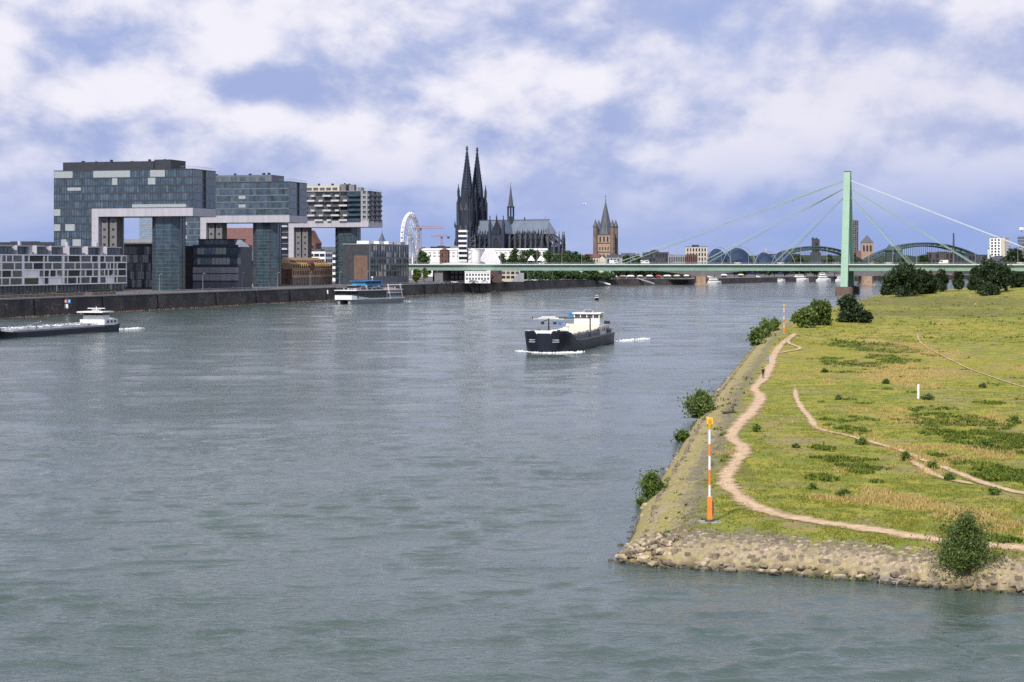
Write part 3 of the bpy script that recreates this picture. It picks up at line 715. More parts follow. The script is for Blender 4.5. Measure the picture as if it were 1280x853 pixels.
# ------------------------------------------------------------------ trees and shrubs
def leaves(name, pts, size, mat, parent, elong=1.6, up=.0):
    n = len(pts); sz = size*RNG.uniform(.6, 1.3, n)
    a = RNG.normal(0, 1, (n, 3)); a[:, 2] += up; a /= np.linalg.norm(a, axis=1)[:, None]
    b = np.cross(a, RNG.normal(0, 1, (n, 3))); b /= np.linalg.norm(b, axis=1)[:, None]
    A = a*(sz*elong*.5)[:, None]; B = b*(sz*.5)[:, None]
    v = np.stack([pts-A, pts-B*.9+A*.1, pts+A, pts+B*.9+A*.1], 1).reshape(-1, 3); f = np.arange(len(v)).reshape(-1, 4)
    return link(name, np_mesh(name, v, f, mat, {'rnd': np.repeat(np.clip(RNG.normal(.45, .27, n), 0, 1), 4)}), parent)
def lobes_points(lobes, n, hollow=.45):
    """points through lobes; clumps and gaps come from sub-clusters"""
    vol = np.array([l[3]*l[4]*l[5] for l in lobes])**.75; k = RNG.choice(len(lobes), n//14+1, p=vol/vol.sum())
    L = np.array(lobes)[k]; d = RNG.normal(0, 1, (len(k), 3)); d /= np.linalg.norm(d, axis=1)[:, None]
    r = RNG.uniform(0, 1, len(k))**hollow; c = L[:, :3]+d*r[:, None]*L[:, 3:6]
    m = RNG.integers(0, len(k), n); s = (L[:, 3:6].mean(1)*.17)[m]
    return c[m]+RNG.normal(0, 1, (n, 3))*s[:, None]
def tree(name, label, base, h, w, nleaf, leaf, mat, group=None, trunk=.3, nl=9, cat='tree', trunk_h=.25, seed=None, lobes=None, elong=1.6, dx=1.):
    rnd = random.Random(seed if seed is not None else int(abs(base[0]*13+base[1]*7)))
    t = thing(name, label, cat, base, 0, group)
    if lobes is None:
        lobes = []
        for i in range(nl):
            a = rnd.uniform(0, 6.28); q = rnd.random(); zz = h*(trunk_h+.12+(.78-trunk_h)*q)
            rr = w*.5*(1-.62*abs(q-.38)/.62)*rnd.uniform(.35, .72); s = w*rnd.uniform(.17, .29)*(1.05-.35*q)
            lobes.append((rr*math.cos(a), rr*math.sin(a)*dx, zz, s, s, min(s*.85, h*.26)))
        lobes.append((0, 0, h*.6, w*.3, w*.3*dx, h*.30))
    m = MB(); top = h*.72; bend = rnd.uniform(-.06, .06)*h
    m.tube((0,0,-.4), (bend*.4, 0, h*trunk_h), trunk, trunk*.75, 7); m.tube((bend*.4,0,h*trunk_h-.01), (bend, bend*.3, top), trunk*.74, trunk*.2, 6)
    for l in lobes[:8]:
        z0 = h*rnd.uniform(trunk_h*.6, .5); m.tube((bend*z0/h, 0, z0), (l[0]*.85, l[1]*.85, l[2]), trunk*.4, trunk*.12, 5)
    m.build('trunk', MT['bark'], t)
    leaves('crown', lobes_points(lobes, nleaf), leaf, mat, t, elong)
    return t
def shrub(name, label, base, h, w, nleaf, leaf, mat, group=None, stems=9, seed=1, elong=2.2, wisp=.6):
    """many stems from the ground, leaves along them: willow-like"""
    rnd = random.Random(seed); t = thing(name, label, 'shrub', base, 0, group); m = MB(); pts = []
    per = nleaf//stems
    for i in range(stems):
        a = 6.28*(i+rnd.random())/stems; lean = rnd.random()**1.4; hh = h*rnd.uniform(.7, 1.)*(1.04-.58*lean)
        tip = Vector((math.cos(a)*w*.5*lean, math.sin(a)*w*.5*lean, hh)); mid = tip*.5+Vector((0,0,hh*.13))-Vector((tip.x*.12, tip.y*.12, 0))
        r0 = .012*h; m.tube((0,0,-.3), mid, r0, r0*.6, 5); m.tube(mid, tip, r0*.6, r0*.15, 4)
        q = RNG.uniform(.02, 1., per)[:, None]; mv, tv = np.array(mid), np.array(tip)
        c = np.where(q < .5, mv*(q*2), mv+(tv-mv)*(q*2-1))
        sp = (.055+.13*np.sin(np.pi*np.clip(q*.8+.12, 0, 1)))*(w*.5+h*.35)*.72
        wild = np.where(RNG.uniform(0, 1, (per, 1)) < .22, 2.1, .8); pts.append(c+RNG.normal(0, 1, (per, 3))*sp*wild*np.array([1, 1, .85]))
    m.build('stems', MT['bark'], t)
    p = np.vstack(pts); p[:, 2] = np.maximum(p[:, 2], .05); leaves('foliage', p, leaf, mat, t, elong, wisp); return t

# shrubs at the water's edge
g0 = ground_at(1207, 733)
shrub('willow_shrub', 'tall wispy green willow shrub on the stone bank, reflected in the river', (g0.x, g0.y-.2, 0.), 4.5, 4.2, 24000, .09, MT['leafw'], stems=40, seed=4)
def edge_shrub(px, py, hpx, wpx_, label, mat, seed, n, leaf, stems=12):
    D = Dy(py, .3); x = (px-CX)/F*D; k = D/F
    shrub('bank_shrub', label, (x, D, max(gz(x, D), 0.)), hpx*k, wpx_*k, n, leaf, mat, 'shrubs along the bank', stems, seed)
edge_shrub(875, 524, 37, 38, 'dense dark green willow bush at the waterline behind the near beacon', MT['leafw'], 5, 8000, .2)
edge_shrub(815, 625, 30, 36, 'fresh green bush standing in the shallows beside the near beacon', MT['leafg'], 6, 6500, .14)
edge_shrub(853, 548, 13, 22, 'low flat green bush in the shallows below the bank', MT['leafg'], 8, 1800, .2)
edge_shrub(946, 437, 22, 22, 'grey green bush at the waterline, first of the row before the far beacon', MT['leafw'], 9, 2600, .4)
edge_shrub(957, 428, 22, 20, 'grey green bush in the middle of the row before the far beacon', MT['leafw'], 10, 2200, .42)
edge_shrub(967, 420, 17, 18, 'grey green bush at the end of the row before the far beacon', MT['leafw'], 11, 2000, .45)
edge_shrub(801, 627, 9, 16, 'sparse water weed bush standing in the river beside a fresh green bush', MT['leafg'], 12, 400, .16, 6)
def ground_tree(px, py, hpx, wpx_, name, label, mat, n, leaf, seed, group=None, cat='tree', trunk_h=.12, nl=11, trunk=.25):
    p = ground_at(px, py); k = p.y/F
    return tree(name, label, p, hpx*k, wpx_*k, n, leaf, mat, group, trunk, nl, cat, trunk_h, seed)
BG = 'bushes on the bank by the far beacon'
ground_tree(1006, 410, 26, 36, 'willow_bush', 'olive green rounded bush right beside the far beacon', MT['leafw'], 5000, .55, 1, BG, 'bush', .04)
ground_tree(1024, 407, 31, 40, 'willow_bush', 'olive green tall bush, second from the far beacon', MT['leafw'], 6000, .55, 2, BG, 'bush', .04)
ground_tree(1062, 403, 33, 42, 'willow_bush', 'dark green broad bush, third from the far beacon', MT['leafd'], 6500, .55, 3, BG, 'bush', .04)
ground_tree(1079, 404, 17, 22, 'willow_bush', 'small dark green bush at the foot of a broader one', MT['leafd'], 2500, .5, 4, BG, 'bush', .04)
# little bushes out on the meadow
for i, (px, py, h, w, lb) in enumerate(((946,540,12,15,'small round dark bush close beside the broad footpath'),(1048,500,8,11,'small dark bush alone in the short grass'),(1078,556,9,26,'low dark bush where the meadow footpaths fork'),
        (1132,577,15,20,'yellow green leafy bush on the side track'),(1165,586,11,22,'wide low bush between the two meadow tracks'),(1187,601,12,16,'dark green bush at the edge of the side track'),
        (1242,619,11,20,'dark bush at the end of the side track'),(1016,612,9,14,'small yellow green bush in the dry grass'),(1055,622,13,24,'dark leafy bush among the dry grass'),
        (1228,485,6,11,'tiny dark bush beside the faint thin footpath'),(1031,466,5,10,'tiny dark bush below the weed patch'),(1108,480,6,12,'tiny dark bush near the white post'),(1232,560,12,30,'broad dark weed bush in the big weed patch'),
        (1160,500,8,26,'flat dark weed bush beside the white post'),(1268,530,12,26,'dark weed bush on the upper rim of the big weed patch'),(995,560,6,12,'tiny bush where the middle footpath bends'))):
    p = ground_at(px, py); k = p.y/F
    shrub('meadow_bush', lb, p, h*k*.8, w*k*.9, 1500, .12 if p.y < 250 else .22, MT['leafg'] if 'yellow' in lb else MT['leafw'] if i % 2 else MT['leafg'], 'little bushes on the meadow', 10, 30+i, 1.6, .2)
# trees at the far end of the meadow
FT = 'trees at the far end of the meadow'
for px, py, h, w, lb, sd in ((1128,371,43,52,'broad dark tree with low hanging boughs beside the bridge pylon',1),(1152,368,30,40,'dark rounded tree standing against the broad tree near the pylon',2),(1112,369,17,26,'low dark bush at the foot of the broad tree near the pylon',3),
        (1176,365,31,18,'slim dark tree in front of the bridge deck',4),(1198,363,29,17,'slim upright dark tree standing alone before the bridge deck',5),(1222,365,32,30,'dark tree at the start of the big clump by the mound',8),
        (1242,366,41,54,'largest dark domed tree of the clump by the mound',6),(1274,362,34,46,'dark round tree on the grassy mound',7),(1236,369,16,26,'low dark bush under the largest domed tree',9)):
    ground_tree(px, py, h, w, 'dark_tree', lb, MT['leafd'], 9000, .8, sd, FT, 'tree', .01, 18, .45)
# driftwood on the bank
t = thing('driftwood', 'dark branched driftwood stump lying on the grassy bank', 'driftwood', ground_at(913, 517)); m = MB()
m.tube((-.9,0,.1), (.7,.2,.16), .16, .1, 6); m.tube((.2,.1,.12), (.5,.1,1.3), .1, .04, 5); m.build('log', MT['bark'], t)
m = MB(); m.tube((-.2,0,.12), (-.1,.3,.6), .07, .03, 5); m.build('branch', MT['bark'], t)
# ------------------------------------------------------------------ generic walls with recessed windows
def fmat(x, y, z, rz): return Matrix.Translation((x, y, z))@Matrix.Rotation(rz, 4, 'Z')
_pane_cache = {}
def pane_obj(parent, w, h, T, mat, name='window'):
    key = (round(w, 2), round(h, 2), mat.name)
    if key not in _pane_cache:
        b = MB(); b.box(-w/2, w/2, -.05, .05, 0, h); _pane_cache[key] = b.mesh('window', mat)
    o = link(name, _pane_cache[key], parent); o.matrix_local = T; return o
def gridwall(mb, root, T, W, z0, z1, cols, rows, pier, sp, d=.4, panes=(('pane', 3), ('pane2', 1)), single=True, base=0., skip=.0, rnd=random):
    """piers and spandrels proud of the body by d, glass set back between them. T: facade frame, x along, -y out"""
    mb.M = T; cw = (W-pier)/cols; rh = (z1-z0-sp)/rows
    for i in range(cols+1): mb.box(i*cw, i*cw+pier, -d, .05, z0-base, z1)
    for j in range(rows+1): mb.box(.01, W-.01, -d+.03, .04, z0+j*rh-(base if j == 0 else 0), z0+j*rh+sp)
    mb.M = None; bag = [k for k, n in panes for _ in range(n)]; joined = {}
    for i in range(cols):
        for j in range(rows):
            w, h = cw-pier, rh-sp; k = rnd.choice(bag)
            A = T@Matrix.Translation((i*cw+pier+w/2, -.08, z0+j*rh+sp))
            if single: pane_obj(root, w-.02, h-.02, A, MT[k])
            else:
                m = joined.setdefault(k, MB()); m.M = A; m.box(-w/2, w/2, -.05, .05, 0, h)
    for k, m in joined.items(): tag(m.build('window_glazing', MT[k], root), kind='stuff')
def building(name, label, x, y, rz, W, Dp, ht, cols, rows, wall='white', cat='building', sidecols=3, roof='flat', rooft='slate', roofh=4., pier=.8, sp=1.1, z0=.6, single=True, ground=None, panes=(('pane', 3), ('pane2', 1)), d=.35, over=.4, group=None, zb=None):
    """x,y: front left corner; front faces local -y; the side at local x=W is shown too"""
    zb = zq(y) if zb is None else zb
    t = thing(name, label, cat, (x, y, zb), rz, group); m = MB()
    m.box(d, W-d, d, Dp, -.5, ht-.05)
    gridwall(m, t, fmat(0, d, 0, 0), W, z0, ht, cols, rows, pier, sp, d, panes, single, base=z0+.5)
    if sidecols: gridwall(m, t, fmat(W-d, d+.05, 0, R(90)), Dp-d-.06, z0, ht, sidecols, rows, pier, sp, d, panes, single, base=z0+.5)
    m.build('wall', MT[wall], t); r = MB(); o = over
    if roof == 'flat':
        r.box(-.15, W+.15, -.15, Dp+.15, ht, ht+.5); r.box(W*.3, W*.62, Dp*.3, Dp*.75, ht+.5, ht+roofh*.5)
    elif roof == 'gable':
        r.yprism([(-o, ht), (Dp+o, ht), (Dp/2, ht+roofh)], -o*.5, W+o*.5)
    elif roof == 'gablex':
        r.xprism([(-o, ht), (W+o, ht), (W/2, ht+roofh)], -o*.5, Dp+o*.5)
    elif roof == 'hip':
        i = min(W, Dp)*.45; r.add([(-o,-o,ht),(W+o,-o,ht),(W+o,Dp+o,ht),(-o,Dp+o,ht),(i,Dp/2,ht+roofh),(W-i,Dp/2,ht+roofh)], [(0,3,2,1),(0,1,5,4),(1,2,5),(2,3,4,5),(3,0,4)])
    elif roof == 'mansard':
        i = 1.6; r.add([(-o,-o,ht),(W+o,-o,ht),(W+o,Dp+o,ht),(-o,Dp+o,ht),(i,i,ht+roofh),(W-i,i,ht+roofh),(W-i,Dp-i,ht+roofh),(i,Dp-i,ht+roofh)], [(0,3,2,1),(4,5,6,7),(0,1,5,4),(1,2,6,5),(2,3,7,6),(3,0,4,7)])
    r.build('roof', MT[rooft], t)
    return t
QR = math.atan2(-QD.x, QD.y)            # facades square to the quay (looking downstream)
RF = math.atan2(QD.y, QD.x)             # facades along the quay (looking to the river)

# ------------------------------------------------------------------ the three crane-shaped blocks
def crane_block(name, label, px, D, k, style):
    """origin: lower corner at the river end; local -x inland, +y downstream. k: scale to the first block"""
    L, W = 72., 26.; top, bt, bb = 49.8+7, 38.8, 35.0
    o = P(px, D, 7.); t = thing(name, label, 'building', o, QR, 'crane-shaped blocks on the quay'); rnd = random.Random(int(px))
    LEG0, LEG1 = -52.1, -L
    # dark inner body
    b = MB(); b.box(LEG1+.5, -.5, .5, W-.5, bb+.6, top-.3); b.box(LEG1+.5, LEG0-.4, .5, W-.5, -.5, bb+.7)
    b.build('inner_body', MT['dark'] if style != 'balcony' else MT['grey'], t)
    # pale L-shaped frame under the storeys
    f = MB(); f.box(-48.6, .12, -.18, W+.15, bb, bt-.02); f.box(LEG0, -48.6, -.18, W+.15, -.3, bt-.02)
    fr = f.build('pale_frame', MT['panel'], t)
    s = MB()
    for x in np.arange(-48, .1, 3.0): s.box(x-.03, x+.03, -.215, -.17, bb+.02, bt-.05)
    for z in np.arange(2, 38, 3.6): s.box(LEG0+.02, -48.62, -.215, -.17, z-.03, z+.03)
    s.build('panel_joints', MT['lgrey'], fr)
    # concrete stair core
    c = MB(); c.box(-48.58, -45., 2.5, 9, -.3, bb+.02); c.box(-44., -40.4, 2.5, 9, -.3, bb+.02); c.box(-45.05, -43.95, 4., 8, -.3, bb+.01)
    cr = c.build('stair_core', MT['concrete'], t)
    for z in np.arange(3.2, 34, 3.6):
        for x in (-46.8, -42.2):
            w = MB(); w.box(x-.6, x+.6, 2.43, 2.55, z, z+1.1); w.build('window', MT['pane'], cr)
    # glass lift tower with floor rings
    g = MB(); g.prism([(-23.5,6),(-20.6,3.2),(-12.4,3.2),(-9.5,6),(-9.5,12),(-12.4,14.8),(-20.6,14.8),(-23.5,12)], -.3, bb+.01)
    tw = g.build('glass_tower', MT['glass3'], t); g = MB()
    for z in np.arange(1.8, 35, 1.8): g.prism([(-23.58,6),(-20.6,3.12),(-12.4,3.12),(-9.42,6),(-9.42,12),(-12.4,14.88),(-20.6,14.88),(-23.58,12)], z-.09, z+.09)
    g.build('floor_rings', MT['grey'], tw); g = MB()
    for x, y in ((-23.5,6),(-20.6,3.2),(-16.5,3.2),(-12.4,3.2),(-9.5,6),(-9.5,9),(-9.5,12)): g.tube((x,y,-.2), (x,y,bb), .2, n=5)
    g.build('mullions', MT['dark'], tw); g = MB()
    if style == 'balcony':
        for i, z in enumerate(np.arange(1, 33, 3.6)):
            g.tube((-23.4,5.6,z), (-20.7,3.,z+1.8), .28, n=5); g.tube((-20.7,3.,z+1.8), (-23.4,5.6,z+3.6), .28, n=5)
        g.build('stair_flights', MT['black'], tw)
    # storeys
    fl = (top-bt)/5 if style != 'balcony' else (top-bt)/6; nf = 5 if style != 'balcony' else 6
    def band(x0, x1, z, h, pw, name='window_band', mats=('glass', 'glass2', 'glass3')):
        m = MB(); n = max(1, int(round((x1-x0)/pw))); w = (x1-x0)/n
        for i in range(n):
            a, bb_ = x0+i*w+.07, x0+(i+1)*w-.07; e = rnd.uniform(-.05, .05); e2 = rnd.uniform(-.035, .035); q = rnd.random()
            m.mi = 0 if q < .62 else 1 if q < .9 else 2
            m.hexa([(a,.02+e,z+.32),(bb_,.02-e,z+.32),(bb_,.3,z+.32),(a,.3,z+.32),(a,.02+e+e2,z+h-.12),(bb_,.02-e+e2,z+h-.12),(bb_,.3,z+h-.12),(a,.3,z+h-.12)])
        p = m.build(name, [MT[q] for q in mats], t); tag(p, kind='stuff')
        m = MB(); m.mi = 0
        for i in range(n+1): m.box(x0+i*w-.06, x0+i*w+.06, -.12, .25, z+.05, z+h-.02)
        m.box(x0, x1, -.10, .28, z-.22, z+.42); m.build('spandrel', MT['dark'] if style == 'office' else MT['grey'], p)
    def blind(x0, x1, z, h):
        m = MB(); m.box(x0, x1, -.16, .02, z+.34, z+h-.12); m.build('blind', MT['blind'], t)
    if style != 'balcony':
        for j in range(nf):
            z = bt+j*fl; band(-L, -.3, z, fl, 1.35 if style == 'office' else 2.1)
        for j in range(10):
            z = bt-(j+1)*3.58
            if z > -.3: band(-L, LEG0-.15, z, 3.58, 1.35)
        if style == 'office':
            for x0, x1, j in ((-66,-57,4),(-47,-38,4),(-38,-29.5,4),(-20,-13,4),(-38,-35.5,3),(-21,-17.5,3),(-59.5,-53,2.3),(-28.5,-3,0),(-66,-63,-1),(-60.5,-56,-3),(-66,-63,-3),(-62.5,-60,-5),(-57,-53,-5)):
                full = not (j == 2.3); blind(x0*1.09, x1*1.09, bt+j*fl-(0 if j >= 0 else .0), fl if full and x1-x0 < 10 else fl*.55)
        else:
            for x0, x1, j in ((-29.5,-25.5,2.4),(-29.5,-25.5,1.1),(-58,-54,1.3),(-60,-55.5,4.4),(-52,-50.5,0),(-63,-60,-1.5),(-63,-60,-3.6),(-63,-59.5,-6.3)): blind(x0, x1, bt+j*fl, fl*.62)
        # river end: two glazed fields and a dark slot
        for y0, y1, nm in ((.1, 10.5, 'glass2'), (14.5, W-.1, 'glass')):
            for j in range(nf):
                z = bt+j*fl; m = MB(); n = 4; w = (y1-y0)/n
                for i in range(n):
                    e = rnd.uniform(-.03, .03); m.hexa([(-.4,y0+i*w+.06,z+.2),(.0+e,y0+i*w+.06,z+.2),(.0-e,y0+(i+1)*w-.06,z+.2),(-.4,y0+(i+1)*w-.06,z+.2)]+[(-.4,y0+i*w+.06,z+fl-.08),(.0+e,y0+i*w+.06,z+fl-.08),(.0-e,y0+(i+1)*w-.06,z+fl-.08),(-.4,y0+(i+1)*w-.06,z+fl-.08)])
                m.build('end_glazing', MT[nm], t)
        m = MB()
        for j in range(nf+1): m.box(-.45, -.06, .15, W-.15, bt+j*fl-.12+(.1 if j == 0 else 0), bt+j*fl+.14)
        m.build('end_spandrels', MT['grey'], t)
    else:
        bayw = 5.3
        for j in range(nf):
            z = bt+j*fl; r = nf-1-j
            for c5 in range(-6, 5):
                x0 = -9.3-5*bayw+c5*bayw-4.0
                if x0 < -L: continue
                q = c5 % 3; w = MB(); w.box(x0+.3, x0+bayw-.3, .25, .55, z+.4, z+fl-.3); w.build('window', MT['pane'] if rnd.random() < .7 else MT['pane2'], t)
                if q == (r+2) % 3: pl = (x0-.1, x0+bayw-.1)
                elif q == r % 3: pl = (x0+bayw*.5, x0+bayw-.1)
                else: continue
                w = MB(); w.box(pl[0], pl[1], -1.35, -.02, z-.10, z+.12); w.box(pl[0], pl[1], -1.38, -1.22, z-.14, z+.95); w.build('balcony', MT['balc'], t)
            m = MB(); m.box(-L, -13.5, -.03, .45, z-.1, z+.34); m.build('spandrel', MT['concrete'], t)
            # dark glazed bay before the rounded end, then plated balconies round the end
            w = MB(); w.box(-13., -5.2, .2, .6, z+.3, z+fl-.2); w.build('bay_glazing', MT['glass3'], t)
            w = MB(); w.box(-13.3, -5., -1.1, .3, z-.1, z+.12); w.box(-13.3, -5., -1.15, -1.05, z+.1, z+.95); w.build('bay_balcony', MT['glass'], t)
            w = MB(); w.box(-4.9, -.6, -.1, .5, z+.02, z+fl*.42); w.box(-4.9, -3.6, -.1, .5, z+fl*.42, z+fl-.02); w.box(-1.6, -.6, -.1, .5, z+fl*.42, z+fl-.02); w.box(-.5, .1, .4, W-.4, z+.02, z+fl*.4); w.build('end_wall', MT['lgrey'], t)
            for y0 in (3, 12, 20):
                w = MB(); w.prism([(-.2,y0-2.6),(1.1,y0-2.2),(1.7,y0),(1.1,y0+2.2),(-.2,y0+2.6)], z-.1, z+.9); w.build('end_balcony', MT['dark'], t)
            for y0 in (7.5, 16):
                w = MB(); w.box(-.35, -.1, y0-1.6, y0+1.6, z+fl*.42, z+fl-.2); w.build('window', MT['pane'], t)
        for j in range(10):
            z = bt-(j+1)*3.5
            if z < 0: break
            m = MB(); m.box(-L, LEG0-.1, -.03, .45, z-.1, z+.5); m.build('spandrel', MT['concrete'], t)
            w = MB(); w.box(-L+.4, -63, .25, .55, z+.5, z+3.2); w.box(-62.5, LEG0-.5, .25, .55, z+.5, z+3.2); w.build('window', MT['pane'], t)
            x0 = -61 if j % 2 else -57.2
            w = MB(); w.box(x0, x0+4.6, -1.35, -.05, z-.1, z+.12); w.box(x0, x0+4.6, -1.38, -1.22, z-.12, z+.95); w.build('balcony', MT['balc'], t)
    # roof
    r = MB(); r.box(-L-.1, .1, -.15, W+.1, top, top+.35)
    r.build('roof_slab', MT['dark'] if style != 'balcony' else MT['lgrey'], t)
    if style == 'office': r = MB(); r.box(-69.5, -22, 4, W-4, top+.35, 61.2); r.box(-22, -13.5, 4.6, W-5, top+.35, 61.9); r.build('roof_storey', MT['roofbox'], t)
    elif style == 'office2':
        r = MB(); r.box(-60, -12, 4, W-4, top+.35, 61.0); rs = r.build('roof_storey', MT['grey'], t)
        for x in np.arange(-58, -14, 5.5): w = MB(); w.box(x, x+3.6, 3.9, 4.1, top+1., 60.); w.build('window', MT['glass2'], rs)
    else:
        r = MB(); r.box(-60, -20, 3, W-4, top+.35, 60.6); rs = r.build('roof_storey', MT['cream'], t)
        for x in np.arange(-58, -22, 4.2): w = MB(); w.box(x, x+3.2, 2.9, 3.1, top+.9, 59.4); w.build('window', MT['pane2'], rs)
        r = MB(); r.box(-20, -16.5, 5, 10, top+.35, 61.5); r.box(-14.5, -11, 5, 9, top+.35, 61.2); r.box(-9.5, -7, 7, 12, top+.35, 59.5); r.build('roof_plant', MT['concrete'], t)
    r = MB(); q = 61.2 if style != 'balcony' else 61.4
    for x in (-62, -55, -47, -36, -27, -19, -16): r.cbox(x, 10, rnd.uniform(.5,1.4), 1.5, top+.4, q+rnd.uniform(.5, 1.3))
    r.build('roof_vents', MT['black'], t)
    r = MB()
    for x in np.arange(-6, 0, 1.2): r.tube((x,.3,top+.3), (x,.3,top+1.5), .05, n=4)
    for y in np.arange(.3, W, 2.): r.tube((-.2,y,top+.3), (-.2,y,top+1.5), .05, n=4)
    r.tube((-6,.3,top+1.5), (-.2,.3,top+1.5), .06, n=4); r.tube((-.2,.3,top+1.5), (-.2,W-.3,top+1.5), .06, n=4); r.build('roof_railing', MT['lgrey'], t)
    return t
crane_block('crane_office_block', 'largest crane-shaped glass office block with black roof box behind white apartments', 241, 860, 1, 'office')
crane_block('crane_office_block', 'greenish glass crane-shaped office block with grey roof storey, between two others', 361.7, 993, 1, 'office2')
crane_block('crane_apartment_block', 'crane-shaped apartment block with staggered white balconies on a glass stilt', 460.5, 1122, 1, 'balcony')

# ------------------------------------------------------------------ white apartments with the box-grid front
def white_apartments():
    a = P(-25, 728, 7.); b = P(158, 845, 7.); L = (b-a).length; rz = math.atan2(b.y-a.y, b.x-a.x); rnd = random.Random(11)
    t = thing('apartment_building', 'long white apartment building with irregular box-grid balconies above a glazed ground floor', 'building', a, rz)
    z0, z1 = 3.9, 16.4; Dp = 15.
    m = MB(); m.box(.3, L-.3, .5, Dp, z0-.2, z1); m.build('inner_wall', MT['grey'], t)
    m = MB(); m.box(1, L-1, 1.2, Dp-1, -.3, z0-.1); m.build('ground_floor', MT['glass'], t)
    m = MB()
    for x in np.arange(1, L-1, 3.): m.box(x-.1, x+.1, 1.05, 1.3, -.2, z0-.2)
    m.build('shopfront_posts', MT['dark'], t)
    f = MB(); f.box(0, L, -.2, Dp, z0-.25, z0+.25); f.box(0, L, -.2, Dp, z1-.3, z1+.15); nr = 4; rh = (z1-z0)/nr
    bays = []; x = 0
    while x < L-4: w = rnd.uniform(13.5, 17.5); w = min(w, L-x); bays.append((x, w)); x += w
    for bi, (x, w) in enumerate(bays):
        pw = .35 if bi % 2 else 1.5
        f.box(x, x+pw+.3, -.22, .7, z0+.25, z1-.3)
        for j in range(nr):
            za, zb = z0+.25+j*rh, z0+.25+(j+1)*rh-.1
            if j: f.box(x+pw, x+w, -.18, .7, z0+j*rh-.27, z0+j*rh+.27)
            n = rnd.choice((2, 2, 3, 3)); cuts = sorted(rnd.uniform(.2, .8) for _ in range(n-1)); cuts = [0]+cuts+[1]; cuts = [c for i, c in enumerate(cuts) if i == 0 or c-cuts[i-1] > .16 or c == 1]
            for c0, c1 in zip(cuts[:-1], cuts[1:]):
                xa, xb = x+pw+(w-pw)*c0, x+pw+(w-pw)*c1
                if c1 < 1: f.box(xb-.42, xb+.42, -.2, .7, z0+j*rh+.27, z0+(j+1)*rh-.27)
                q = rnd.random()
                if q < .07: f.box(xa+.16, xb-.16, .1, .65, z0+j*rh+.14, z0+(j+1)*rh-.14)
                elif xb-xa > 1.: pane_obj(t, round(xb-xa-.5, 1), round(rh-.5, 1), Matrix.Translation(((xa+xb)/2, -.02 if q < .35 else .25, z0+j*rh+.2)), MT['pane2'] if q < .4 else MT['loggia'] if q < .8 else MT['pane'])  # some panes are dark sheets painted as the shade of balcony recesses
    f.box(L-.35, L, -.22, Dp, z0+.25, z1-.3); f.build('facade_frame', MT['white'], t)
    # set-back roof storey
    m = MB(); r = MB(); x = 3
    while x < L-6:
        w = min(rnd.uniform(9, 16), L-x-.5); m.box(x+.4, x+w-.4, 2.4, Dp-1, z1+.1, z1+3.4)
        r.box(x-.2, x+w-1.5, .8, Dp-.5, z1+3.4, z1+3.95); r.box(x-.2, x+.2, .8, Dp-1, z1+.15, z1+3.4)
        if rnd.random() < .5: r.box(x+w-4, x+w-1.6, .9, Dp-1, z1+.15, z1+3.4)
        n = int((w-1)/3)
        for i in range(n): pane_obj(t, 2.4, 2.6, Matrix.Translation((x+1.7+i*3, 2.3, z1+.4)), MT['glass3'])
        x += w+rnd.uniform(.5, 2.5)
    m.build('roof_storey', MT['grey'], t); rs = r.build('roof_frame', MT['panel'], t)
    m = MB()
    for x in (38, 77, 103): m.box(x, x+1.2, 5, 6, z1+3.9, z1+5.8)
    m.build('chimney', MT['panel'], rs)
    # planters along the street in front of it
white_apartments()
for i, (d0, d1, off, lb) in enumerate(((655, 742, 7., 'long low dark red brick planter wall on the promenade'), (748, 768, 7., 'short dark red brick planter wall on the promenade'))):
    a = Vector((quay_x(d0)-off, d0, 7.)); L = (d1-d0)/QD.y
    t = thing('planter', lb, 'planter', a, RF); m = MB(); m.box(0, L, 0, 1.6, -.1, 1.3); m.build('wall', MT['brick'], t)
    pts = np.stack([RNG.uniform(.1, L, 1400), RNG.uniform(.1, 1.5, 1400), 1.3+np.abs(RNG.normal(0, .3, 1400))], 1); leaves('hedge_leaves', pts, .35, MT['leafd'], t)
# ------------------------------------------------------------------ dark panelled building under the first block
def panel_house():
    o = P(140, 932, 7.); W, ht = 25.5, 21.6; t = thing('office_building', 'dark office building clad in narrow vertical grey panels, standing under the largest crane-shaped block', 'building', o, QR)
    m = MB(); m.box(.2, W-.2, .3, 16, -.4, ht); m.build('wall', MT['dark'], t); rnd = random.Random(5)
    m = MB(); m.box(-.1, W+.1, -.1, 16.2, ht, ht+1.0); m.build('roof', MT['black'], t); m = MB(); m.box(2, W-2, 3, 14, ht+1, ht+3.6); m.build('roof_storey', MT['lgrey'], t)
    for j in range(5):
        m = MB(); x = 0; z = .6+j*4.15
        while x < W-.7:
            w = rnd.uniform(.7, 1.5); q = rnd.random(); m.mi = 0 if q < .4 else 1 if q < .72 else 2
            m.box(x+.05, min(W, x+w)-.05, rnd.uniform(-.25, .05), .25, z+.1, z+4.05); x += w
        tag(m.build('panel_row', [MT['dark'], MT['grey'], MT['lgrey']], t), kind='stuff')
panel_house()
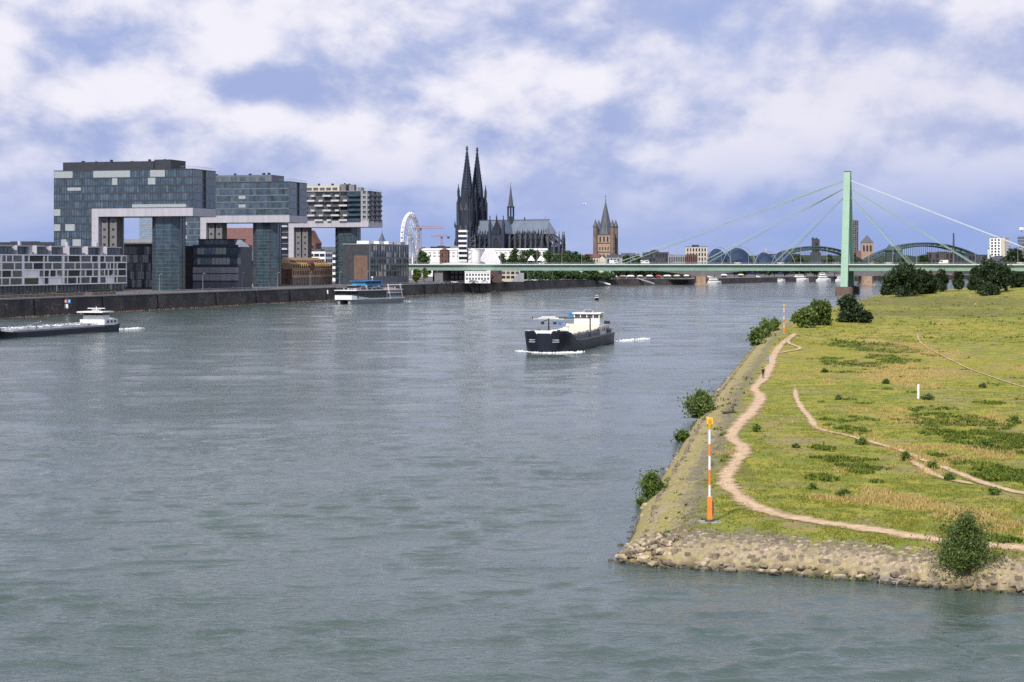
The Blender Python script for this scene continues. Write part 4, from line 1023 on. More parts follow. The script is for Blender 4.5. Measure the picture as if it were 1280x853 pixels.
# ------------------------------------------------------------------ grey banded building
def banded_house():
    o = P(229.5, 915, 7.); t = thing('office_building', 'grey office building with horizontal metal bands and ribbon windows beside the second crane-shaped block', 'building', o, QR)
    m = MB(); m.box(0, 5.0, 1.5, 18, -.4, 21.5); m.build('stair_wing', MT['black'], t)
    m = MB(); m.box(5.02, 29, .4, 18, -.4, 22.); m.build('wall', MT['dark'], t)
    m = MB(); m.box(7, 26, 2.5, 16, 22, 24.6); m.build('roof_storey', MT['grey'], t); m = MB(); m.box(6.6, 26.6, 2., 16.4, 24.6, 25.); m.build('roof', MT['dark'], t)
    for x in np.arange(7.4, 25, 2.7): pane_obj(t, 2.3, 1.9, Matrix.Translation((x+1.2, 2.42, 22.4)), MT['glass2'])
    for z, h in ((.2, 3.4), (4.3, 3.2), (8.0, 2.9)):
        m = MB(); m.box(5.0, 29.1, .05, .5, z, z+h); b = m.build('metal_band', MT['lgrey'] if z > 1 else MT['grey'], t)
        m = MB()
        for x in np.arange(8, 29, 3.): m.box(x-.05, x+.05, .01, .06, z+.02, z+h-.02)
        m.build('joints', MT['grey'], b)
    for z in (12.3, 17.3):
        for x in np.arange(5.2, 28.6, 1.95): pane_obj(t, 1.75, 3.3, Matrix.Translation((x+1., .33, z)), MT['blind'] if random.random() < .45 else MT['glass2'])
    m = MB(); m.box(5.0, 29.1, .1, .5, 15.7, 17.2); m.box(5.0, 29.1, .1, .5, 11.1, 12.2); m.box(5.,29.1,.1,.5,20.8,22.05); m.build('dark_band', MT['dark'], t)
    m = MB(); m.yprism([(.2,21.),(15,21.),(4,24.5)], 27.2, 29.2); m.build('white_canopy', MT['wpaint'], t)
banded_house()
# ------------------------------------------------------------------ yellow warehouse with dormers
def warehouse():
    o = P(365.5, 1052, 7.); L = 64.; W = 15.; t = thing('warehouse', 'old ochre warehouse with two rows of dormers in its mansard roof and dark arcade', 'building', o, RF)
    m = MB(); m.box(.3, L, .3, W, -.4, 9.4)
    gridwall(m, t, fmat(0, .3, 0, 0), L, 5.2, 9.4, 24, 1, .9, .9, .35, (('pane', 4), ('pane2', 1))); m.box(0, L, -.05, .25, 4.6, 5.2)
    m.build('wall', MT['warm'], t)
    g = MB()
    for x in np.arange(.5, L, 2.6): g.box(x, x+.7, -.05, .6, -.3, 4.6)
    g.build('arcade_piers', MT['grey'], t)
    r = MB(); r.add([(-.3,-.3,9.4),(L+.3,-.3,9.4),(L+.3,W+.3,9.4),(-.3,W+.3,9.4),(.8,2.2,13.),(L-.8,2.2,13.),(L-.8,W-2.2,13.),(.8,W-2.2,13.),(5,W/2,16.2),(L-5,W/2,16.2)],
        [(0,3,2,1),(0,1,5,4),(1,2,6,5),(2,3,7,6),(3,0,4,7),(4,5,9,8),(5,6,9),(6,7,8,9),(7,4,8)])
    rf = r.build('mansard_roof', MT['tan'], t)
    for i in range(19):
        x = 2+i*3.3
        d = MB(); d.box(x, x+1.9, .25, 2.4, 9.7, 12.2); d.yprism([(.0,12.2),(2.6,12.2),(2.6,12.9)], x-.15, x+2.05); d.build('dormer', MT['ochre'], rf)
        pane_obj(rf, 1.2, 1.8, Matrix.Translation((x+.95, .22, 10.1)), MT['pane'])
    for i in range(13):
        x = 7+i*4; d = MB(); d.box(x, x+1.6, 3.0, 5.5, 13.1, 14.6); d.build('dormer', MT['redroof'], rf)
    # gable end seen from upstream
    g = MB(); gridwall(g, t, fmat(.3, W, 0, R(-90)), W-.5, 1., 9.4, 4, 2, 2.2, 1.6, .35); g.build('end_wall', MT['brick'], t)
    p = MB(); p.box(28, 33, -.4, 2.5, 8.8, 12.8); p.yprism([(-.5,12.8),(2.6,12.8),(1.,14.6)], 27.8, 33.2); p.build('gable_bay', MT['redroof'], t)
warehouse()
# ------------------------------------------------------------------ apartments before the bridge head
def bridge_apartments():
    o = P(462.5, 1090, 7.); L = 73.; t = building('apartment_building', 'beige and grey apartment building with loggias next to the bridge head', o.x, o.y, RF, L, 17, 24., 15, 5, 'grey', 'building', 0, 'flat', 'lgrey', 5, .9, .8, 4.2, True, panes=(('pane', 4), ('pane2', 1)))
    rnd = random.Random(2)
    for j in range(5):
        for i in range(15):
            if rnd.random() < .36: m = MB(); x = .9+i*4.8; m.box(x, x+rnd.choice((2.2, 3.9)), -.06, .2, 5.0+j*3.9, 7.9+j*3.9); m.build('cladding_panel', MT['cream'] if rnd.random() < .7 else MT['lgrey'], t)
    g = MB(); g.M = fmat(.3, 17, 0, R(-90)); g.box(0, 16.6, -.15, .1, -.3, 24.); g.build('end_wall', MT['dark'], t); g = MB(); g.M = fmat(.3, 17, 0, R(-90)); g.box(7, 15.5, -.35, -.14, 3, 17.5); g.build('end_panel', MT['rust'], t)
    for x0, x1 in ((2, 11), (20, 30), (38, 46), (62, 70)): m = MB(); m.box(x0, x1, 1.5, 9, 24.5, 26.2); m.build('roof_storey', MT['white'] if x0 < 40 else MT['lgrey'], t)
bridge_apartments()
# ------------------------------------------------------------------ buildings in the second row
b = P(303.5, 1035, 7.); building('town_house', 'pale pink old town house with dark mansard between the crane-shaped blocks', b.x, b.y, QR, 8.2, 10, 11.2, 4, 3, 'cream', roof='mansard', roofh=3.4, pier=.75, sp=1.3, sidecols=2)
b = P(272, 1430, 7.); building('brick_hall', 'tall dark brick hall with purple brown roof behind the second crane-shaped block', b.x, b.y, QR, 46, 26, 24, 9, 3, 'brick', roof='gable', rooft='redroof', roofh=17, sidecols=4, pier=1.6, sp=2.2)
b = P(297, 1260, 7.); building('market_hall', 'low hall with blue grey slate roof behind the town house', b.x, b.y, QR, 24, 20, 16, 6, 2, 'lgrey', roof='hip', rooft='slate', roofh=7, sidecols=3)
b = P(385, 1260, 7.); building('office_building', 'white modern office building with ribbon windows behind the old warehouse', b.x, b.y, QR, 12.6, 14, 21, 3, 5, 'white', roofh=3, sidecols=3, pier=.4, sp=1.6)
b = P(398, 1300, 7.); building('office_building', 'low white office building with long windows under the balcony block', b.x, b.y, QR, 14, 14, 19, 2, 4, 'wpaint', roofh=3, sidecols=2, pier=.5, sp=1.8)
b = P(394, 1420, 7.); building('town_house', 'wide house with dark slate roof seen beneath the balcony block', b.x, b.y, QR, 26, 16, 19, 8, 4, 'concrete', roof='gable', rooft='slate', roofh=7.)
def gable_tower():
    b = P(383, 1340, 7.); t = thing('brick_gable_tower', 'narrow red brick tower with steep gable behind the balcony block', 'building', b, QR); m = MB()
    m.box(0, 7, .3, 12, -.4, 27); m.xprism([(0,27),(7,27),(2.2,36.5),(1.2,36.5)], .3, 12); gridwall(m, t, fmat(0, .3, 0, 0), 7, 16, 27, 2, 3, 1.4, 1.6, .3); m.build('wall', MT['brick'], t)
    r = MB(); r.add([(1.0,0,36.7),(7.3,0,26.8),(7.3,12.2,26.8),(1.0,12.2,36.7),(1.,0,37.1),(7.5,0,27.3),(7.5,12.2,27.3),(1.,12.2,37.1)], [(0,3,2,1),(4,5,6,7),(0,1,5,4),(1,2,6,5),(2,3,7,6),(3,0,4,7)]); r.build('roof', MT['redroof'], t)
gable_tower()
def turret():
    b = P(477.5, 1245, 7.); t = thing('turret_tower', 'grey stone tower with pointed slate cone above the beige apartments', 'tower', b, QR); m = MB()
    m.fru(0, 0, -.4, 24, 3.6, 3.4, 10); m.build('shaft', MT['concrete'], t); m = MB(); m.fru(0, 0, 24, 33.8, 3.9, .05, 10); m.fru(0, 0, 23.6, 24.05, 4, 4, 10); m.build('cone_roof', MT['slate'], t)
    m = MB(); m.tube((0,0,33.5), (0,0,35.6), .1, n=4); m.build('finial', MT['dark'], t)
    for k in range(5): m = MB(); a = -1.57+(k-2)*.6; m.M = fmat(3.45*math.cos(a), 3.45*math.sin(a), 20, a+1.57); m.box(-.5, .5, -.12, .1, 0, 2.); m.build('window', MT['pane'], t)
turret()
def far_tower():
    b = P(174, 3200, 7.); t = thing('glass_high_rise', 'pale blue glass high-rise seen through the opening of the largest crane-shaped block', 'tower', b, -.1); m = MB()
    m.box(0, 26, 0, 26, -.5, 97); m.build('glass_body', MT['farglass'], t); m = MB()
    for z in np.arange(4, 97, 4): m.box(-.2, 26.2, -.25, 26.2, z, z+.9)
    m.build('floor_slabs', MT['lgrey'], t); m = MB(); m.box(0, 26, .1, 26, 97, 99); m.build('roof', MT['grey'], t)
    b = P(171, 2200, 7.); t = building('office_tower', 'small dark office tower in front of the pale blue high-rise', b.x, b.y, QR, 16, 14, 42, 5, 10, 'grey', sidecols=3, single=False)
far_tower()
b = P(-20, 1150, 7.); building('town_house', 'long dark house whose roof shows above the white apartments', b.x, b.y, QR, 52, 16, 25.5, 10, 5, 'dark', roof='flat', rooft='dark', roofh=2., single=False)
b = P(150, 1250, 7.); building('office_building', 'flat grey building behind the panelled office', b.x, b.y, QR, 30, 16, 26, 8, 6, 'lgrey', roofh=3, single=False)
# ------------------------------------------------------------------ green cable-stayed bridge
BR_RZ = R(-17)
PY = P(1059.5, 1178, 0.)
def bridge_pt(u, v, z): return PY+Matrix.Rotation(BR_RZ, 3, 'Z')@Vector((u, v, z))
def cable_bridge():
    t = thing('cable_stayed_bridge', 'pale green cable-stayed road bridge with one tall A-shaped pylon', 'bridge', PY, BR_RZ)
    A, B = -300., 330.; ZT = 19.5; hw = 14.
    d = MB()
    d.yprism([(-hw,ZT-.9),(-hw+.4,ZT-4.5),(-hw+4,ZT-4.6),(-hw+4.6,ZT-1.3),(hw-4.6,ZT-1.3),(hw-4,ZT-4.6),(hw-.4,ZT-4.5),(hw,ZT-.9),(hw,ZT-.35),(-hw,ZT-.35)], A, B)
    d.build('deck_girder', MT['deckg'], t)
    d = MB(); d.box(A, B, -hw-1.4, -hw+.02, ZT-.85, ZT-.1); d.box(A, B, hw-.02, hw+1.4, ZT-.85, ZT-.1); d.build('footway_edge', MT['rail'], t)
    d = MB(); d.box(A, B, -hw+.02, hw-.02, ZT-.35, ZT-.15); d.build('roadway', MT['paving'], t)
    d = MB()
    for x in np.arange(A, B, 3.): d.tube((x,-hw-1.2,ZT-.1), (x,-hw-1.2,ZT+1.), .05, n=4)
    for z in (.5, 1.): d.tube((A,-hw-1.2,ZT+z), (B,-hw-1.2,ZT+z), .05, n=4); d.tube((A,hw+1.2,ZT+z), (B,hw+1.2,ZT+z), .05, n=4)
    d.build('railing', MT['lgrey'], t)
    for x in np.arange(A+8, B, 15.):
        d = MB(); d.box(x-.12, x+.12, -hw-.02, -hw+.3, ZT-4.4, ZT-.95); d.build('stiffener', MT['deckg'], t)
    # pylon: two legs leaning together
    top = 78.2
    for sgn, nm in ((-1, 'green'), (1, 'green')):
        l = MB(); y0, y1 = sgn*17.5, sgn*1.6
        l.hexa([(-2.25,y0-2.2,5.0),(2.25,y0-2.2,5.0),(2.25,y0+2.2,5.0),(-2.25,y0+2.2,5.0),(-2.0,y1-1.55,top),(2.0,y1-1.55,top),(2.0,y1+1.55,top),(-2.0,y1+1.55,top)])
        leg = l.build('pylon_leg', MT[nm], t)
        j = MB()
        for k in range(1, 8):
            f_ = k/8; z = 5+(top-5)*f_; y = y0+(y1-y0)*f_; w = 2.25-.25*f_; q = 2.2-.65*f_; j.box(-w-.03, w+.03, y-q-.03, y+q+.03, z-.06, z+.06)
        j.build('weld_seam', MT['green'], leg)
    l = MB(); l.box(-2.05, 2.05, -3.2, 3.2, top, top+.5); l.build('pylon_cap', MT['dkgreen'], t)
    for sgn in (-1, 1):
        p = MB(); y = sgn*17.7; p.prism([(-5.4,y-3.6),(-3.8,y-5),(3.8,y-5),(5.4,y-3.6),(5.4,y+3.6),(3.8,y+5),(-3.8,y+5),(-5.4,y+3.6)], -3, 4.6); p.box(-4.6, 4.6, y-4.2, y+4.2, 4.6, 5.02); p.build('pylon_pedestal', MT['pedest'], t)
    # cables
    for zt, ul, ur in ((73.5, -151, 135), (69., -95, 79), (64.5, -46, 40)):
        for u in (ul, ur):
            for sgn in (-1, 1):
                for k in (-.3, .3):
                    c = MB(); c.tube((k*0, sgn*1.9, zt+k*.8), (u+k*1.6, sgn*12.5, ZT-.2), .14, n=6); c.build('stay_cable', MT['rail'] if u > 100 else MT['deckg'], t)
    # land pier at the quay
    p = MB(); p.box(-276, -270, -12, 12, 5, ZT-4.6); p.build('abutment_pier', MT['concrete'], t)
cable_bridge()
def lamp_posts():
    t = thing('street_lamp', 'slim tall street lamp standing on the pale green bridge', 'street lamp', (0,0,0), BR_RZ, 'street lamps on the cable-stayed bridge')
    m = MB(); m.tube((0,0,0), (0,0,10.2), .16, .09, 6); m.build('post', MT['lgrey'], t); m = MB(); m.tube((0,0,10.1), (0,1.6,10.6), .07, n=5); m.build('arm', MT['lgrey'], t); m = MB(); m.box(-.2, .2, 1.4, 2.5, 10.5, 10.7); m.build('lamp_head', MT['steel'], t)
    us = [(px-1059.5)/F*1178*1.01 for px in (542, 617, 652, 672, 686, 726, 762, 790, 828, 850, 897, 918, 932, 947, 975, 1005, 1031, 1088, 1112, 1145, 1186, 1214, 1262)]
    for i, u in enumerate(us):
        o = t if i == 0 else copy_tree(t); n_ = sum(1 for q in us if q < 0); o['label'] = 'slim bridge lamp, %s from the pylon towards %s' % (('%dth' % k if k > 3 else ('first', 'second', 'third')[k-1]) if True else '', 'the city bank' if u < 0 else 'the meadow bank') if (k := (n_-i if u < 0 else i-n_+1)) else ''; o.location = bridge_pt(u, -12.8 if i % 2 else 12.8, 19.3)
    t = thing('gantry_post', 'thick pale sign post rising above the bridge railing', 'post', bridge_pt((1235.5-1059.5)/F*1150, -12.5, 19.3), BR_RZ)
    m = MB(); m.tube((0,0,0), (0,0,9.6), .75, .6, 8); m.build('post', MT['rail'], t); m = MB(); m.fru(0, 0, 9.6, 10.1, .9, .9, 8); m.build('cap', MT['lgrey'], t)
lamp_posts()
def vehicle(name, label, u, v, kind, col, flip=False):
    t = thing(name, label, 'car' if kind == 'car' else kind, bridge_pt(u, v, 19.36), BR_RZ+(math.pi if flip else 0), 'vehicles on the cable-stayed bridge')
    L, Ht = {'car': (4.4, 1.5), 'van': (5.8, 2.5), 'bus': (12, 3.2)}[kind]
    b = MB()
    if kind == 'car': b.xprism([(-L/2,.35),(L/2,.35),(L/2,.75),(L*.3,.9),(-L*.46,.95),(-L/2,.8)], -.85, .85)
    else: b.xprism([(-L/2,.4),(L/2,.4),(L/2,1.1),(L*.42,1.35),(L*.34,Ht),(-L/2,Ht)] if kind == 'van' else [(-L/2,.4),(L/2,.4),(L/2,Ht),(-L/2,Ht)], -1., 1.)
    b.build('body', col, t); c = MB()
    if kind == 'car': c.xprism([(-L*.42,.93),(L*.24,.9),(L*.1,Ht),(-L*.3,Ht)], -.75, .75)
    elif kind == 'van': c.box(L*.05, L*.36, -1.02, 1.02, 1.4, 2.1)
    else: c.box(-L*.47, L*.505, -1.02, 1.02, 1.5, 2.6)
    c.build('windows', MT['pane'], t)
    for x in (-L*.32, L*.32):
        for y in (-.8, .8): w = MB(); w.tube((x,y-.12,.34), (x,y+.12,.34), .34, n=10); w.build('wheel', MT['rubber'], t)
for nm, lb, px, v, k, c, fl in (('delivery_van', 'white delivery van crossing the bridge near the church tower', 806, -6, 'van', MT['wpaint'], 0), ('delivery_van', 'white van on the bridge just below the longest cable', 765, -6, 'van', MT['wpaint'], 0),
        ('car', 'silver car following the white van', 840, -5, 'car', MT['steel'], 0), ('car', 'pale car driving below the blue tent roofs', 924, -5, 'car', MT['wpaint'], 0), ('car', 'white car on the bridge below the shortest cable', 978, -5, 'car', MT['wpaint'], 0),
        ('car', 'white car on the bridge close to the pylon', 1046, -5, 'car', MT['lgrey'], 1), ('delivery_van', 'white van on the bridge under the big steel arch', 1176, -5, 'van', MT['wpaint'], 1), ('car', 'light car on the bridge above the broad dark tree', 1110, -5, 'car', MT['wpaint'], 1),
        ('car', 'white car on the bridge beside the thick sign post', 1228, -5, 'car', MT['wpaint'], 1), ('car', 'white car on the bridge above the grassy mound', 1266, -5, 'car', MT['wpaint'], 0)):
    vehicle(nm, lb, (px-1059.5)/F*1178*1.01, v, k, c, fl)

# ------------------------------------------------------------------ second bridge: haunched girder
def girder_bridge():
    o = P(876, 1690, 0.); t = thing('girder_bridge', 'flat grey girder bridge with arched haunches and stone piers behind the green bridge', 'bridge', o, R(-3)); m = MB(); L = 150.
    def zb(x):
        d = min(abs(x), abs(x-L), abs(x+L)) ; return 14.0-6.4*math.exp(-(d/30)**1.5)
    xs = np.linspace(-190, 380, 115); rings = [[(x,-11,15.6),(x,11,15.6),(x,10,zb(x)),(x,-10,zb(x))] for x in xs]
    m.loft(rings); m.build('girder', MT['concrete'], t); m = MB(); m.box(-190, 380, -12, 12, 15.6, 16.3); m.build('deck_edge', MT['concrete'], t)
    for x in (-L, 0, L):
        p = MB(); p.prism([(x-5,-14),(x-3.4,-18),(x+3.4,-18),(x+5,-14),(x+5,14),(x-5,14)], -3, 7.9); p.box(x-6.2, x+6.2, -18.5, 14.5, -3, 1.2); p.build('pier', MT['sandst'], t)
girder_bridge()
# ------------------------------------------------------------------ far railway bridge: steel arches
def arch_bridge():
    D = 2620; k = D/F
    t = thing('railway_arch_bridge', 'long dark green steel arch railway bridge far behind the green bridge', 'bridge', P(940, D, 0), 0)
    X = lambda px: (px-940)*k
    spans = ((955, 1082, 308.5), (1078, 1236, 304.), (1230, 1330, 312))
    dk = MB(); dk.box(X(930), X(1340), 0, 26, 13.5, 17.2); dk.build('deck', MT['dkgreen'], t)
    for a, b, ytop in spans:
        xa, xb = X(a), X(b); zt = Zy(ytop, D); n = 22
        for y in (0, 12, 25):
            m = MB(); prev = None
            for i in range(n+1):
                q = i/n; x = xa+(xb-xa)*q; up = 4*q*(1-q); zl = 15+(zt-19)*up*1.0-0; zu = 20+(zt-20)*up**.85
                zl = min(zl, zu-2.2)
                if prev:
                    m.tube(prev[0], (x,y,zl), .85, n=4); m.tube(prev[1], (x,y,zu), .95, n=4); m.tube(prev[0], (x,y,zu), .45, n=4)
                m.tube((x,y,zl), (x,y,zu), .45, n=4); prev = ((x,y,zl), (x,y,zu))
            ar = m.build('arch_truss', MT['dkgreen'], t); h = MB()
            for i in range(1, n):
                q = i/n; x = xa+(xb-xa)*q; h.tube((x,y,16), (x,y,15+(zt-19)*4*q*(1-q)), .32, n=4)
            h.build('hangers', MT['dkgreen'], ar)
    for px in (1080, 1233): p = MB(); p.box(X(px)-6, X(px)+6, -4, 30, -3, 13.5); p.build('pier', MT['sandst'], t)
    for px, w in ((1112, 10), (1123, 10)):
        p = MB(); x = X(px); p.box(x-w/2, x+w/2, -3, 5, 5, 38); p.fru(x, 1, 38, 47, w*.8, .1, 4, R(45)); p.build('portal_tower', MT['dkgreen'], t)
arch_bridge()

# ------------------------------------------------------------------ cathedral
def pinnacle(m, x, y, z, h, r): m.fru(x, y, z, z+h*.35, r, r*.9, 4, R(45)); m.fru(x, y, z+h*.35, z+h, r*1.15, .02, 4, R(45)); m.fru(x, y, z+h*.9, z+h*1.0, r*.35, r*.35, 4)
def cathedral():
    DC = 2400.; rz = -math.atan2(13.6, 28)
    t = thing('cathedral', 'huge dark twin-spired gothic cathedral with grey lead roof on the skyline', 'church', P(588, DC, 14.), rz); g1, g2 = MT['gothic'], MT['gothic2']
    def tower(cx, cy_):
        tw = MB(); w = 12.2; zs = [(-10, 26, 11.0), (26, 52, 10.3), (52, 80, 9.4), (80, 92, 8.0)]
        for z0, z1, r in zs: tw.cbox(cx, cy_, r*2, r*2, z0, z1)
        tw.fru(cx, cy_, 86, 101, 8.6, 7.6, 8, R(22.5))
        tower_o = tw.build('tower', g1, t)
        b = MB()
        for sx in (-1, 1):
            for sy in (-1, 1):
                for z0, z1, r, q in ((-10, 26, 11.8, 2.6), (26, 52, 11.0, 2.2), (52, 82, 10.0, 1.9), (82, 92, 8.6, 1.5)):
                    b.cbox(cx+sx*r, cy_+sy*r*.62, q*1.3, q, z0, z1); b.cbox(cx+sx*r*.62, cy_+sy*r, q, q*1.3, z0, z1); b.cbox(cx+sx*r*.9, cy_+sy*r*.9, q*1.25, q*1.25, z0, z1+3)
                pinnacle(b, cx+sx*8.2, cy_+sy*8.2, 92, 16, 1.8)
                for a, c in ((.62, 1.), (1., .62)): pinnacle(b, cx+sx*10.2*a, cy_+sy*10.2*c, 81, 11, 1.1)
                for z in (28, 52): pinnacle(b, cx+sx*11.6, cy_+sy*11.6, z, 9, 1.1)
        b.build('buttress', g1, tower_o)
        lt = MB()
        for fx, fy in ((0,-1), (1,0)):
            for z0, z1, off, hw in ((4, 23, 11.05, 3.2), (29, 49, 10.35, 2.9), (55, 78, 9.45, 2.5)):
                for s in (-1, 1):
                    cxx = cx+fx*off+(-fy)*s*4.3*0+(s*4.2 if fx == 0 else 0); cyy = cy_+fy*off+(s*4.2 if fy == 0 else 0)
                    lt.M = Matrix.Translation((cxx, cyy, 0))@Matrix.Rotation(0 if fy else R(90), 4, 'Z')
                    lt.xprism([(-hw*.55,z0),(hw*.55,z0),(hw*.55,z1-5),(0,z1),(-hw*.55,z1-5)], -.06, .1)
        lt.M = None
        for k in range(8):
            a = R(45*k); lt.M = Matrix.Translation((cx+7.6*math.cos(a), cy_+7.6*math.sin(a), 0))@Matrix.Rotation(a+R(90), 4, 'Z'); lt.xprism([(-1.4,88),(1.4,88),(1.4,95),(0,98),(-1.4,95)], -.35, .1)
        lt.build('lancet_window', MT['black'], tower_o)
        gb = MB()
        for fx, fy in ((0,-1), (1,0)):
            for z, off in ((23, 11.4), (48, 10.7), (77, 9.8)):
                for s in (-1, 1):
                    cxx = cx+fx*off+(s*4.2 if fx == 0 else 0); cyy = cy_+fy*off+(s*4.2 if fy == 0 else 0)
                    gb.M = Matrix.Translation((cxx, cyy, 0))@Matrix.Rotation(0 if fy else R(90), 4, 'Z'); gb.xprism([(-3.6,z-3),(3.6,z-3),(0,z+8)], -.2, .2)
        gb.build('gablet', g2, tower_o)
        sp = MB(); n = 8; z0, z1 = 99., 153.
        for k in range(n):
            a = R(45*k+22.5); p0 = Vector((cx+7.2*math.cos(a), cy_+7.2*math.sin(a), z0)); p1 = Vector((cx+.5*math.cos(a), cy_+.5*math.sin(a), z1)); sp.tube(p0, p1, .85, .4, 5)
            for q in np.arange(.06, .95, .085):
                c = p0.lerp(p1, q); d = Vector((math.cos(a), math.sin(a), 0)); sp.tube(c, c+d*1.2+Vector((0,0,.6)), .4, .15, 4)
        for q in np.arange(.0, .95, .07):
            r = 6.9*(1-q)+.5*q; sp.fru(cx, cy_, z0+(z1-z0)*q, z0+(z1-z0)*q+1.1, r*1.02, r*.98, 8, R(22.5))
        sp.fru(cx, cy_, z0, z1-3, 6.2, .4, 8, R(22.5))
        s_ = sp.build('spire', g1, tower_o); f = MB(); f.fru(cx, cy_, 152, 156, .9, 1.0, 8); f.fru(cx, cy_, 153, 154.2, 2.2, 2.4, 4); f.fru(cx, cy_, 155.8, 156.8, 1.9, 1.9, 4); f.fru(cx, cy_, 156.8, 159, .8, .05, 6); f.build('finial', g1, s_)
    tower(2., -13.5); tower(2., 15.5)
    wf = MB(); wf.box(-8, 11, -3, 5, -10, 60); wf.xprism([(-8,60),(11,60),(1.5,72)], -3, 5); wf.build('west_front', g1, t)
    # nave, aisles, roof
    n = MB(); n.box(12, 106, -8, 10, -10, 43); n.box(12, 106, -23, 25, -10, 24); n.box(62, 106, -30, -22, -10, 22); n.build('nave_wall', g1, t)
    r = MB(); r.add([(12,-9,43),(112,-9,43),(112,11,43),(12,11,43),(12,1,61),(112,1,61),(124,1,43.2)], [(0,3,2,1),(0,1,5,4),(3,4,5,2),(0,4,3),(1,6,5),(6,2,5),(1,2,6)]); r.build('lead_roof', MT['lead'], t)
    ri = MB(); ri.box(12, 114, .6, 1.4, 61, 61.9); ri.build('roof_ridge', MT['slate'], t)
    # transept to the south
    tr = MB(); tr.box(50, 66, -40, -8, -10, 43); tr.xprism([(49.5,43),(66.5,43),(58,61)], -40.5, -38.2); tr.build('transept_wall', g1, t)
    r = MB(); r.xprism([(49.6,43),(66.4,43),(58,60)], -38.1, 0.); r.build('transept_roof', MT['lead'], t)
    w = MB(); w.xprism([(53.4,12),(62.6,12),(62.6,30),(58,38),(53.4,30)], -40.65, -39.9); w.build('transept_window', MT['black'], t)
    w = MB()
    for k in range(9): a0, a1 = R(180-k*20), R(180-(k+1)*20); w.tube((58+5.4*math.cos(a0), -40.7, 28+10.5*math.sin(a0)), (58+5.4*math.cos(a1), -40.7, 28+10.5*math.sin(a1)), .55, n=5)
    w.tube((52.6,-40.7,11), (52.6,-40.7,28), .5, n=5); w.tube((63.4,-40.7,11), (63.4,-40.7,28), .5, n=5); w.build('window_arch', g2, t)
    p = MB()
    for x in (48.5, 67.5):
        p.cbox(x, -40, 3.6, 3.6, -10, 46); pinnacle(p, x, -40, 46, 20, 2.2)
    for x in (52.8, 63.2): pinnacle(p, x, -41, 44, 11, 1.0)
    pinnacle(p, 58, -40, 60, 8, 1.); p.build('transept_pinnacle', g1, t)
    # buttress piers with pinnacles and flyers along the nave and round the choir
    def bay(x, y, cx, cy_, hi=31):
        b = MB(); d = Vector((cx-x, cy_-y, 0)); L = d.length
        b.cbox(x, y, 2.3, 2.6, -10, hi); pinnacle(b, x, y, hi, 15, 1.5); ang = math.atan2(d.y, d.x); b.M = Matrix.Translation((x, y, 0))@Matrix.Rotation(ang, 4, 'Z')
        b.xprism([(0,hi-7),(0,hi-5),(L,hi+10),(L,hi+7)], -.5, .5); b.xprism([(0,hi),(0,hi+1.5),(L*.95,hi+15),(L*.95,hi+12.5)], -.45, .45); b.M = None; pinnacle(b, cx-d.x/L*.8, cy_-d.y/L*.8, 43, 7, .9)
        b.build('flying_buttress', g2 if x > 66 else g1, t)
    for x in (18.5, 26, 33.5, 41): bay(x, -23.5, x, -8.)
    for x in (72, 79.5, 87, 94.5, 102): bay(x, -30.5, x, -8.)
    for x in np.arange(14.8, 104, 7.5):
        if 47 < x < 68: continue
        w = MB(); y = -8.1; w.xprism([(x-2,24),(x+2,24),(x+2,36),(x,41),(x-2,36)], y-.05, y+.1); w.build('clerestory_window', MT['black'], t)
        w = MB(); y = -23.1 if x < 62 else -30.1; w.xprism([(x-2,2),(x+2,2),(x+2,11),(x,15),(x-2,11)], y-.05, y+.1); w.build('aisle_window', MT['black'], t)
        w = MB(); w.xprism([(x-2.6,40.5),(x+2.6,40.5),(x,48)], -9.3, -8.9); w.build('gablet', g1, t)
    # choir apse
    ap = MB(); ang = [R(-90+30*k) for k in range(7)]
    ap.prism([(106,-8)]+[(106+9*math.cos(a), 1+9*math.sin(a)) for a in ang]+[(106,10)], -10, 43); ap.prism([(106,-23)]+[(106+24*math.cos(a), 1+24*math.sin(a)) for a in ang]+[(106,25)], -10, 27); ap.build('choir_apse', g1, t)
    for a in [R(-90+18*k) for k in range(8)]: bay(106+25.5*math.cos(a), 1+25.5*math.sin(a), 106+9*math.cos(a), 1+9*math.sin(a))
    for k in range(5):
        a = R(-75+30*k); w = MB(); w.M = Matrix.Translation((106+8.75*math.cos(a), 1+8.75*math.sin(a), 0))@Matrix.Rotation(a+R(90), 4, 'Z'); w.xprism([(-1.6,22),(1.6,22),(1.6,36),(0,40),(-1.6,36)], -.2, .1); w.build('choir_window', MT['black'], t)
    # crossing turret
    c = MB(); c.fru(58, 1, 56, 66, 4.6, 4.4, 8, R(22.5)); 
    for k in range(8): a = R(45*k+22.5); c.tube((58+4.2*math.cos(a),1+4.2*math.sin(a),66), (58+4.*math.cos(a),1+4.*math.sin(a),78), .55, n=5)
    c.fru(58, 1, 77.6, 79, 5, 5, 8, R(22.5)); c.fru(58, 1, 66, 78, 1.2, 1.2, 6); cr = c.build('crossing_turret', g1, t)
    c = MB(); c.fru(58, 1, 79, 106, 3.6, .25, 8, R(22.5)); c.tube((58,1,105), (58,1,110.5), .2, n=5); c.cbox(58, 1, 1.6, .3, 108, 108.4); c.build('turret_spire', MT['slate'], cr)
    m = MB(); m.tube((78,1,61), (78,1,65), .9, .7, 6); m.tube((107,1,61), (107,1,66), .15, n=4); m.build('ridge_ornament', g1, t)
cathedral()

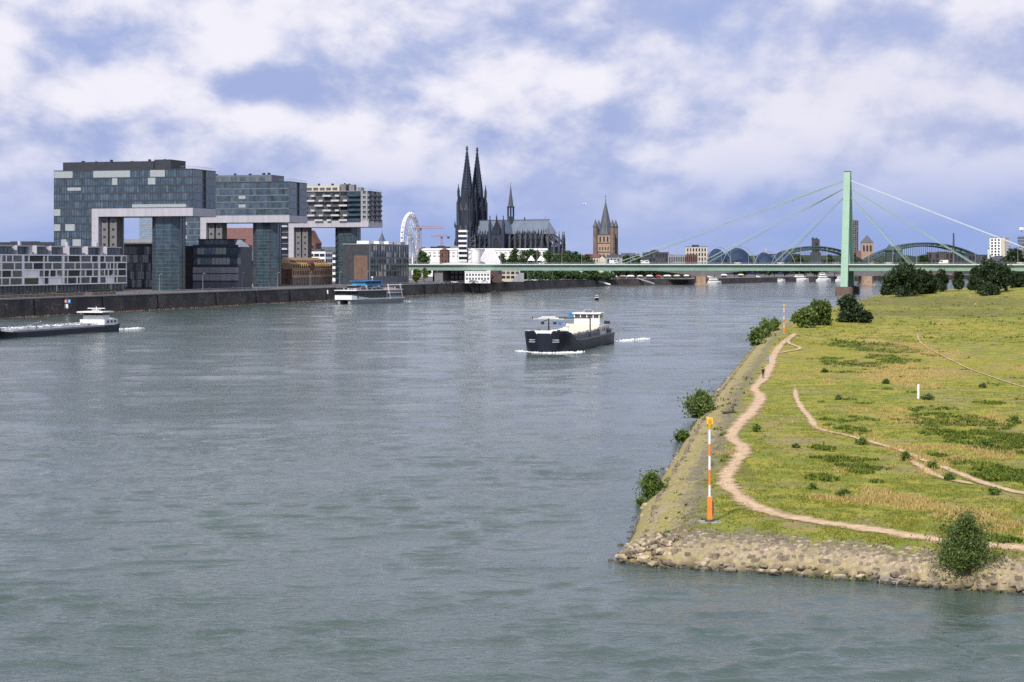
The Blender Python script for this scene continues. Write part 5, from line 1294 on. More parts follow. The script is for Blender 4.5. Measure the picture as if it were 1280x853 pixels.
# ------------------------------------------------------------------ church with the square four-turret tower
def romanesque():
    D = 2050.; t = thing('romanesque_church', 'brown romanesque church with square tower, four corner turrets and slate spire', 'church', P(757, D, 12.), R(-14)); t.scale = (1, 1, .9); k = D/F
    m = MB(); m.box(-9.5, 9.5, -9.5, 9.5, -8, 44); tw = m.build('tower_wall', MT['sandst'], t)
    for z in (13, 22, 33, 43.4): m = MB(); m.box(-9.9, 9.9, -9.9, 9.9, z, z+.9); m.build('cornice', MT['gothic2'], tw)
    for fx in (0, 1):
        for z, n, w, h in ((35.2, 3, 1.9, 6.5), (25, 4, 1.3, 3.6), (16, 3, 1.2, 3.4)):
            for i in range(n):
                o = (i-(n-1)/2)*(12.5/n); q = MB(); q.M = Matrix.Rotation(R(90)*fx, 4, 'Z'); q.xprism([(o-w/2,z),(o+w/2,z),(o+w/2,z+h-w*.5),(o+w*.25,z+h),(o-w*.25,z+h),(o-w/2,z+h-w*.5)], -9.62, -9.4); q.build('window', MT['black'], tw)
    for sx in (-1, 1):
        for sy in (-1, 1):
            q = MB(); q.fru(sx*9.6, sy*9.6, -8, 54, 2.7, 2.6, 8, R(22.5)); tu = q.build('corner_turret', MT['turretst'], t)
            q = MB(); q.fru(sx*9.6, sy*9.6, 54, 63, 3., .1, 8, R(22.5)); q.build('turret_roof', MT['slate'], tu)
            q = MB(); q.fru(sx*9.6, sy*9.6, 53.4, 54.1, 3.1, 3.1, 8, R(22.5)); q.build('turret_cornice', MT['gothic2'], tu)
    q = MB(); q.fru(0, 0, 52, 86, 6.9, .15, 8, R(22.5)); q.fru(0, 0, 44.3, 52.05, 9.8, 6.9, 8, R(22.5))
    for sx, sy in ((0,-1), (1,0), (-1,0), (0,1)): q.fru(sx*7.2, sy*7.2, 44.3, 60, 3.4, .1, 4, R(45))
    sp = q.build('spire', MT['slate'], t); q = MB(); q.tube((0,0,85), (0,0,93.5), .18, n=5); q.fru(0,0,86,87.4,.6,.6,8); q.cbox(0,0,2.,.3,91,91.4); q.build('cross', MT['dark'], sp)
    q = MB(); q.box(-8, 8, -20, -9.6, -8, 10); q.xprism([(-8.4,10),(8.4,10),(0,17.5)], -20.2, -9.6); q.build('gable_wall', MT['cream'], t)
    q = MB(); q.add([(-9,-20.6,9.6),(0,-20.6,18.4),(0,-9.4,18.4),(-9,-9.4,9.6)], [(0,1,2,3)]); q.add([(9,-20.6,9.6),(0,-20.6,18.4),(0,-9.4,18.4),(9,-9.4,9.6)], [(0,1,2,3)]); q.build('gable_roof', MT['slate'], t)
    q = MB(); q.box(-52, -9.4, -8, 8, -8, 8); q.build('nave_wall', MT['sandst'], t); q = MB(); q.yprism([(-8.6,8),(8.6,8),(0,17)], -52.4, -9.4); q.build('nave_roof', MT['redroof'], t)
    for x in np.arange(-49, -12, 6): q = MB(); q.box(x-.9, x+.9, -8.1, -7.9, 1.5, 6.5); q.build('nave_window', MT['black'], t)
romanesque()

# ------------------------------------------------------------------ ferris wheel, tower cranes
def wheel():
    D = 1500.; t = thing('ferris_wheel', 'large white ferris wheel turned almost edge-on', 'ferris wheel', P(513, D, 6.), R(73)); Rr = 19.6; zc = 34.5
    for y in (-1.1, 1.1):
        for r, th in ((Rr, .35), (Rr-2.2, .22)):
            m = MB(); n = 48
            for i in range(n):
                a, b = 2*math.pi*i/n, 2*math.pi*(i+1)/n; m.tube((r*math.cos(a),y,zc+r*math.sin(a)), (r*math.cos(b),y,zc+r*math.sin(b)), th, n=5)
            m.build('rim', MT['wpaint'], t)
        m = MB()
        for i in range(24):
            a = 2*math.pi*i/24; m.tube((0,y,zc), (Rr*math.cos(a),y,zc+Rr*math.sin(a)), .16, n=4); m.tube(((Rr-2.2)*math.cos(a),y,zc+(Rr-2.2)*math.sin(a)), (Rr*math.cos(a+.13),y,zc+Rr*math.sin(a+.13)), .12, n=4)
        m.build('spokes', MT['wpaint'], t)
    g = MB(); g.fru(0, 0, -1.2, 1.0, 1.1, 1.0, 10); g.fru(0, 0, 1.0, 1.7, 1.05, .2, 10); gm = g.mesh('gondola', MT['wpaint']); 
    for i in range(28):
        a = 2*math.pi*(i+.5)/28; link('gondola', gm, t, ((Rr+.5)*math.cos(a), 0, zc+(Rr+.5)*math.sin(a)-.6))
    for y in (-3.6, 3.6):
        for x in (-9, 9): m = MB(); m.tube((x,y*1.4,0), (0,y*.5,zc), .6, .4, 6); m.build('support_leg', MT['wpaint'], t)
    m = MB(); m.tube((0,-2.4,zc), (0,2.4,zc), .9, n=10); m.build('hub', MT['wpaint'], t); m = MB(); m.box(-12, 12, -7, 7, -.4, .9); m.build('platform', MT['lgrey'], t)
wheel()
def tower_crane(label, px, D, ztop, x0, x1, rz):
    t = thing('tower_crane', label, 'crane', P(px, D, 8.), rz); m = MB(); w = 1.; H_ = ztop-8
    for sx in (-1, 1):
        for sy in (-1, 1): m.tube((sx*w,sy*w,-.5), (sx*w,sy*w,H_), .22, n=4)
    for z in np.arange(0, H_-2, 3):
        m.tube((-w,-w,z), (w,-w,z+3), .12, n=4); m.tube((w,-w,z), (-w,-w,z+3), .12, n=4); m.tube((w,-w,z), (w,w,z+3), .12, n=4)
    m.build('mast', MT['crane'], t); m = MB()
    m.tube((x0,-.8,H_), (x1,-.8,H_), .3, n=4); m.tube((x0,.8,H_), (x1,.8,H_), .3, n=4); m.tube((x0,0,H_+2), (x1*.96,0,H_+1.6), .3, n=4)
    s = 3 if x1 > 0 else -3
    for x in np.arange(0, x1, s): m.tube((x,-.8,H_), (x+s/2,0,H_+1.8), .14, n=4); m.tube((x+s/2,0,H_+1.8), (x+s,-.8,H_), .14, n=4)
    m.build('jib', MT['crane'], t); m = MB(); m.box(x0-1.5 if x1 > 0 else x0-1, x0+2, -1.1, 1.1, H_-2.4, H_+.2); m.build('counterweight', MT['dark'], t); m = MB(); m.box(-1.2, 1.2, -1.6, 1.2, H_-2.2, H_+.1); m.build('cab', MT['dark'], t)
tower_crane('pink red tower crane with jib pointing from the ferris wheel to the cathedral', 525.5, 1900, Zy(285.5, 1900), -6, 24, R(4))
tower_crane('lower faded red tower crane between the ferris wheel and the cathedral', 552, 2300, Zy(296, 2300), 8, -14, R(0))

# ------------------------------------------------------------------ museum quarter beyond the bridge head
def museum():
    D = 1330.; k = D/F
    b = P(573, D, 7.); t = thing('striped_tower', 'white office tower with dark ribbon windows and open steel stairs by the bridge', 'tower', b, QR*.4); W = 10.5*k; zt = Zy(290, D)-7; n = 10
    m = MB(); m.box(.3, W-.3, .3, 8, -.3, zt); m.build('inner_wall', MT['pane'], t); fl = zt/n
    for j in range(n+1): m = MB(); m.box(0, W, 0, 8.3, j*fl-.2, j*fl+fl*.42-.2); m.build('white_band', MT['wpaint'], t)
    m = MB()
    for j in range(n-1):
        z = 1+j*fl; m.box(W+.3, W+6.4, 3, 5, z-.1, z+.15); m.tube((W+.5,3,z), (W+5.8,3,z+fl), .25, n=4); 
    for x in (W+.6, W+5.8): m.tube((x,2.8,0), (x,2.8,zt-4), .22, n=5)
    m.build('open_stairs', MT['grey'], t); m = MB(); m.box(W+6.5, W+12, 3.2, 9, 0, zt-13)
    for j in range(5): m.box(W+6.4, W+12.2, 3., 9.1, zt-13.2-j*3.4, zt-12.3-j*3.4)
    m.build('side_wing', MT['lgrey'], t); m = MB(); m.tube((W*.5,4,zt), (W*.5,4,zt+2.6), .12, n=4); m.build('antenna', MT['dark'], t)
    b = P(595, 1290, 7.); t = thing('white_drum', 'plain white round drum building beside the striped tower', 'building', b); m = MB(); m.fru(0, 0, -.4, Zy(314, 1290)-7, 3.2, 3.2, 24); m.build('drum_wall', MT['wpaint'], t); m = MB(); m.fru(0, 0, Zy(314,1290)-7, Zy(314,1290)-6.5, 3.35, 3.3, 24); m.build('roof', MT['white'], t)
    b = P(549.5, 1330, 7.); t = building('brick_tower', 'square red brick tower in front of the long white building', b.x, b.y, QR*.5, 6.3, 6, Zy(313, 1330)-7, 2, 4, 'brick', 'tower', 2, 'hip', 'redroof', 1.4, 1.6, 2.2)
    b = P(598, 1300, 7.); t = thing('glass_pyramid', 'white glass hall with sloping pyramid roof next to the white drum', 'building', b, QR*.3); m = MB(); z = Zy(328, 1300)-7; z2 = Zy(313, 1300)-7
    m.box(0, 15.5, 0, 12, -.3, z); m.build('wall', MT['white'], t); m = MB(); m.add([(0,0,z),(15.5,0,z),(15.5,12,z),(0,12,z),(4.,5,z2),(10.5,5,z2)], [(0,1,5,4),(1,2,5),(2,3,4,5),(3,0,4),(0,3,2,1)]); r = m.build('sloping_roof', MT['panel'], t)
    m = MB()
    for q in np.linspace(.1, .9, 7): m.tube((15.5*q,-.05,z), (4+6.5*q,4.95,z2), .1, n=4)
    m.tube((15.5,-.03,z), (10.5,4.97,z2), .2, n=4); m.build('glazing_bars', MT['wpaint'], r)
    b = P(527, 1900, 6.); D2 = 1900; W = (684-527)/F*D2; t = thing('market_building', 'long white building with two rows of small arched windows below the cathedral', 'building', b, 0); zt = Zy(313, D2)-6
    m = MB(); m.box(0, W, .3, 16, -.4, zt); gridwall(m, t, fmat(0, .3, 0, 0), W, zt-9, zt, 26, 2, 2.2, 2.4, .4, (('pane', 1), ('pane2', 2)), False, base=zt-9); m.build('wall', MT['wpaint'], t); m = MB(); m.yprism([(-.6,zt),(16.5,zt),(14,zt+1.8),(2.5,zt+1.8)], -.4, W+.4); m.build('roof', MT['wpaint'], t)
    b = P(541, 1262, 7.); t = thing('exhibition_hall', 'low hall with white shallow arched roof just behind the bridge parapet', 'building', b, 0); m = MB(); W = 36.; m.box(0, W, 0, 14, -.3, 11.6); m.build('wall', MT['brick'], t); m = MB()
    m.loft([[(x, -.4, 11.6+1.9*math.sin(math.pi*(x+.5)/(W+1))+(.0)) for x in np.linspace(-.5, W+.5, 14)]+[(W+.5,-.4,11.5),(-.5,-.4,11.5)], [(x, 14.4, 11.6+1.9*math.sin(math.pi*(x+.5)/(W+1))) for x in np.linspace(-.5, W+.5, 14)]+[(W+.5,14.4,11.5),(-.5,14.4,11.5)]]); m.build('arched_roof', MT['wpaint'], t)
    for x in np.arange(1.2, 35, 2.8): pane_obj(t, 2., 3.6, Matrix.Translation((x+1, -.03, 5.6)), MT['pane']); pane_obj(t, 2., 3.4, Matrix.Translation((x+1, -.03, 1.)), MT['pane'])
    b = P(581, 1228, 7.); building('harbour_house', 'white harbour house with small dark windows under the bridge deck', b.x, b.y, 0, 17, 9, 7.0, 8, 2, 'wpaint', roof='flat', rooft='white', roofh=1., pier=.9, sp=1.2)
    b = P(613, 1280, 7.); building('harbour_house', 'small brown brick house under the bridge deck', b.x, b.y, 0, 8, 9, 9, 3, 2, 'brick', roof='gable', rooft='redroof', roofh=3.)
    b = P(626, 1330, 7.); building('harbour_house', 'cream house with white ramp wall below the bridge', b.x, b.y, 0, 14, 9, 8, 4, 2, 'cream', roof='flat', rooft='white', roofh=2.)
    t = thing('ramp', 'slanted white concrete ramp wall beside the cream house', 'ramp', P(639, 1300, 7.)); m = MB(); m.xprism([(0,-.2),(9,-.2),(9,6.),(6,6.)], -1, 3); m.build('ramp_wall', MT['lgrey'], t)
museum()
# trees in the old town and along the far quay
TG = 'trees along the old town quay'
ORD = ('first', 'second', 'third', 'fourth', 'fifth', 'sixth', 'seventh', 'eighth', 'ninth', 'tenth', 'eleventh', 'twelfth', 'thirteenth', 'fourteenth', 'fifteenth', 'sixteenth', 'seventeenth', 'eighteenth')
QT = ['green tree above the bridge parapet, %s from the white pyramid hall' % ORD[k] for k in (1, 2, 3, 4, 5, 6, 7, 8)]+['green tree above the bridge parapet right next to the white pyramid hall',
      'green tree above the parapet beside the pale slate-gabled house', 'smaller green tree between the slate-gabled house and the dark blue office']+['round tree seen below the bridge deck, %s from the slanted ramp wall' % ORD[k] for k in range(6)]+['green tree between the ferris wheel and the red brick tower', 'small green tree squeezed between the white drum and the glass pyramid']
for i, (px, D, ytop, w) in enumerate(((642,1560,319,14),(656,1600,318,16),(668,1640,319,18),(688,1720,320,20),(700,1700,318,22),(712,1760,321,18),(722,1800,321,16),(736,1780,323,16),(628,1520,323,10),(785,1900,322,14),(796,1900,323,12),(648,1420,341,24),(672,1480,342,24),(694,1520,341,26),(716,1560,342,26),(738,1600,341,24),(757,1640,343,20),(530,1330,322,14),(603,1340,322,8))):
    z = zq(D); h = (Zy(ytop, D)-z)*1.3; lb = QT[i]
    tree('quay_tree', lb, P(px, D, z), h, w/F*D*1.5, 3400, 1.05, MT['leafc'], TG, .3, 10, trunk_h=.08, seed=i)
tree('quay_tree', 'bright green tree on the quay where the bridge meets the bank', P(521, 1150, 7.), 9.5, 8.5, 2200, .7, MT['leafg'], None, .25, 8, seed=3)
tree('quay_tree', 'brownish green slim tree at the bridge head', P(531, 1160, 7.), 11., 5, 1400, .7, MT['leafw'], None, .2, 7, seed=4)
tree('far_tree', 'tall dark tree rising behind the bridge above the grassy mound', P(1272, 1400, 4.), 29, 26, 5000, 1.2, MT['leafd'], None, .5, 12, seed=9)
# ------------------------------------------------------------------ old town buildings over the parapet
OT = 'old town houses behind the bridge'
for nm, lb, px0, px1, ytop, D, cols, rows, wall, roof, rt, rh in (
        ('town_house', 'cream house with red roof standing before the romanesque church', 731, 749, 322.5, 1880, 5, 4, 'cream', 'gable', 'redroof', 4.), ('town_house', 'small white house before the romanesque church', 716, 728, 325, 1850, 4, 3, 'wpaint', 'flat', 'redroof', 3.),
        ('town_house', 'grey gabled house beside the romanesque church', 757, 776, 322, 1860, 4, 3, 'lgrey', 'gablex', 'slate', 5.), ('town_house', 'pale house with steep slate gable beyond the grey gabled house', 776, 794, 322.5, 1900, 4, 3, 'cream', 'gable', 'slate', 5.),
        ('office_building', 'dark blue office building with glazed top storey', 803, 836, 316, 2100, 8, 5, 'dark', 'flat', 'dark', 6.), ('office_building', 'low glass office building with pale columns', 835, 858, 319.5, 2080, 10, 3, 'lgrey', 'flat', 'lgrey', 3.),
        ('hotel_building', 'cream hotel building with flat roof and rooftop plant', 857, 884, 309, 2060, 7, 6, 'cream', 'flat', 'dark', 5.), ('town_house', 'house with dark red facade in front of the cream hotel', 857, 872, 319, 1980, 5, 3, 'redroof', 'flat', 'redroof', 2.),
        ('town_house', 'grey house at the foot of the cathedral choir', 690, 712, 320.5, 1950, 6, 3, 'lgrey', 'gable', 'slate', 3.), ('town_house', 'dark flat-roofed house between the ferris wheel and the cathedral', 538, 566, 309, 2150, 7, 4, 'dark', 'flat', 'dark', 3.),
        ('town_house', 'dark low house right behind the ferris wheel', 522, 536, 311, 2100, 4, 4, 'dark', 'flat', 'dark', 3.), ('town_house', 'pale grey house at the foot of the cathedral towers', 563, 574, 308.5, 2050, 4, 4, 'lgrey', 'flat', 'lgrey', 2.)):
    z = zq(D); b = P(px0, D, z); W = (px1-px0)/F*D; building(nm, lb, b.x, b.y, R(-4), W, 14, Zy(ytop, D)-z, cols, rows, wall, 'building', 2, roof, rt, rh, W/cols*.45, 1.5, group=OT, single=rows*cols < 30)
for px, lb in ((664, 'small white pointed pavilion at the edge of the quay trees'), (676, 'white pointed pavilion between two quay trees')):
    t = thing('tent_pavilion', lb, 'tent', P(px, 1500, 7.)); m = MB(); m.fru(0,0,15,19.2,4.2,.1,4,R(45)); m.build('canopy', MT['wpaint'], t); m = MB()
    for sx in (-1,1):
        for sy in (-1,1): m.tube((sx*2.8,sy*2.8,-.2), (sx*2.8,sy*2.8,15.1), .15, n=5)
    m.build('poles', MT['lgrey'], t)
# ------------------------------------------------------------------ blue tent theatre
def tent_theatre():
    D = 2380.; k = D/F; t = thing('tent_theatre', 'blue tent-like theatre hung from big white arches beyond the bridges', 'theatre', P(925, D, 6.), R(6))
    for cx, r, yt in ((-22, 18, 310.5), (4-0, 24, 309.5), (-0+38, 17, 315), (60, 17, 314.5)):
        cxx = (cx-8)*1.0*k; rr = r*k*.9; zt = Zy(yt, D)-6; m = MB(); rings = []
        for y in np.linspace(-14, 14, 7):
            s = math.sqrt(max(.05, 1-(y/17)**2)); rings.append([(cxx-rr*s*1.05*math.cos(a), y, zt*s*math.sin(a)-.5) for a in np.linspace(0, math.pi, 15)])
        m.loft(rings, closed=False, cap=True); sk = m.build('tent_skin', MT['blue'], t)
        m = MB()
        for q in (0,):
            pr = None
            for a in np.linspace(.05, math.pi-.05, 18):
                p = (cxx+rr*1.08*math.cos(a)+q, -14-q*.4, (zt+1.6)*math.sin(a))
                if pr: m.tube(pr, p, .38, n=5)
                pr = p
        m.build('steel_arch', MT['lgrey'], sk)
tent_theatre()
# ------------------------------------------------------------------ towers on the far bank
def far_bank():
    D = 2900.; b = P(1015, D, 8.); t = thing('ruined_tower', 'dark stone tower with broken crown behind the steel arches', 'tower', b); w = 11/F*D; zt = Zy(297, D)-8; m = MB()
    m.box(0, w, 0, w, -.5, zt*.55); m.box(w*.1, w*.9, w*.1, w*.9, zt*.55, zt*.9); m.build('shaft', MT['gothic2'], t); m = MB()
    for i, h in enumerate((1., .96, .99, .95)): m.box(w*(.1+.21*i), w*(.24+.21*i), w*.1, w*.9, zt*.9, zt*h)
    m.build('crown', MT['gothic2'], t); m = MB(); m.box(w*.4, w*.6, -.2, .2, zt*.6, zt*.85); m.build('window', MT['black'], t)
    for sx in (-.14, 1.02): m = MB(); m.box(w*sx, w*(sx+.12), .5, w, 0, zt*.4); m.build('buttress', MT['gothic2'], t)
    D = 3100.; b = P(1063.5, D, 8.); t = building('high_rise', 'slender grey apartment high-rise just behind the pylon', b.x, b.y, R(-6), 9.5/F*D, 12, Zy(276, D)-8, 4, 22, 'concrete', 'tower', 2, 'flat', 'grey', 3, .9, .9, single=False, zb=8)
    D = 2700.; b = P(1076.5, D, 8.); t = thing('church_tower', 'brown church tower with pyramid slate roof beside the pylon', 'church', b, R(-8)); w = 15/F*D; zt = Zy(303.5, D)-8; m = MB(); m.box(0, w, 0, w, -.5, zt); m.build('tower_wall', MT['sandst'], t)
    m = MB(); m.add([(-.5,-.5,zt),(w+.5,-.5,zt),(w+.5,w+.5,zt),(-.5,w+.5,zt),(w/2,w/2,Zy(293.5,D)-8)], [(0,1,4),(1,2,4),(2,3,4),(3,0,4),(0,3,2,1)]); m.build('pyramid_roof', MT['slate'], t)
    for i in range(3): m = MB(); x = w*(.22+.28*i); m.xprism([(x-1.3,zt-13),(x+1.3,zt-13),(x+1.3,zt-5),(x,zt-3.4),(x-1.3,zt-5)], -.15, .1); m.build('belfry_window', MT['black'], t)
    m = MB(); m.yprism([(-2,zt*.45),(w+2,zt*.45),(w/2,zt*.72)], -7, -.1); m.box(-7,-.1,-1,w+1,-.5,zt*.45); m.build('nave', MT['redroof'], t)
    D = 3000.; t = thing('chimney_stack', 'thin dark factory chimney behind the big steel arch', 'chimney', P(1192, D, 8.)); m = MB(); m.fru(0,0,-.5,Zy(292.5,D)-8,1.9,1.3,10); m.build('shaft', MT['gothic2'], t); m = MB(); m.fru(0,0,Zy(292.5,D)-8,Zy(292.5,D)-7.2,1.6,1.6,10); m.build('rim', MT['dark'], t)
    D = 2600.; b = P(1237, D, 8.); t = building('high_rise', 'white apartment high-rise with dark balcony strips beside the longest cable', b.x, b.y, R(-32), 17/F*D*1.12, 22, Zy(298, D)-8, 4, 11, 'white', 'tower', 4, 'flat', 'grey', 3, 2.2, 1.3, single=True, zb=8)
    m = MB(); m.box(16.5, 22, -.6, .4, 0, Zy(298,D)-7.5); m.build('stair_shaft', MT['cream'], t)
    D = 2000.; t = thing('radar_tower', 'grey round lookout tower with white top dish above the dark trees', 'tower', P(1277, D, 6.)); m = MB(); m.fru(0,0,-.5,Zy(305,D)-6,2.6,2.4,12); m.build('shaft', MT['lgrey'], t); m = MB()
    for i in range(3): z = Zy(306.5-i*4, D)-6; m.fru(0,0,z-.5,z,4.6,4.8,16); m.fru(0,0,z,z+2.2,4.1,4.1,16)
    m.build('gallery', MT['grey'], t); m = MB(); m.tube((0,0,Zy(297,D)-6),(0,0,Zy(284,D)-6),.35,n=6); m.build('mast', MT['lgrey'], t); m = MB(); m.fru(0,0,Zy(287.5,D)-6,Zy(284.5,D)-6,2.8,2.6,12); m.build('dish', MT['wpaint'], t)
    for px0, px1, yt, D, lb, wl in ((1196, 1238, 319, 2500, 'dark flat hall behind the steel arch', 'dark'), (1238, 1262, 321.5, 2400, 'blue grey flat hall below the white high-rise', 'grey'), (962, 1000, 318, 2750, 'low dark houses behind the first steel arch', 'dark'), (1160, 1200, 316, 2800, 'brown flat house behind the hangers of the steel arch', 'redroof')):
        b = P(px0, D, 6.); building('hall_building', lb, b.x, b.y, R(-4), (px1-px0)/F*D, 18, Zy(yt, D)-6, 9, 3, wl, 'building', 2, 'flat', 'dark', 3, 1.6, 1.6, single=False, zb=6)
    t = thing('minaret_tower', 'small pale tower with dark cap between the blue theatre and the steel arches', 'tower', P(957.5, 2700, 6.)); m = MB(); m.box(-4, 4, -4, 4, -.5, 22); m.build('base', MT['cream'], t); m = MB(); m.fru(0,0,22,31,1.6,1.2,8); m.fru(0,0,31,36,1.6,.05,8); m.build('turret', MT['cream'], t)
    for px in (970, 1000, 1035, 1130, 1155, 1065):
        D = 2560; z = 5.; tree('far_bank_tree', 'dark tree behind the steel arches, %s from the blue theatre' % ORD[(970, 1000, 1035, 1065, 1130, 1155).index(px)], P(px, D, z), Zy(318, D)-z, 26, 1500, 1.6, MT['leafc'], 'trees on the far bank', .5, 8, seed=px)
    for i, px in enumerate((893, 906, 918, 931, 944, 957, 968, 981, 993, 1006, 1018, 1030, 1043, 1090, 1098)):
        D = 2020+ (i % 3)*22; z = 5.; tree('quay_tree', 'dark tree above the moored boats, %s from the stone bridge pier' % ORD[i], P(px, D+12, z), 13.5+(i*7 % 5)*.8, 22, 1800, 1.3, MT['leafd'], 'trees above the moored boats', .4, 7, seed=px)
    # low wooded rise along the horizon
    n = 160; xs = np.linspace(-2600, 3200, n); top = 24+16*fbm(xs/240, xs*0+3, 7, 5)+10*vnoise(xs/35, xs*0, 8); m = MB()
    m.loft([[(float(x), 4300., 2.), (float(x), 4290., float(t_)), (float(x), 4500., float(t_)*.9), (float(x), 4900., 2.)] for x, t_ in zip(xs, top)]); o = m.build('wooded_hills', MT['hill'], None, True); tag(o, 'low wooded hills along the horizon', None, None, 'structure')
MT['hill'] = M_('far_wood', (.035, .055, .035), .9, .4, .02)
far_bank()
# ------------------------------------------------------------------ ships. local +y is the bow
def hull_rings(st):
    r = []
    for y, bd, bw, zd in st: r.append([(-bd,y,zd),(-bw,y,.0),(-bw*.86,y,-1.),(bw*.86,y,-1.),(bw,y,.0),(bd,y,zd)])
    return r
def dense(st, n=6):
    st = np.array(st); out = []
    for i in range(len(st)-1):
        p = [st[max(0, min(len(st)-1, i+k))] for k in (-1, 0, 1, 2)]
        for t in np.linspace(0, 1, n, endpoint=False):
            q = .5*(2*p[1]+(p[2]-p[0])*t+(2*p[0]-5*p[1]+4*p[2]-p[3])*t*t+(3*p[1]-p[0]-3*p[2]+p[3])*t**3); lin = p[1]*(1-t)+p[2]*t
            q[0] = lin[0]; q = np.minimum(q, np.maximum(p[1], p[2])); q[0] = lin[0]; out.append(tuple(q))
    return out+[tuple(st[-1])]
def foam(name, label, pts, mat):
    m = MB(); rnd = random.Random(len(pts))
    for x, y, r in pts:
        m.M = Matrix.Translation((x, y, 0))@Matrix.Rotation(rnd.uniform(0, 3), 4, 'Z'); r *= rnd.choice((.35, .5, .6, .9)); m.fru(rnd.gauss(0, .35), rnd.gauss(0, .35), -.3, rnd.uniform(.08, .34), r*1.1, r*.35, 7, rnd.random(), sx=rnd.uniform(.8, 1.7))
    tag(m.build(name, mat, None, True), label, None, None, 'stuff')
MT['foam'] = M_('foam', (.72, .74, .74), .7, .12, 2.)
def cargo_ship():
    bow = P(681, 409, 0); stern = P(746, 468, 0); d = (bow-stern); d.z = 0; L = d.length; d.normalize()
    rz = math.atan2(-d.x, d.y); t = thing('cargo_ship', 'dark blue motor cargo ship with cream hatches and white wheelhouse coming upriver', 'ship', (bow+stern)/2, rz); t.scale = (-1, 1, 1); h = L/2; B = 5.3
    ST = [(-h,B*.7,B*.6,2.6),(-h+2,B*.93,B*.9,2.6),(-h+5,B,B,2.4),(h-14,B,B,2.5),(h-8,B,B*.99,2.9),(h-3.5,B*.99,B*.93,3.9),(h-.8,B*.9,B*.74,4.3),(h+.6,B*.72,B*.5,4.35),(h+1.2,B*.35,B*.2,4.4),(h+1.4,B*.08,B*.04,4.4)]; rr_ = hull_rings(dense(ST)); m = MB(); m.loft(rr_, closed=False, cap=False); hl = m.build('hull', MT['hull'], t, True, fix=True); m = MB(); m.loft([[r[0], r[5]] for r in rr_], closed=False, cap=False); m.build('deck', MT['hullg'], hl); m = MB(); m.add(rr_[0], [(0,1,2,3,4,5)]); m.add(rr_[-1], [(0,1,2,3,4,5)]); m.build('hull_ends', MT['hull'], hl)
    m = MB()
    for s in (-1, 1): m.loft([[(s*(B+.02),y,z-.35),(s*(B+.10),y,z-.35),(s*(B+.10),y,z),(s*(B+.02),y,z)] for y, z in ((-h+4,2.62),(h-14,2.62),(h-8,2.98))])
    m.build('rubbing_strake', MT['hullg'], hl)
    # bulwark round the bow with white chevrons
    m = MB(); m.loft([[(x*1.0,y,z),(x*.95,y-.25,z),(x*.95,y-.25,z+.55),(x*1.,y,z+.55)] for x, y, z in ((-B,h-8,2.9),(-B*.985,h-3.5,3.9),(-B*.9,h-.8,4.3),(-B*.72,h+.6,4.35),(-B*.3,h+1.15,4.4),(B*.3,h+1.15,4.4),(B*.72,h+.6,4.35),(B*.9,h-.8,4.3),(B*.985,h-3.5,3.9),(B,h-8,2.9))]); m.build('bulwark', MT['hull'], t)
    m = MB(); m.add([(-2.1,h+1.05,4.98),(2.1,h+1.05,4.98),(2.6,h-1.2,4.98),(-2.6,h-1.2,4.98)], [(0,1,2,3)]); m.add([(-2.1,h+1.22,4.95),(2.1,h+1.22,4.95),(1.6,h+1.24,4.25),(-1.6,h+1.24,4.25)], [(0,1,2,3)]); m.build('white_foredeck', MT['wpaint'], t)
    for s in (-1, 1):
        m = MB(); m.add([(s*B*.98,h-2.2,4.9),(s*B*.80,h+.45,4.95),(s*B*.80,h+.1,4.96),(s*B*.9,h-2.4,4.91)], [(0,1,2,3)]); m.hexa([(s*4.4,h-3,4.5),(s*4.9,h-2.6,4.5),(s*3.9,h-.2,4.6),(s*3.4,h-.6,4.6)]+[(s*4.4,h-3,4.96),(s*4.9,h-2.6,4.96),(s*3.9,h-.2,5.),(s*3.4,h-.6,5.)]); m.build('white_bow_flash', MT['wpaint'], t)
        # white name plates on the bow cheeks: two short bars each
        for z in (2.35, 2.8):
            m = MB(); xa, xb = s*1.95, s*3.4; m.hexa([(xa,h+1.0,z),(xb,h+.66,z),(xb,h+.1,z),(xa,h+.3,z),(xa,h+1.14,z+.24),(xb,h+.82,z+.24),(xb,h+.2,z+.24),(xa,h+.4,z+.24)]); m.build('bow_mark', MT['wpaint'], hl)
    m = MB(); m.box(-.7, .7, h+.55, h+1.0, 1.4, 1.9); m.build('anchor', MT['hullg'], hl)
    # hold: coaming and hatch covers
    m = MB(); m.box(-4.1, 4.1, -h+17, h-9.5, 2.2, 3.6); m.build('coaming', MT['hullg'], t); n = 7; y0, y1 = -h+17, h-9.7
    for i in range(n):
        a, b = y0+(y1-y0)*i/n, y0+(y1-y0)*(i+1)/n; m = MB(); z = 3.6+(.35 if i == 0 else .12*(i % 2)); m.yprism([(a+.08,z),(b-.08,z),(b-.08,z+.35),((a+b)/2,z+.5),(a+.08,z+.35)], -4.3, 4.3); m.build('hatch_cover', MT['creamp'], t)
    m = MB(); m.box(-3.9, 3.9, -h+15.2, -h+16.9, 2.3, 5.0); m.build('hatch_stack', MT['creamp'], t)
    # aft: deckhouse, wheelhouse
    m = MB(); m.box(-3.9, 3.9, -h+3, -h+14.5, 2.3, 4.6); dh = m.build('deckhouse', MT['wpaint'], t)
    for i in range(4): m = MB(); m.box(3.86, 3.94, -h+4.2+i*2.6, -h+5.6+i*2.6, 3.2, 4.1); m.build('window', MT['pane'], dh)
    m = MB(); m.box(-3.2, 3.2, -h+8, -h+13, 4.6, 6.3); m.box(-3.2, 3.2, -h+8, -h+13, 7.25, 7.45); wh = m.build('wheelhouse', MT['wpaint'], t); m = MB(); m.box(-3.05, 3.05, -h+8.1, -h+12.85, 6.3, 7.25); m.build('wheelhouse_windows', MT['pane2'], wh)
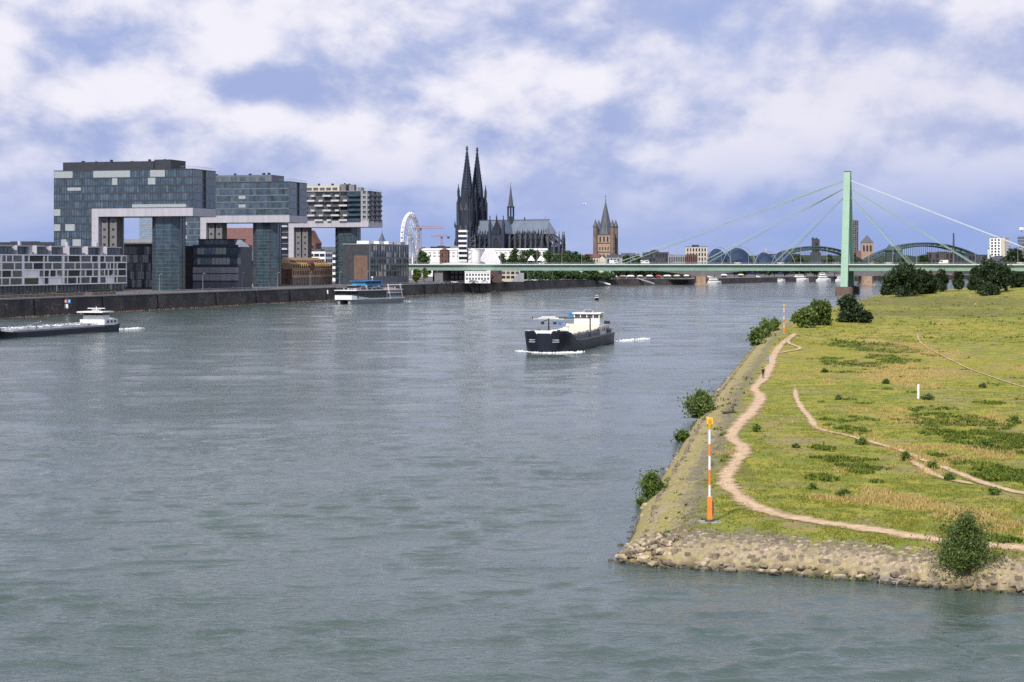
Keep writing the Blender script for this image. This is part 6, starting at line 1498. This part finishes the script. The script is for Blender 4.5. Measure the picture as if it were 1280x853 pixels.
    m = MB()
    for x in (-3.1, -1.6, 0, 1.6, 3.1): m.box(x-.1, x+.1, -h+12.8, -h+13.02, 6.3, 7.26)
    m.build('window_posts', MT['wpaint'], wh); m = MB(); m.box(-3.6, 3.6, -h+7.6, -h+13.4, 7.45, 7.7); m.build('wheelhouse_roof', MT['wpaint'], wh)
    m = MB(); m.box(-1.4, 1.4, -h+9, -h+11, 7.7, 8.2); m.tube((-2,-h+10,7.6), (-2,-h+10,9.6), .06, n=4); m.tube((1.8,-h+10,7.6), (1.8,-h+10,9.2), .06, n=4); m.box(-.9, .9, -h+11.3, -h+11.6, 8.4, 8.6); m.tube((0,-h+11.4,7.6), (0,-h+11.4,8.4), .08, n=4); m.build('radar', MT['lgrey'], wh)
    m = MB(); m.box(-4.6, -3.5, -h+13.1, -h+13.25, 6.7, 7.8); bb = m.build('blue_board', MT['cyan'], t); m = MB(); m.box(-4.35, -3.75, -h+13.26, -h+13.3, 6.95, 7.55); m.build('board_centre', MT['bluep'], bb)
    m = MB(); m.box(2.6, 3.8, -h+2.2, -h+3.8, 4.6, 5.4); m.box(3.9, 4.7, -h+5, -h+7.4, 2.6, 3.6); m.build('dark_lockers', MT['black'], t)
    m = MB(); m.tube((4.6,-h+1,2.5), (4.9,-h-.3,5.2), .07, n=4); m.build('flag_staff', MT['lgrey'], t); m = MB(); m.box(4.7, 4.76, -h-1.2, -h-.2, 4.3, 5.1); m.build('flag', MT['redp'], t)
    # foredeck mast, boom, winches
    m = MB(); m.tube((0,h-4,3.6), (0,h-4,7.6), .22, .16, 7); mp = m.build('mast', MT['dark'], t); m = MB(); m.box(-2.3, 2.3, h-4.2, h-3.9, 7.5, 7.75); m.box(-3.8, 3.8, h-4.05, h-3.95, 7.4, 7.5); m.box(-1.6, 1.6, h-4.3, h-3.8, 7.75, 8.); m.build('crosstree', MT['wpaint'], mp)
    for s in (-1, 1): m = MB(); m.box(s*1.4-.35, s*1.4+.35, h-4.2, h-3.9, 6.2, 6.8); m.build('nav_light', MT['black'], mp); m = MB(); m.tube((s*3.7,h-4,7.4), (s*3.7,h-4,8.), .12, n=5); m.build('lamp', MT['dark'], mp)
    m = MB(); m.box(2.2, 2.9, h-4.1, h-4.0, 6.1, 6.7); m.build('small_flag', MT['bluep'], mp)
    m = MB(); m.tube((4.2,-h+30,2.4), (4.2,-h+30,7.0), .18, n=6); m.tube((4.2,-h+30,6.9), (-1.5,h-14,7.4), .14, n=5); m.tube((-1.5,h-14,7.4), (-3.6,h-12,6.4), .1, n=5); m.build('deck_boom', MT['dark'], t)
    for x, y in ((-3, h-5), (3, h-5), (-3.4, h-9), (1.8, h-6.5)): m = MB(); m.fru(x, y, 3.4, 4.9, .45, .4, 8); m.box(x-.6, x+.6, y-.3, y+.3, 3.4, 4.1); m.build('winch', MT['rust'] if x < 0 else MT['dark'], t)
    m = MB(); m.fru(2.9, h-11, 3.6, 5.6, .3, .3, 8); m.fru(2.9, h-11, 5.6, 6.2, .5, .35, 8); m.build('vent', MT['wpaint'], t)
    m = MB()
    for s in (-1, 1):
        for y in np.arange(-h+4, h-9, 2.5): m.tube((s*4.95,y,2.5), (s*4.95,y,3.5), .04, n=4)
        m.tube((s*4.95,-h+4,3.5), (s*4.95,h-10,3.5), .05, n=4)
    m.build('deck_rail', MT['hullg'], t)
    Mw = t.matrix_basis.copy() if False else Matrix.Translation((bow+stern)/2)@Matrix.Rotation(rz, 4, 'Z'); rnd = random.Random(8); pts = []
    for k in range(520):
        q = rnd.random(); s = rnd.choice((-1, 1)); x = s*rnd.uniform(0, 5.6); y = h+.9-abs(x)**2*.13+abs(rnd.gauss(0, .5)); p = Mw@Vector((x, y, 0)); pts.append((p.x, p.y, rnd.uniform(.15, .55)))
    for k in range(110):
        s = rnd.choice((-1, 1)); y = h-rnd.uniform(0, 7); p = Mw@Vector((s*(5.3+abs(rnd.gauss(0,.6))+(h-y)*.22), y, 0)); pts.append((p.x, p.y, rnd.uniform(.12, .4)))
    for k in range(130): p = Mw@Vector((rnd.gauss(-4.6, .8)-k*.035, -h-1-k*.16, 0)); pts.append((p.x, p.y, rnd.uniform(.15, .45)))
    foam('bow_foam', 'white bow wave and wake foam around the dark blue cargo ship', pts, MT['foam'])
cargo_ship()
def tanker():
    bow = P(-22, 482, 0); stern = P(137, 548, 0); d = bow-stern; L = d.length; d.normalize(); rz = math.atan2(-d.x, d.y)
    t = thing('tank_barge', 'low dark tank barge with pipework deck and white wheelhouse passing the quay', 'ship', (bow+stern)/2, rz); h = L/2; B = 4.8
    m = MB(); m.loft(hull_rings([(-h,B*.75,B*.65,2.2),(-h+2.5,B*.97,B*.9,2.1),(-h+6,B,B,1.55),(h-10,B,B,1.5),(h-4,B*.95,B*.85,1.9),(h-1,B*.7,B*.5,2.4),(h+.5,B*.3,B*.15,2.6)])); hl = m.build('hull', MT['hull'], t)
    m = MB(); m.box(-B*.9, B*.9, -h+11, h-8, 1.5, 2.0); m.build('tank_deck', MT['lgrey'], t)
    for x in (-2.6, -1.2, 0, 1.3, 2.7): m = MB(); m.tube((x,-h+12,2.3), (x,h-9,2.3), .16, n=6); m.build('deck_pipe', MT['wpaint'] if x < 0 else MT['steel'], t)
    rnd = random.Random(4)
    for i in range(22):
        y = -h+13+i*(L-24)/22; m = MB(); x = rnd.uniform(-3, 3); m.fru(x, y, 2., rnd.uniform(2.4, 3.0), .35, .3, 8); m.tube((-3.6,y+1,2.5), (3.6,y+1,2.5), .12, n=5); m.fru(-x, y+.6, 2., 2.8, .25, .25, 6); m.build('deck_fitting', MT['wpaint'] if i % 5 == 0 else MT['lgrey'] if i % 2 else MT['grey'], t)
    m = MB(); m.tube((0,5,2.2), (0,5,4.), .18, n=6); m.tube((0,5,3.6), (0,12,3.0), .12, n=5); m.build('hose_crane', MT['lgrey'], t)
    m = MB(); m.box(-4., 4., -h+2.5, -h+10.5, 1.8, 3.5); dh = m.build('deckhouse', MT['wpaint'], t); m = MB()
    for y in (-h+3.4, -h+5.6, -h+7.8): m.box(-4.06, 4.06, y, y+1.2, 2.5, 3.2)
    m.build('deckhouse_windows', MT['pane'], dh)
    m = MB(); m.box(-3.2, 3.2, -h+6, -h+10, 3.5, 4.7); wh = m.build('wheelhouse', MT['wpaint'], t); m = MB(); m.box(-3.1, 3.1, -h+6.1, -h+9.9, 4.7, 5.5); m.build('wheelhouse_windows', MT['pane'], wh); m = MB(); m.box(-4.2, 4.2, -h+5, -h+12, 5.5, 5.85); m.build('wheelhouse_roof', MT['wpaint'], wh)
    m = MB(); m.box(-2.8, 2.8, -h+7.8, -h+8.1, 6.6, 6.8); m.tube((0,-h+8,5.8), (0,-h+8,7.2), .1, n=5); m.box(-1.2, 1.2, -h+7.4, -h+8.6, 6.1, 6.3); m.build('radar', MT['wpaint'], wh)
    m = MB(); m.loft([[(-2.2,-h+.5,2.2),(2.2,-h+.5,2.2),(2.2,-h+3,2.2),(-2.2,-h+3,2.2)],[(-2.,-h+.8,3.7),(2.,-h+.8,3.7),(2.,-h+2.8,3.7),(-2.,-h+2.8,3.7)]]); m.build('stern_house', MT['wpaint'], t)
    m = MB(); m.loft([[(-1.,-h+3.4,4.1),(-.2,-h+3.4,3.6),(.6,-h+3.4,4.1)],[(-1.,-h+6.4,4.2),(-.2,-h+6.4,3.6),(.6,-h+6.4,4.2)]]); m.build('dinghy', MT['dark'], t)
    m = MB(); m.box(-.8, .8, h-3, h-2, 2.2, 3.0); m.box(-2.5, -1.5, h-5, h-4, 2., 2.9); m.build('bow_winch', MT['lgrey'], t)
    Mw = Matrix.Translation((bow+stern)/2)@Matrix.Rotation(rz, 4, 'Z'); pts = []
    for k in range(120): p = Mw@Vector((rnd.gauss(0, .8), -h-.5-k*.16, 0)); pts.append((p.x, p.y, rnd.uniform(.15, .5)))
    for k in range(50): p = Mw@Vector((B+.2+abs(rnd.gauss(0,.3)), h-14-rnd.uniform(0, 8), 0)); pts.append((p.x, p.y, rnd.uniform(.15, .4)))
    foam('wake_foam', 'white foam trailing the low dark tank barge', pts, MT['foam'])
tanker()
def excursion_boat():
    bow = P(430, 901, 0); stern = P(494, 953, 0); d = bow-stern; L = d.length; d.normalize(); rz = math.atan2(-d.x, d.y)
    t = thing('excursion_boat', 'white and black excursion catamaran with blue sun awning on its upper deck', 'ship', (bow+stern)/2, rz); h = L/2; B = 6.2
    for s in (-1, 1):
        m = MB(); m.loft([[(s*2.2,y,zd),(s*2.2,y,-.6),(s*(2.2+w*.8),y,-.6),(s*(2.2+w),y,zd)] for y, w, zd in ((-h,3.2,2.),(-h+4,4.,2.),(h-10,4.,2.2),(h-3,3.2,2.6),(h,1.4,3.0))]); m.build('hull', MT['lgrey'], t)
    m = MB(); m.loft([[(-B*w,y,2.),(B*w,y,2.),(B*w,y,z),(-B*w,y,z)] for y, w, z in ((-h,.9,2.4),(-h+5,1.,2.5),(h-16,1.,2.6),(h-4,.97,3.6),(h+.8,.75,4.2))]); m.build('white_wave_band', MT['wpaint'], t)
    m = MB(); m.box(-B*.97, B*.97, -h+22, h-3, 2.6, 6.3); sa = m.build('saloon_glazing', MT['pane'], t); m = MB(); m.box(-B*.95, B*.95, -h+4, -h+21.9, 2.5, 6.2); m.build('aft_lounge', MT['lgrey'], t)
    m = MB()
    for y in np.arange(-h+5, -h+21, 3.2): m.box(-B*.96, B*.96, y, y+2.6, 3.4, 5.4)
    m.build('lounge_windows', MT['pane2'], t)
    m = MB()
    for y in np.arange(-h+24, h-4, 4.2): m.box(-B*.975, B*.975, y-.08, y+.08, 2.7, 6.2)
    m.build('window_posts', MT['dark'], sa)
    m = MB(); m.loft([[(-B,y,z),(B,y,z),(B,y,z+.4),(-B,y,z+.4)] for y, z in ((-h+3,6.3),(h-10,6.3),(h-1.5,6.35))]); m.build('upper_deck', MT['wpaint'], t)
    for y in (-h+6, -h+20):
        for s in (-1, 1): m = MB(); m.tube((s*(B+.1),y-1.6,2.), (s*(B+.05),y+1.,9.2), .35, n=6); m.build('raked_frame', MT['wpaint'], t)
    for z in (4.9, 8.9):
        for s in (-1, 1): m = MB(); m.tube((s*(B+.1),-h+4.8,z), (s*(B+.1),-h+21,z), .2, n=5); m.build('frame_rail', MT['wpaint'], t)
    m = MB(); m.loft([[(-4.6,y,8.6),(4.6,y,8.6),(2.8,y,10.8),(-2.8,y,10.8)] for y in (h-34, h-16)]); m.build('blue_awning', MT['cyan'], t); m = MB(); m.box(-5, 5, h-35, h-15, 10.8, 11.2); m.build('awning_top', MT['bluep'], t)
    for y in (h-34, h-25, h-16):
        for s in (-1, 1): m = MB(); m.tube((s*4.4,y,6.6), (s*4.4,y,8.7), .12, n=5); m.build('awning_post', MT['lgrey'], t)
    m = MB()
    for s in (-1, 1):
        for y in np.arange(-h+4, h-3, 1.6): m.tube((s*(B-.1),y,6.7), (s*(B-.1),y,7.8), .05, n=4)
        m.tube((s*(B-.1),-h+4,7.8), (s*(B-.1),h-3,7.8), .07, n=4)
    m.build('deck_rail', MT['lgrey'], t)
    m = MB(); m.box(-2.6, 2.6, h-13, h-8.5, 6.7, 9.1); wh = m.build('wheelhouse', MT['lgrey'], t); m = MB(); m.box(-2.65, 2.65, h-12.8, h-8.4, 7.7, 8.8); m.build('wheelhouse_windows', MT['pane'], wh)
    m = MB(); m.box(-1.5, 1.5, -h+24, -h+29, 6.7, 9.6); m.tube((0,-h+26,9.6), (0,-h+26,13.), .12, n=5); m.fru(0,-h+26,12.4,13.2,.5,.5,8); m.build('mast_house', MT['wpaint'], t)
    rnd = random.Random(1); m = MB()
    for k in range(70):
        x, y = rnd.uniform(-5, 5), rnd.uniform(-h+5, h-5); m.box(x-.25, x+.25, y-.25, y+.25, 6.7, 7.5+rnd.random()*.5, rnd.randrange(3))
    tag(m.build('deck_chairs', [MT['lgrey'], MT['dark'], MT['crane']], t), kind='stuff')
    pts = []; Mw = Matrix.Translation((bow+stern)/2)@Matrix.Rotation(rz, 4, 'Z')
    for k in range(60): p = Mw@Vector((rnd.gauss(0, 3), -h-1-k*.25, 0)); pts.append((p.x, p.y, rnd.uniform(.2, .5)))
    foam('wake_foam', 'faint foam behind the excursion catamaran', pts, MT['foam'])
excursion_boat()
def small_boat(name, label, pos, rz, L, cabin, group=None, hullm='wpaint'):
    t = thing(name, label, 'boat', pos, rz, group); h = L/2; B = L*.17; m = MB(); zd = L*.11+.4
    m.loft(hull_rings([(-h,B*.85,B*.8,zd),(0,B,B*.9,zd),(h*.6,B*.8,B*.5,zd*1.15),(h,B*.1,B*.05,zd*1.4)])); m.build('hull', MT[hullm], t); z = zd
    for k in range(cabin):
        w = B*(.8-.12*k); a, b = -h*.75+k*h*.12, h*(.45-.2*k); q = MB(); q.box(-w, w, a, b, z, z+L*.05+.4); q.box(-w*.98, w*.98, a+.1, b-.1, z+L*.07+.8, z+L*.085+.9); c = q.build('cabin', MT['wpaint'], t); q = MB(); q.box(-w*.98, w*.98, a+.2, b-.2, z+L*.05+.4, z+L*.07+.8); q.build('cabin_windows', MT['pane'], c); z += L*.085+.9
    q = MB(); q.tube((0,-h*.2,z), (0,-h*.2,z+L*.12), .05+L*.004, n=5); q.build('mast', MT['lgrey'], t); return t
small_boat('motor_boat', 'small dark motor boat far ahead of the cargo ship in mid river', P(746, 985, 0), R(180), 6.5, 1, None, 'hull')
MG = 'white passenger boats moored along the far quay'
for i, (px, D, L, c, lb) in enumerate(((893, 1760, 26, 2, 'white passenger boat moored beside the stone bridge pier'), (1001, 1985, 34, 2, 'long white passenger boat moored first in the row on the far quay'), (1030, 2010, 30, 3, 'tall white passenger boat moored next in the row on the far quay'), (1052, 2030, 24, 2, 'white boat moored at the far quay close to the pylon'),
        (975, 1950, 22, 1, 'small white boat moored under the old town quay'), (846, 1735, 22, 1, 'low white boat moored before the stone bridge pier'))):
    small_boat('passenger_boat', lb, P(px, D-14, 0), R(-62), L*.6, c, MG)
for i, (px0, py0, px1, py1, lb) in enumerate(((677, 351, 706, 358, 'white gangway ramp sloping down below the quay trees'), (733, 350, 763, 356.5, 'white gangway ramp nearest the stone bridge pier below the tree row'), (796, 350.5, 818, 355.5, 'grey gangway ramp beside the low moored boat'), (826, 346.5, 848, 351, 'short white gangway ramp above the low moored boat'), (945, 346.5, 962, 351.5, 'far white gangway ramp beyond the stone bridge pier'), (884, 346, 904, 351.5, 'white gangway behind the moored boat at the bridge pier'))):
    D1 = Dy(py1+.4, .6); D0 = D1+8; a = P(px0, D0, zq(D0)+.6); b = P(px1, D1, .8); t = thing('gangway', lb, 'gangway', b, 0); L = a-b; m = MB()
    n = Vector((0,1.1,0)); m.hexa([L-n, -n, n, L+n]+[p+Vector((0,0,1.2)) for p in (L-n, -n, n, L+n)]); m.build('walkway', MT['wpaint'] if 'grey' not in lb else MT['lgrey'], t); m = MB(); m.cbox(1.5, 0, 9, 5, -1.2, .2); m.build('pontoon', MT['dark'], t)

# ------------------------------------------------------------------ beacons, post, signs
def beacon(label, px, py, hh, D=None):
    p = ground_at(px, py); t = thing('river_beacon', label, 'beacon', p); s = hh/7.2
    m = MB(); m.box(-.75, .75, -.6, .6, -.4, .06); m.build('concrete_base', MT['coping'], t); m = MB(); m.fru(0,0,.06,.2,.34,.3,8); m.build('foot_plate', MT['dark'], t)
    m = MB(); m.cbox(0, 0, .34, .3, .2, 1.75*s); m.build('lower_mast', MT['orange'], t); m = MB(); m.box(.18, .26, -.1, .1, .5, 1.5*s); m.build('switch_box', MT['dark'], t)
    zs = [1.75, 2.35, 3.15, 3.95, 4.85, 6.5]; cols = ['wpaint', 'orange', 'wpaint', 'orange', 'wpaint']; zs = [1.75, 2.55, 3.6, 4.55, 5.35, 6.4]
    for a, b, c in zip(zs[:-1], zs[1:], ('wpaint', 'orange', 'wpaint', 'orange', 'wpaint')): m = MB(); m.fru(0, 0, a*s, b*s, .088, .085, 8); m.build('mast_band', MT[c], t)
    m = MB(); m.fru(0, 0, 6.35*s, 6.72*s, .09, .21, 8); m.build('bracket', MT['yellow'], t); m = MB(); m.box(-.22, .22, -.18, .18, 6.72*s, 7.15*s); h = m.build('lamp_housing', MT['yellow'], t)
    m = MB(); m.box(-.1, .1, -.22, -.16, 6.82*s, 7.05*s); m.build('lens', MT['orange'], h); m = MB(); m.box(-.24, -.05, .02, .2, 7.15*s, 7.2*s); m.build('lid', MT['yellow'], h)
    return t
beacon('tall orange and white banded beacon mast with yellow lamp box on the near bank', 887, 653, 7.3)
p = ground_at(980, 419); beacon('distant orange and white beacon mast beside the olive bushes', 980, 419, 38.5/F*p.y)
p = ground_at(1148, 499); t = thing('white_post', 'plain white marker post standing in the meadow', 'post', p); m = MB(); m.tube((0,0,-.3), (0,0,18*p.y/F-.1), .16, n=8); m.build('shaft', MT['wpaint'], t); m = MB(); m.fru(0,0,18*p.y/F-.1,18*p.y/F+.05,.17,.1,8); m.build('cap', MT['wpaint'], t)
def quay_sign():
    d = 712.; p = Vector((quay_x(d)+1.2, d, 3.4)); t = thing('navigation_sign', 'red, white and blue river signs mounted on the quay wall', 'sign', p, QR*.2)
    m = MB(); m.tube((0,.35,-1), (0,.3,5.), .1, n=5); m.build('post', MT['grey'], t); m = MB(); m.box(-1.3, .1, -.1, .02, 1., 2.6); a = m.build('red_white_plate', MT['wpaint'], t)
    m = MB(); m.box(-1.3, .1, -.14, -.11, 2.25, 2.6); m.box(-1.3, .1, -.14, -.11, 1., 1.3); m.box(-1.3, -1., -.14, -.11, 1.31, 2.24); m.box(-.2, .1, -.14, -.11, 1.31, 2.24); m.build('red_border', MT['redp'], a)
    m = MB(); m.box(.3, 1.6, -.1, .02, 1., 2.6); b = m.build('blue_plate', MT['bluep'], t); m = MB(); m.box(.75, 1.1, -.14, -.11, 1.3, 2.3); m.build('white_bar', MT['wpaint'], b); m = MB(); m.box(-.9, .5, -.1, .02, -.9, .7); m.build('white_plate', MT['wpaint'], t)
quay_sign()
p = Vector((quay_x(985)+.8, 985, 4.4)); t = thing('wall_marker', 'small white number board on the quay wall near the catamaran', 'sign', p, QR); m = MB(); m.box(-.6, .6, -.1, .05, -.9, 1.1); m.build('board', MT['wpaint'], t); m = MB(); m.tube((0,.1,-1.4), (0,.1,1.4), .08, n=5); m.build('bracket', MT['grey'], t)
t = thing('quay_stairs', 'dark steel stair leading down the quay wall by the bridge', 'stairs', Vector((quay_x(1235)+1., 1235, 0)), RF); m = MB()
for i in range(14): m.box(i*1.0, i*1.0+1.05, -1.2, .1, 6.7-i*.45, 6.9-i*.45)
m.build('steps', MT['dark'], t); m = MB(); m.tube((0,-1.2,7.9), (14,-1.2,1.6), .1, n=5); m.build('handrail', MT['lgrey'], t)

# ------------------------------------------------------------------ people
def person_mesh(name, pose, mats, hgt):
    """one continuous skinned body; materials by zone: shoes/trousers, top, skin"""
    J = dict(pelvis=(0,0,.95), belly=(0,0,1.1), chest=(0,.01,1.32), neck=(0,.0,1.48), jaw=(0,.03,1.56), head=(0,.02,1.66), crown=(0,.01,1.74),
             hl=(-.1,0,.92), hr=(.1,0,.92), sl=(-.17,0,1.42), sr=(.17,0,1.42)); J.update(pose)
    E = [('pelvis','belly'),('belly','chest'),('chest','neck'),('neck','jaw'),('jaw','head'),('head','crown'),('pelvis','hl'),('hl','kl'),('kl','al'),('al','tl'),('pelvis','hr'),('hr','kr'),('kr','ar'),('ar','tr'),
         ('chest','sl'),('sl','el'),('el','wl'),('wl','fl'),('chest','sr'),('sr','er'),('er','wr'),('wr','fr')]
    rad = dict(pelvis=.15, belly=.135, chest=.16, neck=.06, jaw=.075, head=.095, crown=.06, hl=.095, hr=.095, kl=.062, kr=.062, al=.042, ar=.042, tl=.038, tr=.038, sl=.07, sr=.07, el=.046, er=.046, wl=.032, wr=.032, fl=.03, fr=.03)
    names = list(J); me = bpy.data.meshes.new(name); me.from_pydata([J[n] for n in names], [(names.index(a), names.index(b)) for a, b in E], [])
    o = bpy.data.objects.new(name, me); COL.objects.link(o); md = o.modifiers.new('s', 'SKIN'); sk = me.skin_vertices[0].data
    for i, n in enumerate(names): sk[i].radius = (rad[n], rad[n]*(.72 if n in ('chest','belly','pelvis') else 1)); sk[i].use_root = n == 'pelvis'
    o.modifiers.new('d', 'SUBSURF').levels = 1; dg = bpy.context.evaluated_depsgraph_get(); out = bpy.data.meshes.new_from_object(o.evaluated_get(dg)); bpy.data.objects.remove(o)
    s = hgt/1.8
    for v in out.vertices: v.co *= s
    out.materials.clear()
    for k in mats: out.materials.append(k)
    for pl in out.polygons:
        c = pl.center/s; pl.material_index = 2 if c.z > 1.5 or (abs(c.x) > .2 and c.z < .98) else 1 if c.z > .93 else 0; pl.use_smooth = True
    return out
WALK = dict(kl=(-.1,-.22,.52), al=(-.1,-.1,.09), tl=(-.1,-.3,.05), kr=(.1,-.02,.5), ar=(.1,.32,.1), tr=(.1,.14,.04), el=(-.25,.1,1.15), wl=(-.24,-.02,.93), fl=(-.23,-.06,.85), er=(.25,-.08,1.16), wr=(.24,-.22,1.0), fr=(.23,-.27,.93))
STAND = dict(kl=(-.1,-.02,.5), al=(-.1,.03,.08), tl=(-.11,-.15,.04), kr=(.1,-.02,.5), ar=(.1,.03,.08), tr=(.11,-.15,.04), el=(-.3,.0,1.16), wl=(-.16,-.2,1.1), fl=(-.06,-.23,1.12), er=(.3,.02,1.15), wr=(.2,-.2,1.08), fr=(.1,-.23,1.1))
def person(name, label, pos, rz, hgt, pose, mats, group=None):
    t = thing(name, label, 'person', pos, rz, group); link('body', person_mesh('body', pose, mats, hgt), t)
    m = MB(); s = hgt/1.8; m.M = Matrix.Scale(s, 4); m.fru(0, .035, 1.69, 1.81, .105, .06, 10); m.fru(0, .075, 1.60, 1.72, .07, .085, 8); m.build('hair', MT['cloth_b'], t, True); return t
person('person', 'person in black clothes standing with folded arms beside the footpath', ground_at(954, 474), R(5), 1.86, STAND, [MT['cloth_b'], MT['cloth_b'], MT['skin']])
person('person', 'person in light blue top and olive trousers walking on the footpath', ground_at(960, 456.6), R(-20), 1.8, WALK, [MT['cloth_k'], MT['cloth_u'], MT['skin']])
person('person', 'person in dark clothes standing at the tip of the meadow below the pylon', ground_at(1073, 370), R(40), 1.8, STAND, [MT['cloth_b'], MT['cloth_b'], MT['skin']])
person('person', 'person in pale top walking far out on the dull grass before the trees', ground_at(1219, 384), R(70), 1.8, WALK, [MT['cloth_b'], MT['wpaint'], MT['skin']])
src = person('person', 'tiny person strolling along the quay promenade', (0,0,0), 0, 1.78, WALK, [MT['cloth_b'], MT['cloth_k'], MT['skin']], 'people strolling on the quay')
rnd = random.Random(12)
for i in range(34):
    o = src if i == 0 else copy_tree(src); d = rnd.uniform(690, 1300); o.location = (quay_x(d)-rnd.uniform(1.5, 8), d, 7.02); o.rotation_euler = (0, 0, rnd.uniform(0, 6.28))
# parked cars under the bridge head
for i, (px, D, c) in enumerate(((549, 1190, 'steel'), (560, 1196, 'dark'), (568, 1200, 'wpaint'), (590, 1226, 'lgrey'), (594, 1216, 'green'), (606, 1222, 'wpaint'), (655, 1345, 'wpaint'), (662, 1350, 'steel'), (668, 1362, 'wpaint'), (676, 1380, 'dark'))):
    lb = {'steel': 'silver parked car on the quay', 'dark': 'dark parked car on the quay', 'wpaint': 'white parked car on the quay', 'lgrey': 'grey parked car on the quay', 'green': 'green parked car on the quay'}[c]
    vehicle('parked_car', lb+(' under the bridge head' if px < 640 else ' below the tree row')+', %s from the bright green tree' % ORD[i], 0, 0, 'car', MT[c]); o = [q for q in COL.objects if q.name.startswith('parked_car')][-1]
PARK = [o for o in COL.objects if o.name.startswith('parked_car')]
for o, (px, D) in zip(PARK, ((549,1190),(560,1196),(568,1200),(590,1226),(594,1216),(606,1222),(655,1345),(662,1350),(668,1362),(676,1380))):
    o.location = P(px, D, zq(D)+.01); o.rotation_euler = (0, 0, RF*.2); o['group'] = 'cars parked on the quay'
# ------------------------------------------------------------------ promenade lamps, kiosks and awnings along the quays
t = thing('promenade_lamp', 'slim promenade lamp with curved arm on the quay', 'street lamp', (0,0,0), RF, 'lamps along the quay promenade'); m = MB(); m.tube((0,0,0), (0,0,7.4), .12, .07, 6); m.build('post', MT['lgrey'], t); m = MB()
for a, b in (((0,0,7.3), (.5,0,8.)), ((.5,0,8.), (1.3,0,8.3)), ((1.3,0,8.3), (2.1,0,8.2))): m.tube(a, b, .06, n=5)
m.build('arm', MT['lgrey'], t); m = MB(); m.box(1.7, 2.5, -.18, .18, 8.05, 8.2); m.build('lamp_head', MT['wpaint'], t)
for i, d in enumerate(range(640, 1300, 44)):
    o = t if i == 0 else copy_tree(t); o.location = (quay_x(d)-11, d, 7.02); o['label'] = 'slim promenade lamp on the quay, %s from the red planter wall' % (ORD[i])
for i, (px, D, c, w) in enumerate(((768, 1720, 'wpaint', 5), (779, 1730, 'crane', 6), (788, 1740, 'wpaint', 7), (800, 1745, 'cream', 5), (812, 1760, 'wpaint', 6), (823, 1765, 'redp', 5), (834, 1770, 'wpaint', 7), (846, 1780, 'cream', 6), (858, 1790, 'wpaint', 5), (713, 1640, 'wpaint', 4), (726, 1650, 'cream', 5), (905, 1900, 'wpaint', 6), (926, 1925, 'cream', 6))):
    z = zq(D); t = thing('market_kiosk', '%s canopied kiosk on the old town quay, %s from the tree row' % ({'wpaint': 'white', 'crane': 'pink', 'cream': 'cream', 'redp': 'red'}[c], ORD[i]), 'kiosk', P(px, D, z), R(-8), 'kiosks on the old town quay'); m = MB(); m.box(-w*.4, w*.4, -1.2, 1.2, -.1, 2.2); m.build('counter', MT['dark'], t)
    m = MB(); m.add([(-w*.6,-2,2.4),(w*.6,-2,2.4),(w*.6,2,2.4),(-w*.6,2,2.4),(-w*.3,0,3.6),(w*.3,0,3.6)], [(0,1,5,4),(1,2,5),(2,3,4,5),(3,0,4),(0,3,2,1)]); m.build('canopy', MT[c], t)
for i, (px, D, h_) in enumerate(((772, 1790, 9), (784, 1810, 8), (797, 1815, 10), (809, 1830, 8.5), (820, 1835, 9.5), (832, 1850, 8), (845, 1850, 10), (857, 1860, 9))):
    tree('quay_tree', 'dark tree behind the kiosks under the bridge, %s from the tree row' % ORD[i], P(px, D, zq(D)), h_*1.2, 17, 1500, 1.1, MT['leafd'], 'trees behind the kiosks', .3, 8, trunk_h=.1, seed=px)
# ------------------------------------------------------------------ gull
def gull():
    D = 330.; t = thing('gull', 'white gull gliding beside the romanesque church tower', 'bird', P(731, D, Zy(255.3, D)), R(60)); m = MB()
    m.loft([[(r*math.cos(a), y, r*math.sin(a)*.9+z) for a in np.linspace(0, 2*math.pi, 8, endpoint=False)] for y, r, z in ((-.34,.02,.03),(-.18,.06,.01),(0,.09,0),(.16,.075,.01),(.27,.055,.04),(.34,.04,.04),(.40,.012,.03))]); m.build('body', MT['wpaint'], t, True)
    for s in (-1, 1): m = MB(); m.loft([[(s*x, y0, z), (s*x, y1, z), (s*x, y1, z+.02), (s*x, y0, z+.02)] for x, y0, y1, z in ((.05,-.12,.12,.02),(.32,-.02,.2,.16),(.62,-.12,.02,.12),(.78,-.2,-.15,.08))]); m.build('wing', MT['white'], t)
    m = MB(); m.loft([[(-.04,-.3,.02),(.04,-.3,.02),(.04,-.3,.035),(-.04,-.3,.035)],[(-.12,-.5,.02),(.12,-.5,.02),(.12,-.5,.03),(-.12,-.5,.03)]]); m.build('tail', MT['wpaint'], t)
gull()
# ------------------------------------------------------------------ air: thin haze over the whole valley
def haze():
    m, g = base_mat('haze'); v = g.n('ShaderNodeVolumePrincipled', i={'Color': (.60, .76, 1., 1), 'Density': .00002, 'Anisotropy': .1})
    out = g.n('ShaderNodeOutputMaterial'); g.nt.links.new(v.outputs[0], out.inputs[1])
    b = MB(); b.box(-5200, 6200, -420, 6200, -4, 200); o = b.build('haze', m); tag(o, 'thin pale blue haze over the river valley', None, None, 'stuff')
if HAZE: haze()
